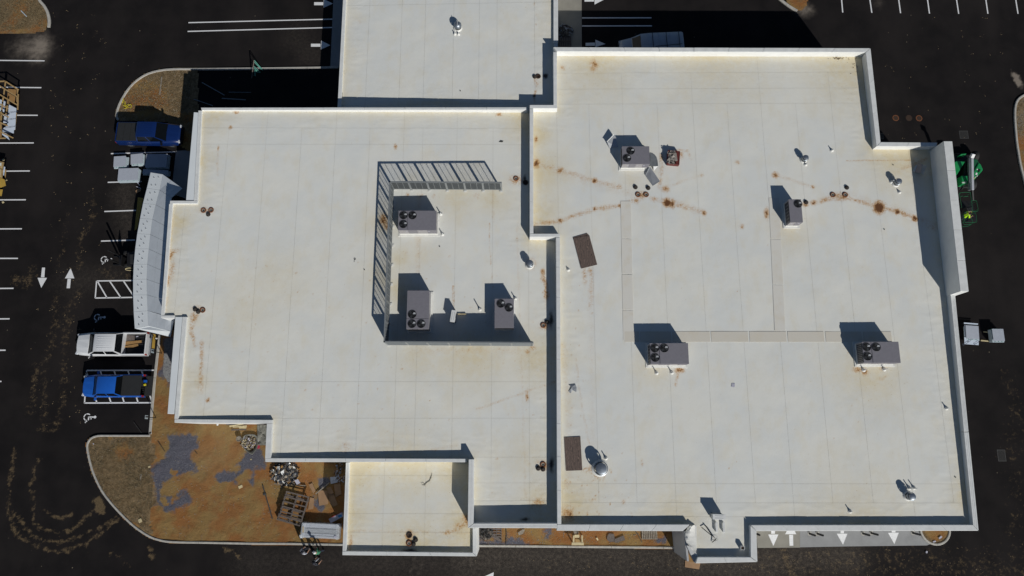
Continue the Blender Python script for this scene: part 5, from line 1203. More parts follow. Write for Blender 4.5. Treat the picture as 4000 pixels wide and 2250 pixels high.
# ================================================================== VEHICLES
def carsec(x, w_, zb, zt, r=.08, crown=.03):
    return [(x, -w_, zb), (x, -w_-.01, (zb+zt)/2), (x, -w_+.01, zt-r), (x, -w_+r, zt), (x, 0, zt+crown), (x, w_-r, zt), (x, w_-.01, zt-r), (x, w_+.01, (zb+zt)/2), (x, w_, zb)]
def wheel(t, x, y, r=.38):
    wt = MB().lathe([(r*.60, -.11), (r*.93, -.13), (r, -.09), (r, .09), (r*.93, .13), (r*.60, .11)], n=22, axis='Y').build('wheel', 'rubber', t, (x, y, r), smooth=True)
    s = 1 if y > 0 else -1
    m_ = MB().lathe([(.001, s*.09), (r*.25, s*.10), (r*.60, s*.115), (r*.60, s*.05)], n=18, axis='Y')
    m_.build('rim', 'galv', wt, smooth=True)
def pickup(label, s, rz, L=5.9, Wd=2.0, paint='white', cargo='open', z=1.15, roofribs=True, tail_open=False, rxh=1.0):
    c = W(s, z); t = thing('pickup_truck', label, 'pickup truck', (c.x, c.y, 0), rz, 'pickup trucks parked beside the western building')
    h = Wd/2-.02; f = L/5.9
    X = lambda q: q*f
    # lower body: nose to cab, then bed
    m_ = MB(); m_.loft([carsec(X(2.93), h*.74, .45, .78, .10), carsec(X(2.88), h*.84, .42, .92, .12, .04), carsec(X(2.70), h*.92, .40, 1.02, .12, .05), carsec(X(2.2), h*.97, .38, 1.10, .14, .05), carsec(X(1.78), h, .38, 1.16, .14, .04), carsec(X(1.6), h, .38, 1.15, .10, .0), carsec(X(-.95), h, .38, 1.14, .08, .0)])
    m_.build('body', paint, t, smooth=50)
    # hood panel with two creases
    m_ = MB()
    m_.add([(X(2.78), -h*.70, 1.075), (X(2.82), -h*.32, 1.10), (X(2.83), 0, 1.11), (X(2.82), h*.32, 1.10), (X(2.78), h*.70, 1.075), (X(1.80), -h*.80, 1.185), (X(1.80), -h*.36, 1.235), (X(1.80), 0, 1.225), (X(1.80), h*.36, 1.235), (X(1.80), h*.80, 1.185)], [(0, 1, 6, 5), (1, 2, 7, 6), (2, 3, 8, 7), (3, 4, 9, 8)])
    m_.build('hood', paint, t)
    MB().box((X(2.95), 0, .58), (.14, h*1.62, .26)).build('front_bumper', 'chrome' if paint != 'darkblue' else 'black', t, bevel=.03)
    MB().box((X(2.93), 0, .80), (.05, h*1.05, .20)).build('grille', 'black', t)
    for sy in (-1, 1):
        MB().box((X(2.86), sy*h*.76, .88), (.16, .26, .16), rz=-sy*.35).build('headlight', 'lamp', t, bevel=.02)
        MB().box((X(-2.93), sy*(h-.08), .98), (.08, .14, .30)).build('taillight', 'red', t)
    # cab: pillars frame, roof, glass
    xb0, xb1, xt0, xt1 = X(-1.0), X(1.80), X(-.68), X(.95); zb, zt = 1.14, 1.84
    hb, ht = h-.06, h*.74
    B_ = [(xb0, -hb, zb), (xb1, -hb+.05, zb), (xb1, hb-.05, zb), (xb0, hb, zb)]; T_ = [(xt0, -ht, zt), (xt1, -ht, zt-.03), (xt1, ht, zt-.03), (xt0, ht, zt)]
    m_ = MB(); m_.add(B_+T_, [(0, 1, 5, 4), (1, 2, 6, 5), (2, 3, 7, 6), (3, 0, 4, 7), (4, 5, 6, 7)]); m_.build('cab', paint, t)
    m_ = MB(); m_.loft([[(xt1+.10, y, zt-.06+.03*(1-(y/ht)**2)) for y in np.linspace(-ht, ht, 7)], [(xt1-.05, y, zt+.0+.05*(1-(y/ht)**2)) for y in np.linspace(-ht, ht, 7)], [(xt0+.1, y, zt+.02+.05*(1-(y/ht)**2)) for y in np.linspace(-ht, ht, 7)], [(xt0-.06, y, zt-.03+.03*(1-(y/ht)**2)) for y in np.linspace(-ht, ht, 7)]], caps=False)
    # open strip loft joins ends, so close it underneath
    m_.build('roof', paint, t, smooth=40)
    if roofribs:
        for q in (-.62, -.37, -.12, .12, .37, .62): MB().box(((xt0+xt1)/2-.05, q*ht, zt+.058-.03*q*q), ((xt1-xt0)*.80, .035, .018)).build('roof_rib', paint, t, bevel=.006)
    def quad(name, a, b, c_, d, push, mt='glass', ins=.06):
        P = [Vector(a), Vector(b), Vector(c_), Vector(d)]; ce = sum(P, Vector())/4; n = (P[1]-P[0]).cross(P[3]-P[0]).normalized()
        if n.dot(ce-Vector((X(.1), 0, 1.2))) < 0: n = -n
        P = [p+(ce-p)*ins+n*push for p in P]
        MB().add(P, [(0, 1, 2, 3)]).build(name, mt, t)
    quad('windshield', B_[1], B_[2], T_[2], T_[1], .015, ins=.045); quad('rear_window', B_[0], B_[3], T_[3], T_[0], .015, ins=.07)
    for sy, ids in ((-1, (0, 1, 5, 4)), (1, (3, 2, 6, 7))):
        P = [Vector((B_+T_)[i]) for i in ids]; lpv = lambda a, b, u: a+(b-a)*u
        m0b, m0t = lpv(P[0], P[1], .46), lpv(P[3], P[2], .50)
        quad('side_window', lpv(P[0], P[1], .05), m0b, m0t, P[3], .012, ins=.10); quad('side_window', m0b, lpv(P[0], P[1], .94), P[2], m0t, .012, ins=.10)
        MB().box((X(1.42), sy*(h+.16), 1.22), (.14, .24, .20)).build('side_mirror', paint if paint == 'blue' else 'black', t, bevel=.03)
    # bed
    for sy in (-1, 1): MB().loft([[(X(xx), sy*(h-.10), .45), (X(xx), sy*(h+.0), .45), (X(xx), sy*(h+.01), .9), (X(xx), sy*(h-.02), 1.22), (X(xx), sy*(h-.10), 1.25), (X(xx), sy*(h-.14), 1.22), (X(xx), sy*(h-.14), .5)] for xx in (-.98, -2.2, -2.92)]).build('bed_side', paint, t, smooth=40)
    MB().box((X(-1.95), 0, .64), (X(1.95), h*1.76, .06)).build('bed_floor', 'black', t)
    MB().box((X(-1.02), 0, .95), (.05, h*1.76, .56)).build('bed_front', paint, t)
    for i in range(9): MB().box((X(-1.95), (-.8+.2*i)*h*.95, .68), (X(1.8), .06, .03)).build('bed_rib', 'tonneau', t)
    if tail_open: MB().box((X(-2.93)-.30, 0, .72), (.58, h*1.74, .07)).build('tailgate', 'tonneau', t, bevel=.015)
    else: MB().box((X(-2.93), 0, .93), (.09, h*1.74, .60)).build('tailgate', paint, t, bevel=.02)
    MB().box((X(-3.02), 0, .52), (.16, h*1.86, .18)).build('rear_bumper', 'chrome' if paint == 'white' else 'black', t, bevel=.02)
    if cargo == 'cover': MB().box((X(-1.93), 0, 1.255), (X(1.86), h*1.80, .035)).build('tonneau_cover', 'tonneau', t, bevel=.01)
    if cargo == 'folded':
        for i in range(3): MB().box((X(-1.28-.62*i), 0, 1.255), (X(.60), h*1.80, .035)).build('tonneau_panel', 'tonneau', t, bevel=.01)
    for xx in (1.95, -1.95):
        for sy in (-1, 1): wheel(t, X(xx), sy*(h-.14), .39*min(1, f+.05))
    return t
T1 = pickup('white pickup truck with planks in its open bed, just below the canopy end', k(0, 2, 1113, 563), math.pi, 6.05, 2.02, 'white', 'open')
T2 = pickup('bright blue pickup truck with black bed cover and lowered tailgate', k(0, 2, 1128, 985), math.pi, 5.15, 1.93, 'blue', 'cover', roofribs=False, tail_open=True)
T3 = pickup('dark blue pickup truck half in shade at the north-west soil island', Zb(0, 0) if False else (400+760/4.263, 400+500/4.263), R_(-1), 5.75, 1.98, 'darkblue', 'folded')
# load in the white pickup
def onto(T, name, label, cat, pts, z, th, mt, group=None):
    P = [W(p, z) for p in pts]; c = sum(P, Vector())/len(P); c.z = z-th; mb = MB(); mb.slab(P, th); mb.shift(c); return tag(mb.build(name, mt, None, c), label, cat, group)
onto(T1, 'plank', 'longer brown plank in the bed of the white pickup', 'plank', [Zb(890, 322), Zb(1205, 295), Zb(1205, 335), Zb(880, 382)], .80, .04, 'plybrown')
onto(T1, 'plank', 'lower brown plank lying crosswise in the bed of the white pickup', 'plank', [Zb(870, 402), Zb(1145, 350), Zb(1150, 385), Zb(1060, 412), Zb(870, 414)], .84, .04, 'plybrown')
onto(T1, 'corrugated_sheet', 'ribbed brown sheet in the bed of the white pickup', 'sheet', [Zb(888, 205), Zb(1090, 215), Zb(1090, 320), Zb(875, 395)], .755, .02, 'woodgrey')
onto(T1, 'paper_scrap', 'white paper scrap in the bed of the white pickup', 'paper', [Zb(1112, 230), Zb(1150, 222), Zb(1152, 236), Zb(1114, 244)], .76, .01, 'paper')
# tools on the blue tailgate
c = W(Zb(1275, 1010), .76); t = thing('tool_heap', 'blue and yellow tools heaped on the lowered tailgate of the blue pickup', 'tools', (c.x, c.y, .757), 0)
MB().box((0, .16, .08), (.26, .22, .16)).build('blue_case', 'blue', t, bevel=.02); MB().box((-.02, -.13, .06), (.20, .15, .12), rz=.4).build('yellow_tool', 'yellow', t, bevel=.02)
MB().box((-.24, 0, .10), (.10, .5, .12), rz=.1).build('tool_bag', 'tonneau', t, bevel=.03); MB().tube([(.1, .3, .03), (.25, .1, .05), (.2, -.3, .03)], .02, 6).build('hose', 'black', t)
# van in the shade
c = W((2160+1655/4.293, 119+52), 1.6); t = thing('cargo_van', 'white ladder-racked cargo van parked in the shade north of the east building', 'van', (c.x, c.y, 0), math.pi+R_(2.4))
h = .98
m_ = MB(); m_.loft([carsec(2.85, h*.80, .45, .80, .10), carsec(2.75, h*.92, .42, 1.0, .12, .05), carsec(2.1, h*.97, .40, 1.18, .14, .05), carsec(1.75, h, .38, 1.25, .1, 0)]); m_.build('hood', 'vanwhite', t, smooth=50)
m_ = MB(); m_.loft([carsec(1.76, h, .38, 1.24, .1, 0), carsec(1.70, h*.99, .38, 1.3, .1, 0), carsec(1.0, h*.90, .38, 2.02, .12, .03), carsec(.2, h*.91, .38, 2.10, .12, .05), carsec(-2.7, h*.91, .38, 2.10, .12, .05), carsec(-2.85, h*.88, .42, 2.0, .10, .03)]); m_.build('body', 'vanwhite', t, smooth=50)
MB().add([(1.70, -.78, 1.33), (1.70, .78, 1.33), (1.06, .66, 2.01), (1.06, -.66, 2.01)], [(0, 1, 2, 3)]).build('windshield', 'glass', t)
for sy in (-1, 1):
    MB().add([(1.5, sy*(h+.012), 1.3), (.6, sy*(h+.012), 1.3), (.6, sy*(h*.92+.012), 1.85), (1.15, sy*(h*.93+.012), 1.85)], [(0, 1, 2, 3)]).build('side_window', 'glass', t)
    MB().box((1.35, sy*(h+.15), 1.35), (.12, .22, .24)).build('side_mirror', 'black', t, bevel=.03); MB().box((2.80, sy*.72, .85), (.14, .24, .16)).build('headlight', 'lamp', t)
    MB().box((-2.87, sy*.86, 1.2), (.06, .10, .5)).build('taillight', 'red', t)
    for xx in (1.95, -1.85): wheel(t, xx, sy*.86, .36)
for xx in (.0, -1.25, -2.4): MB().box((xx, 0, 2.24), (.05, 1.6, .04)).build('rack_bar', 'black', t)
MB().tube([(-.2, .65, 2.26), (-2.6, .52, 2.26)], .03, 6).build('rack_rail', 'black', t); MB().box((2.87, 0, .55), (.12, 1.7, .22)).build('bumper', 'black', t, bevel=.03)
for xx in (-.6, -1.6): MB().box((xx, 0, 2.151), (.03, 1.5, .012)).build('roof_rib', 'vanwhite', t)

# boom lift at the east wall
BZ = lambda x, y, z=0: W(Zl(x, y), z)
c = BZ(330, 360); t = thing('boom_lift', 'green articulated boom lift parked hard against the tall east wall', 'boom lift', (c.x, c.y, 0), 0)
def bmesh_part(name, pts, z0, z1, mt, bev=.04):
    P = [W(Zl(*p), z1) for p in pts]; mb = MB(); mb.prism([(p.x, p.y) for p in P], z0, z1); mb.shift(t.location); return mb.build(name, mt, t, bevel=bev)
bmesh_part('counterweight', [(405, 470), (500, 300), (530, 330), (562, 400), (560, 425), (412, 590)], .85, 1.75, 'green', .06)
bmesh_part('counterweight_top', [(400, 240), (470, 250), (500, 300), (400, 470)], .85, 1.65, 'greendark', .04)
bmesh_part('engine_cover', [(100, 300), (150, 275), (283, 285), (150, 500), (90, 520)], .85, 1.6, 'green', .05)
bmesh_part('hood_cover', [(205, 185), (215, 165), (305, 155), (290, 182)], .8, 1.4, 'green', .03)
bmesh_part('chassis', [(120, 190), (430, 170), (470, 330), (400, 700), (180, 690), (130, 400)], .45, .85, 'machine', .05)
bmesh_part('turret', [(290, 260), (400, 240), (400, 560), (250, 560)], .85, 1.35, 'machine', .04)
bmesh_part('control_box', [(228, 505), (330, 510), (333, 632), (238, 640)], .8, 1.55, 'green', .05)
for i, (a, b) in enumerate((((232, 612), (300, 608)), ((236, 624), (296, 620)))):
    P = [W(Zl(*a), 1.56), W(Zl(*b), 1.56)]; MB().tube([p-t.location for p in P], .018, 6).build('decal_stripe', 'paint', t)
for q in ([(495, 398), (528, 408), (500, 460), (475, 440)], [(455, 458), (480, 470), (468, 500), (443, 488)], [(470, 398), (482, 405), (478, 420), (464, 414)]):
    P = [W(Zl(*p), 1.765) for p in q]; MB().slab(P, .012).shift(t.location).build('vent_decal', 'machine' if q[0][0] == 495 else 'paint', t)
for q in ((440, 535), (425, 550), (470, 515)): P = W(Zl(*q), 1.77); MB().box(tuple(P-t.location), (.16, .05, .012), rz=.9).build('warning_decal', 'paint' if q[0] > 430 else 'yellow', t)
for x, y in ((150, 230), (430, 200), (190, 660), (390, 650)):
    p = BZ(x, y, .45)-t.location; w_ = MB().lathe([(.25, -.16), (.43, -.17), (.45, -.12), (.45, .12), (.43, .17), (.25, .16)], n=20, axis='X').build('wheel', 'rubber', t, (p.x, p.y, .45), smooth=True); MB().lathe([(.001, .12), (.25, .14), (.25, -.14), (.001, -.12)], n=14, axis='X').build('rim', 'greendark', w_)
def beam(name, a, b, w_, hh, mt):
    A, B2 = Vector(a), Vector(b); d = B2-A; L = d.length; m_ = MB(); m_.box((0, 0, 0), (L, w_, hh)); me = m_.mesh(name, mt, bevel=.02); o = ob(name, me, t); q = d.to_track_quat('X', 'Z'); o.rotation_mode = 'QUATERNION'; o.rotation_quaternion = q; o.location = (A+B2)/2-t.location; return o
beam('main_boom', BZ(383, 225, 2.6), BZ(392, 735, 1.75), .20, .26, 'boomgrey'); beam('riser_end', BZ(412, 165, 2.9), BZ(383, 225, 2.7), .26, .30, 'paint'); beam('lower_boom', BZ(345, 240, 1.6), BZ(352, 740, 1.5), .20, .24, 'galvdull')
beam('jib', BZ(395, 735, 1.6), BZ(405, 900, 1.0), .14, .16, 'machine')
# platform basket
def rail(pts, z, r=.022, mt='greendark', closed=True):
    P = [W(Zl(*p), z)-t.location for p in smooth(pts, 3, closed)]; P = P+[P[0]] if closed else P; MB().tube(P, r, 6).build('guard_rail', mt, t, smooth=True)
rail([(270, 1090), (275, 1215), (300, 1245), (445, 1238), (462, 1215), (430, 1075)], 1.85); rail([(250, 1120), (258, 1260), (300, 1278), (390, 1262), (385, 1190)], 1.1)
rail([(192, 790), (215, 775), (345, 770), (368, 800), (400, 1060)], 1.85, closed=False); rail([(192, 800), (230, 1010)], 1.5, closed=False); rail([(372, 920), (400, 898), (455, 903), (468, 940), (485, 1045), (462, 1068), (405, 1065)], 1.85, closed=False); rail([(205, 840), (235, 830), (330, 835)], 1.4, closed=False)
rail([(235, 1310), (330, 1300), (400, 1250)], .9, closed=False)
for x, y in ((275, 1100), (275, 1230), (450, 1232), (455, 1080), (368, 1150), (200, 790), (360, 790), (478, 1040), (460, 910), (230, 1000)):
    p = W(Zl(x, y), 1.85)-t.location; q = Vector((p.x, p.y, .85)); MB().tube([q, p], .018, 6).build('rail_post', 'greendark', t)
bmesh_part('platform_floor', [(225, 900), (400, 900), (430, 1060), (462, 1220), (280, 1230), (250, 1090)], .78, .84, 'machine', .01)
bmesh_part('tool_tray', [(300, 1000), (395, 985), (410, 1060), (325, 1070)], .84, 1.5, 'tonneau', .03)

# telehandler, nearly black in the shade at the canopy edge
MZ = lambda x, y, z=0: W(Zm_(x, y), z)
c = MZ(500, 950); t = thing('forklift', 'dark forklift half under the canopy with forks pointing to the parking lane', 'forklift', (c.x, c.y, 0), 0)
def fk(name, q, z0, z1, mt, bev=.03):
    P = [W(Zm_(*p), z1) for p in q]; MB().prism([(p.x, p.y) for p in P], z0, z1).shift(t.location).build(name, mt, t, bevel=bev)
fk('chassis', [(480, 770), (760, 760), (760, 1150), (470, 1160)], .5, 1.2, 'machine'); fk('counterweight', [(700, 800), (860, 800), (860, 1130), (700, 1130)], .4, 1.5, 'machine'); fk('cab', [(560, 820), (720, 820), (720, 1080), (560, 1080)], 1.2, 2.0, 'tonneau')
fk('carriage', [(250, 850), (300, 850), (300, 1140), (250, 1140)], .3, 1.3, 'machine'); fk('fork', [(100, 872), (260, 872), (260, 900), (100, 900)], .08, .14, 'machine', .01); fk('fork', [(80, 1108), (260, 1108), (260, 1136), (80, 1136)], .08, .14, 'machine', .01)
for x in (300, 460):
    a, b = MZ(x, 870, .3), MZ(x, 1120, .3)
for y in (880, 1110): p = MZ(330, y, .2)-t.location; MB().box((p.x, p.y, 1.2), (.14, .10, 2.2)).build('mast', 'machine', t)
for i in range(8): p = MZ(330, 995, .4+.22*i)-t.location; MB().box((p.x, p.y, .3+.25*i), (.06, .9, .05)).build('mast_rung', 'machine', t)
for x, y in ((520, 800), (520, 1160), (760, 800), (760, 1160)): p = MZ(x, y, .4)-t.location; MB().lathe([(.2, -.12), (.38, -.14), (.4, -.1), (.4, .1), (.38, .14), (.2, .12)], n=18, axis='Y').build('wheel', 'rubber', t, (p.x, p.y, .4), smooth=True)
p = MZ(560, 1238, .55)-t.location; m_ = MB(); m_.tube([(p.x+.42*math.cos(a), p.y+.10*math.sin(a), .5+.05*math.sin(a)) for a in np.linspace(0, 2*math.pi, 20)], .03, 6); m_.build('hose_loop', 'woodpale', t, smooth=True)
fk('step', [(440, 1175), (600, 1180), (595, 1200), (480, 1215)], .35, .5, 'greendark', .01)

# ================================================================== PEOPLE
def person(label, s, rz, shirt='shirtwhite', pants='jeans', hat=None, lean=0.0, arms=((.28, .30), (.10, .30)), z0=0.0, hz=1.75, stride=.14):
    c = W(s, z0+1.4); t = thing('person', label, 'person', (c.x, c.y, z0), rz)
    k_ = hz/1.75
    V = []; R = []; Ed = []
    def add(p, r, par=None):
        V.append(Vector(p)*k_); R.append((r[0]*k_, r[1]*k_) if isinstance(r, tuple) else (r*k_, r*k_))
        if par is not None: Ed.append((par, len(V)-1))
        return len(V)-1
    pel = add((0, 0, .95), (.15, .12)); wa = add((lean*.2, 0, 1.10), (.14, .105), pel); ch = add((lean*.5, 0, 1.28), (.17, .12), wa); up = add((lean*.8, 0, 1.42), (.14, .10), ch); nk = add((lean, 0, 1.50), .06, up); hd = add((lean+.02, 0, 1.60), (.085, .095), nk); ht = add((lean+.02, 0, 1.69), (.075, .085), hd)
    for i, sy in enumerate((-1, 1)):
        hp = add((0, sy*.10, .88), .095, pel); kn = add((stride*(sy)*.5+.03, sy*.11, .48), .065, hp); an = add((stride*sy, sy*.12, .10), .042, kn); add((stride*sy+.17, sy*.13, .045), .038, an)
        sh = add((lean*.8, sy*.19, 1.40), .065, up); fw, dn = arms[i]
        el = add((lean*.8+fw*.45, sy*.27, 1.14), .048, sh); wr = add((lean*.8+fw+.10, sy*.22, 1.14-dn*.3+.1), .033, el); hb = add((lean*.8+fw+.18, sy*.20, 1.14-dn*.3+.11), (.042, .02), wr)
    me = bpy.data.meshes.new('person_skeleton'); me.from_pydata([tuple(p) for p in V], Ed, [])
    o = bpy.data.objects.new('person_tmp', me); COL.objects.link(o)
    o.modifiers.new('Skin', 'SKIN')
    sv = me.skin_vertices[0].data if me.skin_vertices else None
    if sv is None:
        bpy.context.view_layer.update(); sv = me.skin_vertices[0].data
    for i, r in enumerate(R): sv[i].radius = r
    sv[0].use_root = True
    o.modifiers.new('Sub', 'SUBSURF').levels = 1
    dg = bpy.context.evaluated_depsgraph_get(); m2 = bpy.data.meshes.new_from_object(o.evaluated_get(dg)); bpy.data.objects.remove(o)
    bm = bmesh.new(); bm.from_mesh(m2)
    # fingers: five tapered chains joined into the same mesh
    for i, sy in enumerate((-1, 1)):
        fw, dn = arms[i]; hx, hy, hzz = (lean*.8+fw+.18)*k_, sy*.20*k_, (1.14-dn*.3+.11)*k_
        mbf = MB()
        for j in range(4): mbf.tube([(hx+.02, hy+(-.03+.02*j), hzz), (hx+.055, hy+(-.035+.023*j), hzz-.006), (hx+.085-abs(j-1.4)*.008, hy+(-.037+.024*j), hzz-.03)], [.010, .009, .007], 5)
        mbf.tube([(hx-.01, hy-sy*.03, hzz), (hx+.02, hy-sy*.06, hzz-.005), (hx+.045, hy-sy*.07, hzz-.02)], [.011, .010, .008], 5)
        vs = [bm.verts.new(p) for p in mbf.v]; 
        for f in mbf.f:
            try: bm.faces.new([vs[q] for q in f])
            except ValueError: pass
    for f in bm.faces:
        f.smooth = True; ce = f.calc_center_median()/k_
        arm = abs(ce.y) > .17 and ce.z > 1.0 and ce.x > lean*.8+.16
        f.material_index = 0 if (ce.z > 1.48 or arm) else (1 if ce.z > .93 else (2 if ce.z > .13 else 3))
    m2.materials.clear()
    for q in ('skin', shirt, pants, 'black'): m2.materials.append(MT[q])
    bm.to_mesh(m2); bm.free(); m2.name = 'body'
    ob('body', m2, t)
    hx = (lean+.02)*k_
    if hat: 
        h1 = MB().lathe([(.001, .115), (.06, .108), (.10, .07), (.118, .01), (.12, 0)], n=16).build('hat', hat, t, (hx, 0, 1.655*k_), smooth=True); MB().box((.12, 0, 0), (.10, .16, .015)).build('brim', hat, h1, bevel=.006)
    else: MB().lathe([(.001, .105), (.06, .095), (.092, .05), (.10, -.02), (.09, -.05)], n=14).build('hair', 'hair', t, (hx-.012, 0, 1.65*k_), smooth=True)
    f_ = MB()
    for sy in (-1, 1): f_.box((.103, sy*.032, 1.605), (.012, .022, .012))
    f_.box((.106, 0, 1.545), (.01, .045, .012)); f_.shift((-(hx-.0), 0, 1.61-1.61*k_)); f_.build('eyes_and_mouth', 'hair', t)
    n_ = MB(); n_.box((hx+.108, 0, 1.575*k_), (.03, .026, .04), taper=.6); n_.build('nose', 'skin', t)
    for sy in (-1, 1): MB().box((hx, sy*.098, 1.59*k_), (.04, .02, .06)).build('ear', 'skin', t, bevel=.006)
    return t
person('person in a pale shirt and dark cap looking towards the wrapped panel rack', Zt(330, 860), R_(45), 'shirtwhite', 'jeans', 'capdark', .10)
person('person in a green shirt and white hard hat facing left', Zt(850, 870), R_(150), 'shirtgreen', 'jeans', 'hat', .16)
person('person in dark top and pale trousers standing lowest of the group of three', Zt(700, 1230), R_(40), 'shirtdark', 'shirtwhite', 'capdark', .16, stride=.22)
c = W(Zl(335, 1115), 1.9)
pp = person('person in a yellow hi-vis vest inside the boom lift basket', Zl(330, 1118), R_(15), 'hivis', 'jeans', None, .05, z0=.84, arms=((.2, .1), (.28, .2)))

# ================================================================== GROUND THINGS
# sheet stacks by the canopy, and two at the east side
def stack(label, quad_s, z, mt='panel', n=3, text=None, seed=1):
    P = [W(p, z) for p in quad_s]; c = sum(P, Vector())/4; d = (P[1]-P[0]); ang = math.atan2(d.y, d.x); w_ = ((P[1]-P[0]).length+(P[2]-P[3]).length)/2; l_ = ((P[3]-P[0]).length+(P[2]-P[1]).length)/2
    t = thing('panel_stack', label, 'panel stack', (c.x, c.y, 0), ang, 'stacks of wall panels on the asphalt')
    r3 = random.Random(seed)
    for q in (-.38, 0, .38): MB().box((w_*q, 0, .05), (.09, l_*.96, .10)).build('bearer', 'woodgrey', t)
    hz = z-.10
    for i in range(n-1):
        zz = .10+hz*(i+.5)/(n-.5)*.93; MB().box((r3.uniform(0, .07), r3.uniform(-.10, -.02), zz), (w_+.04, l_+.02, hz/(n)*.80)).build('panel_bundle', 'paneledge', t, bevel=.004)
    MB().box((0, 0, z-.02), (w_, l_, .035)).build('top_panel', mt, t, bevel=.004)
    m_ = MB()
    for i in range(3): m_.box((-w_*.3+w_*.3*i, 0, (z-.06)/2+.05), (.025, l_+.10, z-.16))
    m_.build('strap', 'teal', t)
    return t, c, ang, w_, l_
stack('small square pale panel stack, leftmost by the parking line', [Zv(632, 310), Zv(915, 292), Zv(905, 540), Zv(622, 552)], .55, seed=2)
stack('slightly turned square panel stack between the leftmost stack and the shade', [Zv(1028, 262), Zv(1318, 232), Zv(1312, 465), Zv(1028, 500)], .60, seed=3)
stack('largest sunlit panel stack, lying below the two square ones', [Zv(742, 592), Zv(1215, 578), Zv(1192, 862), Zv(720, 870)], .55, n=4, seed=4)
stack('large panel stack standing in the deep shade north of the canopy', [Zv(1395, 252), Zv(1898, 248), Zv(1870, 570), Zv(1375, 560)], .6, seed=5)
stack('narrow shaded panel stack touching the tip of the canopy', [Zv(1320, 605), Zv(1920, 635), Zv(1900, 740), Zv(1310, 715)], .45, seed=6)
t, c, ang, w_, l_ = stack('panel stack at the east side with a printed film sheet sticking out below', [Zu(275, 365), Zu(890, 405), Zu(895, 1025), Zu(295, 990)], .45, seed=7)
def onstack(name, q, z, mt, th=.01):
    P = [W(p, z) for p in q]; Mi = t.matrix_basis.inverted() if False else (Matrix.Translation(t.location) @ Matrix.Rotation(ang, 4, 'Z')).inverted()
    m_ = MB(); m_.slab(P, th); m_.v = [tuple(Mi @ Vector(p)) for p in m_.v]; return m_.build(name, mt, t)
onstack('film_sheet', [Zu(205, 930), Zu(890, 1050), Zu(880, 1305), Zu(215, 1255)], .34, 'film', .02); onstack('top_strip', [Zu(185, 235), Zu(850, 285), Zu(845, 345), Zu(190, 298)], .40, 'film', .02); onstack('side_strip', [Zu(205, 340), Zu(240, 345), Zu(255, 890), Zu(215, 880)], .36, 'film', .02)
def words(txt, s, z, size, rz, parent_t, pang, name='printed_word', mt='ink', shear=0):
    cu = bpy.data.curves.new(name, 'FONT'); cu.body = txt; cu.size = size; cu.extrude = .0015; cu.align_x = 'CENTER'; cu.align_y = 'CENTER'
    o = bpy.data.objects.new(name+'_tmp', cu); COL.objects.link(o); dg = bpy.context.evaluated_depsgraph_get(); dg.update(); me = bpy.data.meshes.new_from_object(o.evaluated_get(dg)); bpy.data.objects.remove(o)
    me.materials.clear(); me.materials.append(MT[mt])
    p = W(s, z); Mi = (Matrix.Translation(parent_t.location) @ Matrix.Rotation(pang, 4, 'Z')).inverted(); q = Mi @ p
    n_ = ob(name, me, parent_t, q, rz-pang); return n_
words('ECOBOND', Zu(400, 1120), .345, .26, R_(33), t, ang); words('ECO', Zu(765, 1190), .345, .26, R_(33), t, ang)
stack('rightmost panel stack at the east side with crumpled strips at its lower edge', [Zu(1505, 540), Zu(2050, 540), Zu(2110, 1100), Zu(1595, 1120)], .70, n=4, seed=8)
for lb, q in (('upper short yellow timber between the two east side panel stacks', [Zu(1130, 650), Zu(1372, 680), Zu(1368, 728), Zu(1135, 695)]), ('lower longer yellow timber between the two east side panel stacks', [Zu(988, 1055), Zu(1400, 1095), Zu(1440, 1150), Zu(992, 1108)])):
    P = [W(p, .09) for p in q]; cc = sum(P, Vector())/4; cc.z = 0; tag(MB().slab(P, .09).shift(cc).build('timber_bearer', 'woodpale', None, cc), lb, 'timber', 'timbers between the east panel stacks')
# green braced frame by the north kerb
c = W(Zr(470, 700)); t = thing('braced_frame', 'green metal frame with a wooden upright, standing on the north kerb', 'frame', (c.x, c.y, 0), 0)
def rod(name, pts, r, mt): MB().tube([W(Zr(x, y), z)-t.location for x, y, z in pts], r, 6).build(name, mt, t)
rod('upright', [(430, 800, .05), (475, 440, 1.35)], .05, 'woodgrey')
for q in ([(480, 440, 1.35), (655, 640, .05)], [(482, 478, 1.2), (640, 640, .05)], [(470, 560, .95), (600, 680, .05)], [(472, 600, .8), (590, 690, .05)]): rod('brace', q, .035, 'teal')
for q in ([(498, 630, .6), (480, 752, .05)], [(520, 640, .6), (500, 755, .05)], [(515, 640, .62), (555, 690, .3)]): rod('strut', q, .03, 'teal')
# timber crates at the left edge
def crate(label, base_s, posts, rails, boards, zt, sheets=()):
    c = W(base_s); t = thing('timber_crate', label, 'crate', (c.x, c.y, 0), 0)
    def tb(name, a, b, wd, th, mt):
        A = W(Zs(a[0], a[1]), a[2])-t.location; B_ = W(Zs(b[0], b[1]), b[2])-t.location; d = (B_-A).normalized(); u = Vector((0, 0, 1)) if abs(d.z) < .9 else Vector((1, 0, 0)); n = d.cross(u).normalized()*wd/2; w2 = d.cross(n).normalized()*th/2
        MB().add([A-n-w2, A+n-w2, A+n+w2, A-n+w2, B_-n-w2, B_+n-w2, B_+n+w2, B_-n+w2], [(0, 1, 2, 3), (7, 6, 5, 4), (0, 4, 5, 1), (1, 5, 6, 2), (2, 6, 7, 3), (3, 7, 4, 0)]).build(name, mt, t)
    for q in posts: tb('post', *q, .10, .09, 'wood')
    for q in rails: tb('rail', *q, .11, .05, 'wood')
    for q, z, mt, nm in boards: MB().slab([W(Zs(*p), z) for p in q], .02).shift(t.location).build(nm, mt, t)
    return t
T = 1.1
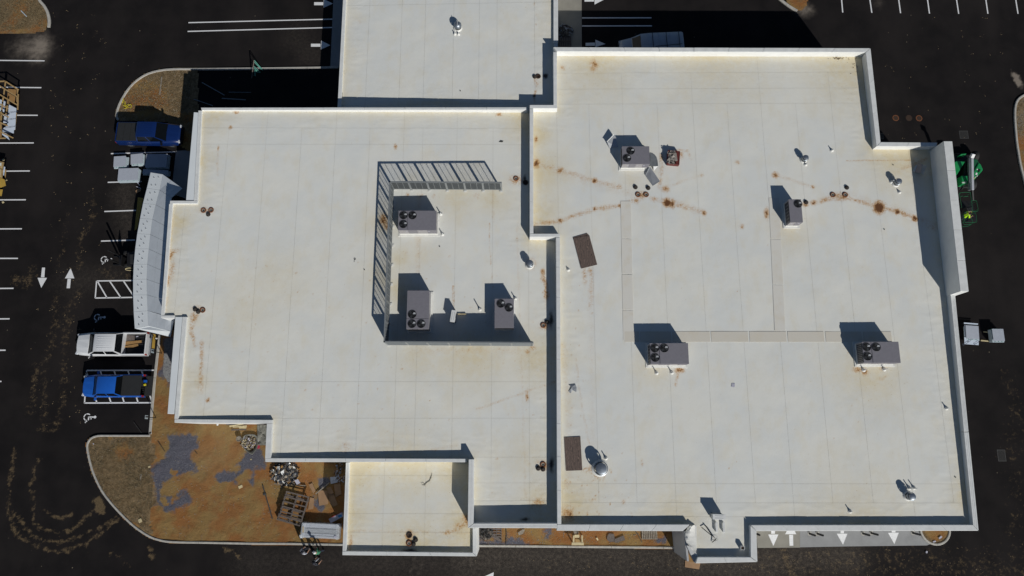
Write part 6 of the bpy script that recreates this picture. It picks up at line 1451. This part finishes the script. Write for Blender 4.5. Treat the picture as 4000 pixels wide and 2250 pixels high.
cr1 = crate('open timber crate with printed blue film sheets inside, upper left edge of the lot', Zs(100, 780),
    [((100, 240, .0), (88, 232, T)), ((350, 400, 0), (345, 395, T)), ((225, 1330, 0), (240, 1340, T))],
    [((-120, 245, T), (110, 235, T)), ((95, 232, T), (360, 405, T)), ((-120, 260, T), (345, 545, T)), ((-120, 430, T), (335, 700, T)), ((-60, 650, T), (160, 770, T)), ((-60, 820, T), (170, 940, T)), ((-60, 1020, T), (150, 1105, T)), ((-60, 1190, T), (255, 1345, T)),
     ((110, 240, .9), (60, 600, .9)), ((60, 560, .8), (20, 900, .8)), ((355, 490, T), (345, 790, T)), ((318, 855, .6), (285, 1185, .6)), ((345, 400, .9), (330, 700, .9)), ((30, 890, .9), (10, 1180, .9)), ((-40, 1350, .3), (110, 1350, .3)), ((160, 600, .7), (120, 880, .7))],
    [([(150, 385), (320, 400), (285, 640), (140, 700)], .25, 'plybrown', 'plywood_floor'), ([(-80, 570), (110, 620), (80, 840), (-80, 800)], .45, 'film', 'film_sheet'), ([(172, 690), (320, 765), (312, 870), (295, 1180), (270, 1190), (268, 1255), (50, 1215), (45, 1170), (140, 1100)], .75, 'film', 'film_sheet'),
     ([(45, 1220), (140, 1270), (190, 1390), (40, 1280)], .7, 'film', 'film_sheet'), ([(-80, 860), (40, 900), (30, 1340), (-80, 1340)], .3, 'plybrown', 'plywood_floor'), ([(90, 880), (140, 900), (130, 1050), (60, 1050)], .7, 'film', 'film_sheet')], T)
for i, (x, y) in enumerate(((240, 840), (225, 975), (205, 1130))): words('ECOBOND', Zs(x, y), .755, .20, R_(8), cr1, 0)
Z2 = lambda x, y: (x/7.245, 600+y/7.245)
c = W(Z2(20, 700)); t = thing('timber_crate', 'broken timber crate with loose boards, lower at the left edge of the lot', 'crate', (c.x, c.y, 0), 0)
for nm, q, z, mt in (('board', [(-200, 180), (115, 245), (75, 430), (-200, 400)], .9, 'wood'), ('board', [(-200, 415), (85, 450), (60, 690), (-200, 640)], .85, 'wood'), ('board', [(-200, 660), (60, 700), (130, 735), (165, 900), (20, 960), (-200, 900)], .6, 'yellowboard'), ('board', [(-200, 1000), (75, 1015), (40, 1200), (-200, 1180)], .5, 'yellowboard'),
                   ('film_sheet', [(-60, 240), (30, 265), (25, 340), (-60, 330)], .93, 'film'), ('metal_strip', [(105, 365), (145, 380), (110, 620), (85, 610)], .95, 'film'), ('slat', [(145, 445), (175, 455), (155, 690), (125, 680)], .3, 'wood'), ('slat', [(0, 440), (20, 445), (15, 650), (-5, 645)], .92, 'woodpale'), ('slat', [(30, 250), (50, 255), (45, 400), (28, 395)], .95, 'woodpale')):
    MB().slab([W(Z2(*p), z) for p in q], .03).shift(t.location).build(nm, mt, t)
for lb, x, y in (('pale wood block beside the broken crate', 172, 745), ('pale wood block near the line below the broken crate', 88, 1375), ('pale scrap at the top of the broken crate', 95, 175)):
    p = W(Z2(x, y), .05); tag(MB().box((0, 0, 0), (.17, .13, .09), rz=.5).build('wood_block', 'woodpale', None, (p.x, p.y, .05)), lb, 'block', 'wood blocks by the left edge crates')

# posts: accessible parking signs on the walk, seen from above
def signpost(label, base, top_s):
    c = W(base); t = thing('sign_post', label, 'sign post', (c.x, c.y, 0), 0, 'parking sign posts')
    hz = 1.75
    MB().tube([(0, 0, 0), (0, 0, hz)], .03, 8).build('post', 'machine', t); MB().box((-.03, 0, hz-.2), (.012, .30, .45)).build('sign_panel', 'paneledge', t)
signpost('dark parking sign post between the white pickup and the soil', C2(1630, 660), None); signpost('dark parking sign post at the kerb near the lowest wheelchair symbol', C2(1572, 1308), None)
# bollards along the drive-through pads
for i, (tx, ty, lb) in enumerate(((475, 1040, 'first'), (555, 1040, 'second'), (1022, 1038, 'third'), (1107, 1033, 'fourth'))):
    p = W(J(tx, ty), 1.1); lbs = {'first': 'left bollard of the left pair under the south parapet', 'second': 'right bollard of the left pair under the south parapet', 'third': 'left bollard of the right pair under the south parapet', 'fourth': 'right bollard of the right pair under the south parapet'}[lb]
    tt = thing('bollard', lbs, 'bollard', (p.x, p.y, 0), 0, 'black bollards on the drive-through pad'); MB().lathe([(.001, 1.13), (.06, 1.12), (.085, 1.06), (.085, .02), (.12, .0)], n=16).build('pipe', 'black', tt, smooth=True); MB().lathe([(.17, 0.013), (.17, .03), (.09, .035)], n=16).build('base_collar', 'kerb', tt)
p = W(Zj(218, 225), 1.1); tt = thing('bollard', 'lone bollard in the corner beside the roof bump', 'bollard', (p.x, p.y, 0), 0, 'black bollards on the drive-through pad'); MB().lathe([(.001, 1.13), (.06, 1.12), (.085, 1.06), (.085, .02), (.12, .0)], n=16).build('pipe', 'black', tt, smooth=True); MB().lathe([(.17, .013), (.17, .03), (.09, .035)], n=16).build('base_collar', 'kerb', tt)
p = W(Zw(430, 590), 1.1); tt = thing('bollard', 'bollard leaning out over the round planted island', 'bollard', (p.x, p.y, 0), 0, 'black bollards on the drive-through pad'); MB().lathe([(.001, 1.13), (.06, 1.12), (.085, 1.06), (.085, .02), (.12, .0)], n=16).build('pipe', 'black', tt, smooth=True); MB().lathe([(.17, .013), (.17, .03), (.09, .035)], n=16).build('base_collar', 'kerb', tt)
p = W(Zw(1370, 720), .12); tag(MB().box((0, 0, .04), (.30, .12, .08), rz=.6).build('litter', 'paper', None, (p.x, p.y, .06), bevel=.01), 'longer white piece of litter in the round island', 'litter')
p = W(Zw(1090, 912), .12); tag(MB().box((0, 0, .04), (.24, .10, .08), rz=.25).build('litter', 'paper', None, (p.x, p.y, .06), bevel=.01), 'short white piece of litter at the kerb of the round island', 'litter')
p = W(Zw(700, 1400), 0); tag(MB().box((0, 0, .05), (.12, .17, .10), rz=-.5).build('paper_cup', 'paper', None, (p.x, p.y, .0), bevel=.015), 'white cup lying on the asphalt below the round island', 'cup')

# yellow plates on the walk, and the yellow board by the canopy
onto(None, 'tactile_plate', 'yellow tactile plate behind the white pickup tailgate', 'plate', [Zb(1345, 165), Zb(1440, 200), Zb(1422, 432), Zb(1332, 425)], .03, .02, 'yellowboard')
onto(None, 'yellow_board', 'long narrow yellow board lying along the canopy edge', 'board', [k(0, 1, 1387, 538), k(0, 1, 1440, 545), k(0, 1, 1380, 850), k(0, 1, 1352, 872)], .06, .04, 'yellowboard')
t = thing('caution_tape', 'tangle of yellow caution tape on the north-west kerb', 'tape', W(k(0, 0, 1275, 1055)), 0)
q = lambda x, y, z=.16: W(k(0, 0, x, y), z)-t.location
for pts in ([(1228, 1030), (1250, 1010), (1262, 1050), (1240, 1060), (1275, 1070), (1322, 1050), (1315, 1085), (1275, 1070)], [(1240, 1000), (1232, 1050), (1262, 1062), (1300, 1048), (1322, 1060)], [(1275, 1070), (1262, 1090), (1240, 1085)], [(1245, 985), (1240, 1020), (1270, 1060), (1290, 1080), (1258, 1092)]):
    MB().tube([q(x, y, .14+.05*math.sin(i*2)) for i, (x, y) in enumerate(smooth(pts, 3))], .018, 4).build('tape_strand', 'yellow', t)
onto(None, 'lumber_strip', 'pale thin lumber strip standing in the north-west soil island', 'lumber', [k(0, 0, 1622, 770), k(0, 0, 1634, 772), k(0, 0, 1612, 955), k(0, 0, 1600, 953)], .10, .05, 'stone')
onto(None, 'white_stick', 'white stick in the top left soil island', 'stick', [k(0, 0, 205, 108), k(0, 0, 215, 104), k(0, 0, 270, 162), k(0, 0, 264, 168)], .12, .04, 'paneledge')
onto(None, 'panel_board', 'white grey strip board crossing the soil patch of the south-west site', 'board', crop(0, 3, [(1418, 425), (1428, 427), (1416, 478), (1406, 474)]), .12, .04, 'stone')
# trash cart / drum debris at canopy north
t = thing('scrap_heap', 'small heap of cardboard and pale sticks at the canopy corner', 'scrap', W(k(0, 1, 1385, 440)), 0)
for nm, a, mt in (('stick', [(1380, 390), (1386, 388), (1408, 418), (1402, 422)], 'paper'), ('stick', [(1368, 430), (1372, 426), (1420, 445), (1418, 452)], 'paper'), ('cardboard_piece', [(1360, 475), (1390, 450), (1420, 452), (1415, 475), (1385, 490)], 'cardboard'), ('cardboard_piece', [(1358, 470), (1366, 482), (1384, 492), (1376, 500)], 'cardboard')):
    MB().slab([W(k(0, 1, *p), .1+.05*(nm == 'stick')) for p in a], .03).shift(t.location).build(nm, mt, t)

# ================================================================== THE BUILDING SITE, SOUTH-WEST
def pallet(label, s, rz, w_=1.2, l_=1.02, hz=.13, n=6, group=None, mt='woodgrey', z0=.06):
    c = W(s, z0+hz); t = thing('wooden_pallet', label, 'pallet', (c.x, c.y, z0), rz, 'wooden pallets on the soil')
    for i in (-1, 0, 1): MB().box((i*(w_/2-.05), 0, hz*.45), (.07, l_, hz*.75)).build('stringer', mt, t)
    for i in range(n): MB().box((0, -l_/2+.05+(l_-.10)*i/(n-1), hz*.92), (w_, .095, .025), rz=rr_.uniform(-.01, .01)).build('deck_board', mt, t)
    for i in (-1, 1): MB().box((0, i*(l_/2-.06), .014), (w_, .10, .02)).build('bottom_board', mt, t)
    return t
q1, q2, q3 = Zd(285, 712), Zd(492, 765), Zd(405, 940)
P_ = W(Zd(350, 830), .75); a_ = math.atan2((W(q2, .3)-W(q1, .3)).y, (W(q2, .3)-W(q1, .3)).x)
pallet('upper pallet of the tilted stack left of the wrapped trolley', Zd(357, 818), a_, 1.95, 2.05, .16, 6, z0=.62)
pallet('lower pallet of the stack left of the wrapped trolley', Zd(340, 852), a_-.03, 2.0, 2.1, .40, 5, z0=.10)
pallet('pallet half hidden in the dark debris left end of the south strip', Zi(320, 120), 0, .85, .9, .13, 5)
pallet('pale slatted pallet partly under the parapet, right end of the south strip', Zi(2245, 135), math.pi/2, 1.0, 1.25, .13, 9, mt='stone')
# wrapped trolley of metal channels
c = W(Zd(610, 1045), .5); t = thing('wrapped_rack', 'clear-wrapped stack of grey metal channels right of the pallets', 'rack', (c.x, c.y, .05), R_(-2.5))
MB().box((0, 0, .10), (3.15, 1.15, .08)).build('base', 'woodgrey', t)
for i, (yy, ww) in enumerate(((.38, .34), (-.02, .30), (-.30, .14), (-.46, .14))): MB().box((0, yy, .38), (2.9-.25*(i == 1), ww, .46)).build('channel', 'panel' if i != 1 else 'sheetmetal', t, bevel=.02)
for i, (yy) in enumerate((.19, .15, -.20, -.385)): MB().box((0, yy, .60), (2.1, .03, .05)).build('gasket', 'ink', t)
for sx in (-1, 1): MB().box((sx*1.40, 0, .38), (.34, 1.22, .58), rz=.03*sx).build('end_wrap', 'wrap', t, bevel=.08)
MB().box((-1.52, -.50, .45), (.24, .34, .40), rz=.3).build('foam_block', 'plasticwhite', t, bevel=.08); MB().box((-1.38, .05, .63), (.12, .45, .03), rz=.1).build('yellow_label', 'yellowboard', t); MB().box((1.28, -.42, .66), (.20, .16, .03)).build('label', 'paper', t)
MB().box((0, 0, .36), (3.1, 1.18, .54)).build('film_wrap', 'wrap', t, bevel=.05)
# carton with a blue mark
t = thing('flat_carton', 'white carton with a blue mark and orange edge beside the low bay wall', 'carton', W(Zd(760, 930)), 0)
b_ = lambda q, z, nm, mt, th=.08: MB().slab([W(Zd(*p), z) for p in q], th).shift(t.location).build(nm, mt, t)
b_([(685, 935), (808, 870), (822, 912), (705, 975)], .28, 'carton', 'paper', .20); b_([(768, 905), (806, 890), (810, 912), (792, 916), (785, 925)], .292, 'blue_mark', 'boxblue', .01); b_([(715, 915), (806, 868), (807, 872), (718, 920)], .29, 'orange_edge', 'red', .01)
# cardboard
for lb, q, z in (('large cardboard sheet among the flat pieces by the low bay wall', [(582, 665), (675, 668), (680, 795), (595, 812)], .22), ('cardboard flap touching the large sheet on its upper right', [(668, 645), (705, 630), (732, 690), (688, 712)], .20), ('narrow cardboard strip leaning at the upper left of the sheets', [(497, 612), (530, 597), (563, 670), (540, 695)], .18),
                 ('cardboard piece below the strip, left of the grey dust', [(510, 732), (550, 738), (540, 840), (488, 850)], .14), ('cardboard piece at the lower right of the large sheet', [(680, 700), (735, 700), (770, 800), (730, 820), (685, 770)], .12), ('dark cardboard piece reaching into the wall shadow', [(700, 540), (765, 535), (772, 590), (705, 605)], .16), ('cardboard sheet wholly in the wall shadow', [(735, 610), (795, 600), (805, 700), (750, 730)], .14)):
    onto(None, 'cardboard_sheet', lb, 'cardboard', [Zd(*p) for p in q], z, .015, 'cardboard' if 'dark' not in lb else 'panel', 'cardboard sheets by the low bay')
for lb, q in (('long pale stick lying across the cardboard sheets', [(560, 695), (688, 590), (692, 597), (566, 703)]), ('pale board along the lower edge of the rubble heap', [(172, 600), (468, 618), (468, 625), (172, 608)])):
    onto(None, 'long_stick', lb, 'stick', [Zd(*p) for p in q], .25, .05, 'stone')
# dark pole with a clamp
t = thing('scaffold_pole', 'rusty grey pole with a clamp lying on the orange soil', 'pole', W(Zd(110, 770)), 0)
MB().tube([W(Zd(62, 615), .12)-t.location, W(Zd(155, 935), .08)-t.location], .05, 8).build('pole', 'iron', t, smooth=True); p = W(Zd(82, 700), .12)-t.location; MB().box(tuple(p), (.26, .16, .14), rz=.3).build('clamp', 'iron', t, bevel=.02)
# rubble heaps
def rubble(label, s, rx, ry, hz, n, seed, cols, cat='rubble', sz=(.05, .22)):
    r4 = random.Random(seed); c = W(s, .1); m_ = MB()
    names = cols
    for i in range(n):
        a = r4.uniform(0, 2*math.pi); q = math.sqrt(r4.random()); x = q*rx*math.cos(a); y = q*ry*math.sin(a); z = hz*(1-q*q)*r4.uniform(.3, 1.05)
        m_.mi = r4.choices(range(len(cols)), weights=[3, 2, 2, 1, 1, 1][:len(cols)])[0]
        L = r4.uniform(*sz)
        if r4.random() < .25: m_.box((x, y, z+.04), (L*2.4, .045, .03), rz=r4.uniform(0, 3.14), rx=r4.uniform(-.5, .5), ry=r4.uniform(-.4, .4))
        else: m_.box((x, y, z+.03), (L, L*r4.uniform(.4, 1), r4.uniform(.01, .07)), rz=r4.uniform(0, 3.14), rx=r4.uniform(-.8, .8), ry=r4.uniform(-.8, .8))
    o = m_.build('rubble_heap', cols, None, c); return tag(o, label, cat, kind='stuff')
rubble('heap of broken boards, film and dark scrap under the south parapet', Zd(272, 500), 1.15, 1.0, .55, 420, 3, ['machine', 'shirtdark', 'stone', 'woodgrey', 'plasticwhite', 'plybrown'], sz=(.06, .34))
rubble('dark tangled scrap at the left end of the south strip', Zi(190, 130), .55, .55, .35, 200, 5, ['machine', 'iron', 'woodgrey', 'stone'])
rubble('light debris filling the torn sack near the building corner', Zq(1105, 290), .62, .62, .35, 260, 8, ['stone', 'woodpale', 'woodgrey', 'paper'], sz=(.04, .15))
rubble('shaded debris between the buildings at the top', Zn(190, 520), .8, .6, .4, 120, 11, ['iron', 'panel', 'woodgrey'])
rubble('pale scraps in the wall shadow by the low bay', Zd(790, 500), .5, .9, .15, 60, 12, ['panel', 'iron', 'cardboard'])
for lb, q, mt in (('brown plank sticking out on the right of the rubble heap', [(385, 555), (420, 497), (425, 502), (392, 560)], 'plybrown'), ('brown plank on the left of the rubble heap', [(200, 520), (209, 520), (211, 612), (202, 612)], 'plybrown'), ('white slab on top of the rubble heap', [(303, 452), (330, 450), (328, 478), (308, 482)], 'plasticwhite'), ('pale slab at the lower right of the rubble heap', [(360, 570), (395, 560), (418, 595), (385, 612)], 'paper')):
    onto(None, 'broken_board', lb, 'board', [Zd(*p) for p in q], .42, .05, mt)
# open sack, bucket, disc, tarp, lumber
t = thing('torn_sack', 'open grey bag of debris by the building corner', 'bag', W(Zq(1120, 300), .05), 0)
pts = [(1050, 230), (1110, 208), (1190, 225), (1195, 330), (1160, 390), (1130, 412), (1060, 360), (1042, 300)]
ctr = (1115, 300); secs = [[tuple(W(Zq(ctr[0]+(x-ctr[0])*f, ctr[1]+(y-ctr[1])*f), z)-t.location) for x, y in smooth(pts, 3, True)] for f, z in ((1.02, .05), (1.05, .20), (1.0, .33), (.90, .30), (.80, .14))]
MB().loft(secs, caps=False).build('bag', 'tarp', t, smooth=60)
c = W(Zq(1002, 252), .35); t = thing('bucket', 'pale round bucket left of the debris bag', 'bucket', (c.x, c.y, .05), 0); MB().lathe([(.16, 0), (.22, .34), (.235, .34), (.235, .36), (.20, .36), (.19, .30), (.001, .29)], n=20).build('pail', 'stone', t, smooth=True); MB().tube([(.22*math.cos(a), .22*math.sin(a)*.9, .37) for a in np.linspace(0, 3.1, 10)], .01, 5).build('handle', 'iron', t)
c = W(Zq(1200, 335), .2); t = thing('round_lid', 'faded red round lid at the building corner', 'lid', (c.x, c.y, .1), 0); MB().lathe([(.001, .10), (.16, .11), (.17, .06), (.16, .0)], n=20).build('lid', 'pinkred', t, smooth=True)
t = thing('crumpled_tarp', 'crumpled grey green tarp against the building corner', 'tarp', W(Zq(1250, 220)), 0)
xs = [1205, 1300]; gx = 9; gy = 14; vs = []
for j in range(gy):
    for i in range(gx):
        x = 1195+(i/(gx-1))*105; y = 110+(j/(gy-1))*210; p = W(Zq(x, y), .15+.22*rr_.random())-t.location; vs.append(tuple(p))
MB().add(vs, [(j*gx+i, j*gx+i+1, (j+1)*gx+i+1, (j+1)*gx+i) for j in range(gy-1) for i in range(gx-1)]).build('cloth', 'tarp', t, smooth=70)
for i, (lb, q, z) in enumerate((('top slanting pale board of the lumber pile under the western parapet', [(900, 115), (1045, 92), (1048, 102), (903, 130)], .30), ('second board of the lumber pile under the western parapet', [(865, 92), (1030, 98), (1030, 112), (870, 108)], .22), ('third board of the lumber pile under the western parapet', [(935, 122), (1082, 112), (1082, 128), (938, 136)], .16), ('lowest board of the lumber pile under the western parapet', [(922, 152), (1078, 150), (1078, 162), (922, 166)], .10), ('middle board of the lumber pile under the western parapet', [(1000, 132), (1080, 130), (1075, 144), (1005, 145)], .14))):
    onto(None, 'lumber_board', lb, 'board', [Zq(*p) for p in q], z, .05, 'woodpale' if i % 2 == 0 else 'woodgrey', 'boards of the lumber pile under the western parapet')
for lb, x, y, mt, sx, sy in (('white block left of the lumber pile', 778, 101, 'plasticwhite', .14, .20), ('small cream block on the grey dust by the building corner', 1128, 468, 'woodpale', .10, .10), ('pale bent scrap in the middle of the orange soil', 1018, 755, 'woodpale', .34, .22), ('cardboard piece in the dry grass near the south kerb', 0, 0, 'woodpale', .28, .30), ('small yellow scrap at the grass edge', 62, 545, 'woodpale', .18, .14), ('tiny white scrap in the western grass', 0, 0, 'paper', .1, .1)):
    s = Zq(x, y) if x else ((k(0, 3, 1410, 890) if 'cardboard' in lb else k(0, 3, 940, 117)))
    p = W(s, .1); tag(MB().box((0, 0, .03), (sx, sy, .06), rz=rr_.uniform(-.5, .5)).build('scrap_block', mt, None, (p.x, p.y, .06), bevel=.008), lb, 'scrap')
for lb, a, b in (('thin dark rod left of the big grey dust patch', (150, 275), (225, 385)), ('short dark rod at the right of the big grey dust patch', (538, 378), (566, 412)), ('thin dark rod lying in the western grass', (-100, 80), (-20, 190))):
    P0 = W(Zq(*a), .12); P1 = W(Zq(*b), .12); c = (P0+P1)/2; tag(MB().tube([P0-c, P1-c], .022, 6).build('thin_rod', 'iron', None, c), lb, 'rod')
p = W(k(0, 3, 1122, 262), .06); tag(MB().lathe([(.001, .03), (.12, .03), (.16, .01), (.17, 0)], n=16).build('dark_cap', 'machine', None, p), 'round dark cap set in the dry grass island', 'cap')
# wooden reel stand and other things in the south strip
t = thing('timber_stand', 'square wooden frame standing in the middle of the south strip', 'frame', W(Zi(1345, 225)), 0)
b_ = lambda q, z, nm, mt, th=.06: MB().slab([W(Zi(*p), z) for p in q], th).shift(t.location).build(nm, mt, t)
b_([(1268, 255), (1418, 255), (1418, 290), (1265, 290)], .75, 'crossbar', 'woodpale', .10); b_([(1283, 168), (1303, 168), (1300, 252), (1280, 252)], .75, 'side_bar', 'woodpale', .10); b_([(1388, 165), (1405, 165), (1408, 252), (1390, 252)], .75, 'side_bar', 'woodpale', .10); b_([(1303, 158), (1362, 158), (1362, 195), (1305, 195)], .72, 'top_bar', 'woodpale', .08)
b_([(1283, 180), (1303, 180), (1303, 190), (1283, 190)], .70, 'brace', 'wood', .05); b_([(1310, 205), (1380, 200), (1380, 250), (1312, 250)], .35, 'inner_board', 'wood', .05)
for x, y in ((1285, 272), (1403, 272), (1292, 175), (1398, 175)): p = W(Zi(x, y), .3)-t.location; MB().box((p.x, p.y, .36), (.09, .09, .68)).build('leg', 'wood', t)
b_([(1285, 112), (1345, 108), (1360, 138), (1300, 145)], .3, 'loose_board', 'stone', .03)
for lb, q, mt in (('grey board laid slanting near the right end of the south strip', [(1800, 215), (1920, 165), (1940, 225), (1812, 262)], 'woodgrey'), ('broken grey sheet left of the slanting board', [(1712, 180), (1735, 140), (1800, 148), (1808, 240), (1760, 250), (1712, 225)], 'woodgrey'), ('pale film scrap at the left of the south strip', [(590, 130), (650, 90), (680, 95), (650, 150), (600, 165)], 'stone'), ('long pale board leaning at the left end of the south strip', [(258, 150), (280, 145), (392, 232), (380, 252), (255, 185)], 'woodgrey'), ('upright plank in the dark scrap of the south strip', [(183, 85), (200, 82), (215, 190), (198, 192)], 'woodpale'), ('small brown scrap in the south strip', [(1570, 200), (1590, 193), (1605, 225), (1590, 232)], 'woodpale')):
    onto(None, 'loose_board', lb, 'board', [Zi(*p) for p in q], .18, .04, mt)
for lb, a, b in (('thin dark pipe standing across the left of the south strip', (438, 80), (437, 282)), ('dark branch lying across the right of the south strip', (2070, 118), (2150, 250))):
    P0 = W(Zi(*a), .14); P1 = W(Zi(*b), .14); c = (P0+P1)/2; m_ = MB().tube([P0-c, (P0-c)*.3+Vector((.05, 0, 0)), P1-c], .03, 6); tag(m_.build('thin_branch' if 'branch' in lb else 'thin_pipe', 'bark' if 'branch' in lb else 'iron', None, c), lb, 'branch' if 'branch' in lb else 'pipe')
onto(None, 'ground_board', 'tan board lying on the asphalt below the torn building corner', 'board', [Zh(545, 1215), Zh(825, 1250), Zh(800, 1375), Zh(540, 1335)], .06, .03, 'conctan' if False else 'cardboard')
# slats stacked in the shade at the top gap
pallet('shaded slatted pallet at the wall in the gap between the top roofs', Zn(190, 690), math.pi/2, 1.1, 1.3, .13, 8, z0=.02)
for lb, q in (('upper dark metal sheet in the shade north of the western building', [(780, 240+0), (0, 0)]),): pass
Zy = zm(680, 240, 4.293)
for lb, q in (('long dark strip slanting in the shade, left of the shaded site', [(470, 345), (850, 560), (842, 572), (462, 357)]), ('dark strip slanting in the shade close to the western wall', [(330, 625), (650, 735), (645, 745), (325, 636)]), ('dark flat strips in the shade close to the western wall', [(800, 610), (1200, 635), (1198, 650), (800, 625)]), ('thin dark strip in the shade under the green frame', [(915, 510), (1290, 515), (1290, 522), (915, 518)])):
    onto(None, 'metal_strip', lb, 'metal strip', [Zy(*p) for p in q], .12, .04, 'galvdull', 'metal strips in the shade')

# ================================================================== GROUND COVER
def scatter(name, label, cat, polys, n, seed, mk, z=.05, mt='tuft'):
    r5 = random.Random(seed); m_ = MB(); per = n//len(polys)
    for poly in polys:
        P2 = G(poly, z); x0, x1 = min(p.x for p in P2), max(p.x for p in P2); y0, y1 = min(p.y for p in P2), max(p.y for p in P2)
        xs = np.array([r5.uniform(x0, x1) for _ in range(per*3)]); ys = np.array([r5.uniform(y0, y1) for _ in range(per*3)]); ok = inpoly(xs, ys, P2)
        for x, y in list(zip(xs[ok], ys[ok]))[:per]: mk(m_, float(x), float(y), z, r5)
    o = m_.build(name, mt); tag(o, label, cat, kind='stuff'); return o
def tuft(m_, x, y, z, r):
    for i in range(3):
        a = r.uniform(0, 6.3); L = r.uniform(.05, .15); wd = .012
        ca, sa = math.cos(a), math.sin(a)
        m_.add([(x-sa*wd, y+ca*wd, z), (x+sa*wd, y-ca*wd, z), (x+ca*L, y+sa*L, z+L*r.uniform(.3, 1.0))], [(0, 1, 2)])
def peb(m_, x, y, z, r):
    s = r.uniform(.015, .05); a = r.uniform(0, 3)
    m_.add([(x+s*math.cos(a), y+s*math.sin(a), z), (x-s*math.sin(a), y+s*math.cos(a), z), (x-s*math.cos(a), y-s*math.sin(a), z), (x+s*math.sin(a), y-s*math.cos(a), z), (x, y, z+s*.9)], [(0, 1, 4), (1, 2, 4), (2, 3, 4), (3, 0, 4)])
gp1 = crop(0, 3, [(900, 60), (1500, 60), (1540, 700), (1450, 970), (1220, 800), (1030, 580), (900, 270)]); gp2 = crop(0, 0, [(1230, 1000), (1330, 880), (1500, 760), (1700, 710), (1920, 710), (1900, 1240), (1800, 1230), (1600, 1100), (1230, 1130)]); gp3 = crop(0, 0, [(0, 0), (390, 10), (460, 130), (470, 260), (0, 320)]); gp4 = crop(3, 0, [(2520, 1040), (2576, 980), (2576, 1448), (2530, 1448), (2505, 1200)])
scatter('dry_grass', 'thin dry grass and weeds growing on the soil islands', 'grass', [gp1, gp1, gp2, gp3], 12000, 21, tuft, .06)
scatter('pebbles', 'loose pebbles and clods strewn over the soil', 'pebbles', [crop(0, 3, [(1520, 0), (2576, 0), (2576, 1080), (1700, 1080), (1400, 900)]), gp1, gp2, [Zi(100, 90), Zi(2400, 120), Zi(2440, 265), Zi(100, 265)], gp4, crop(1, 3, [(0, 300), (700, 320), (700, 1080), (0, 1080)])], 3600, 22, peb, .06, 'stone')
gr = crop(0, 2, [(1660, 510), (1740, 510), (1730, 940), (1690, 950), (1640, 860)])
scatter('crushed_stone', 'bank of grey crushed stone between the kerb and the western wall', 'gravel', [gr], 2600, 23, peb, .07, 'conc')
def clod(m_, x, y, z, r):
    for i in range(r.randint(1, 3)): peb(m_, x+r.gauss(0, .08), y+r.gauss(0, .08), .0, r)
scatter('mud_clods', 'scattered dried mud clods on the asphalt', 'mud', [crop(0, 2, [(300, 0), (900, 100), (850, 1448), (300, 1448)]), crop(0, 1, [(500, 100), (1100, 300), (1000, 1448), (500, 1448)]), crop(3, 3, [(0, 1200), (2576, 1100), (2576, 1448), (0, 1448)]), crop(2, 3, [(0, 1200), (2576, 1340), (2576, 1448), (0, 1448)]), crop(0, 0, [(500, 50), (1100, 100), (1000, 1400), (500, 1400)]), crop(3, 0, [(1150, 150), (2400, 150), (2400, 1400), (1150, 1400)])], 230, 24, clod, .0, 'clay')
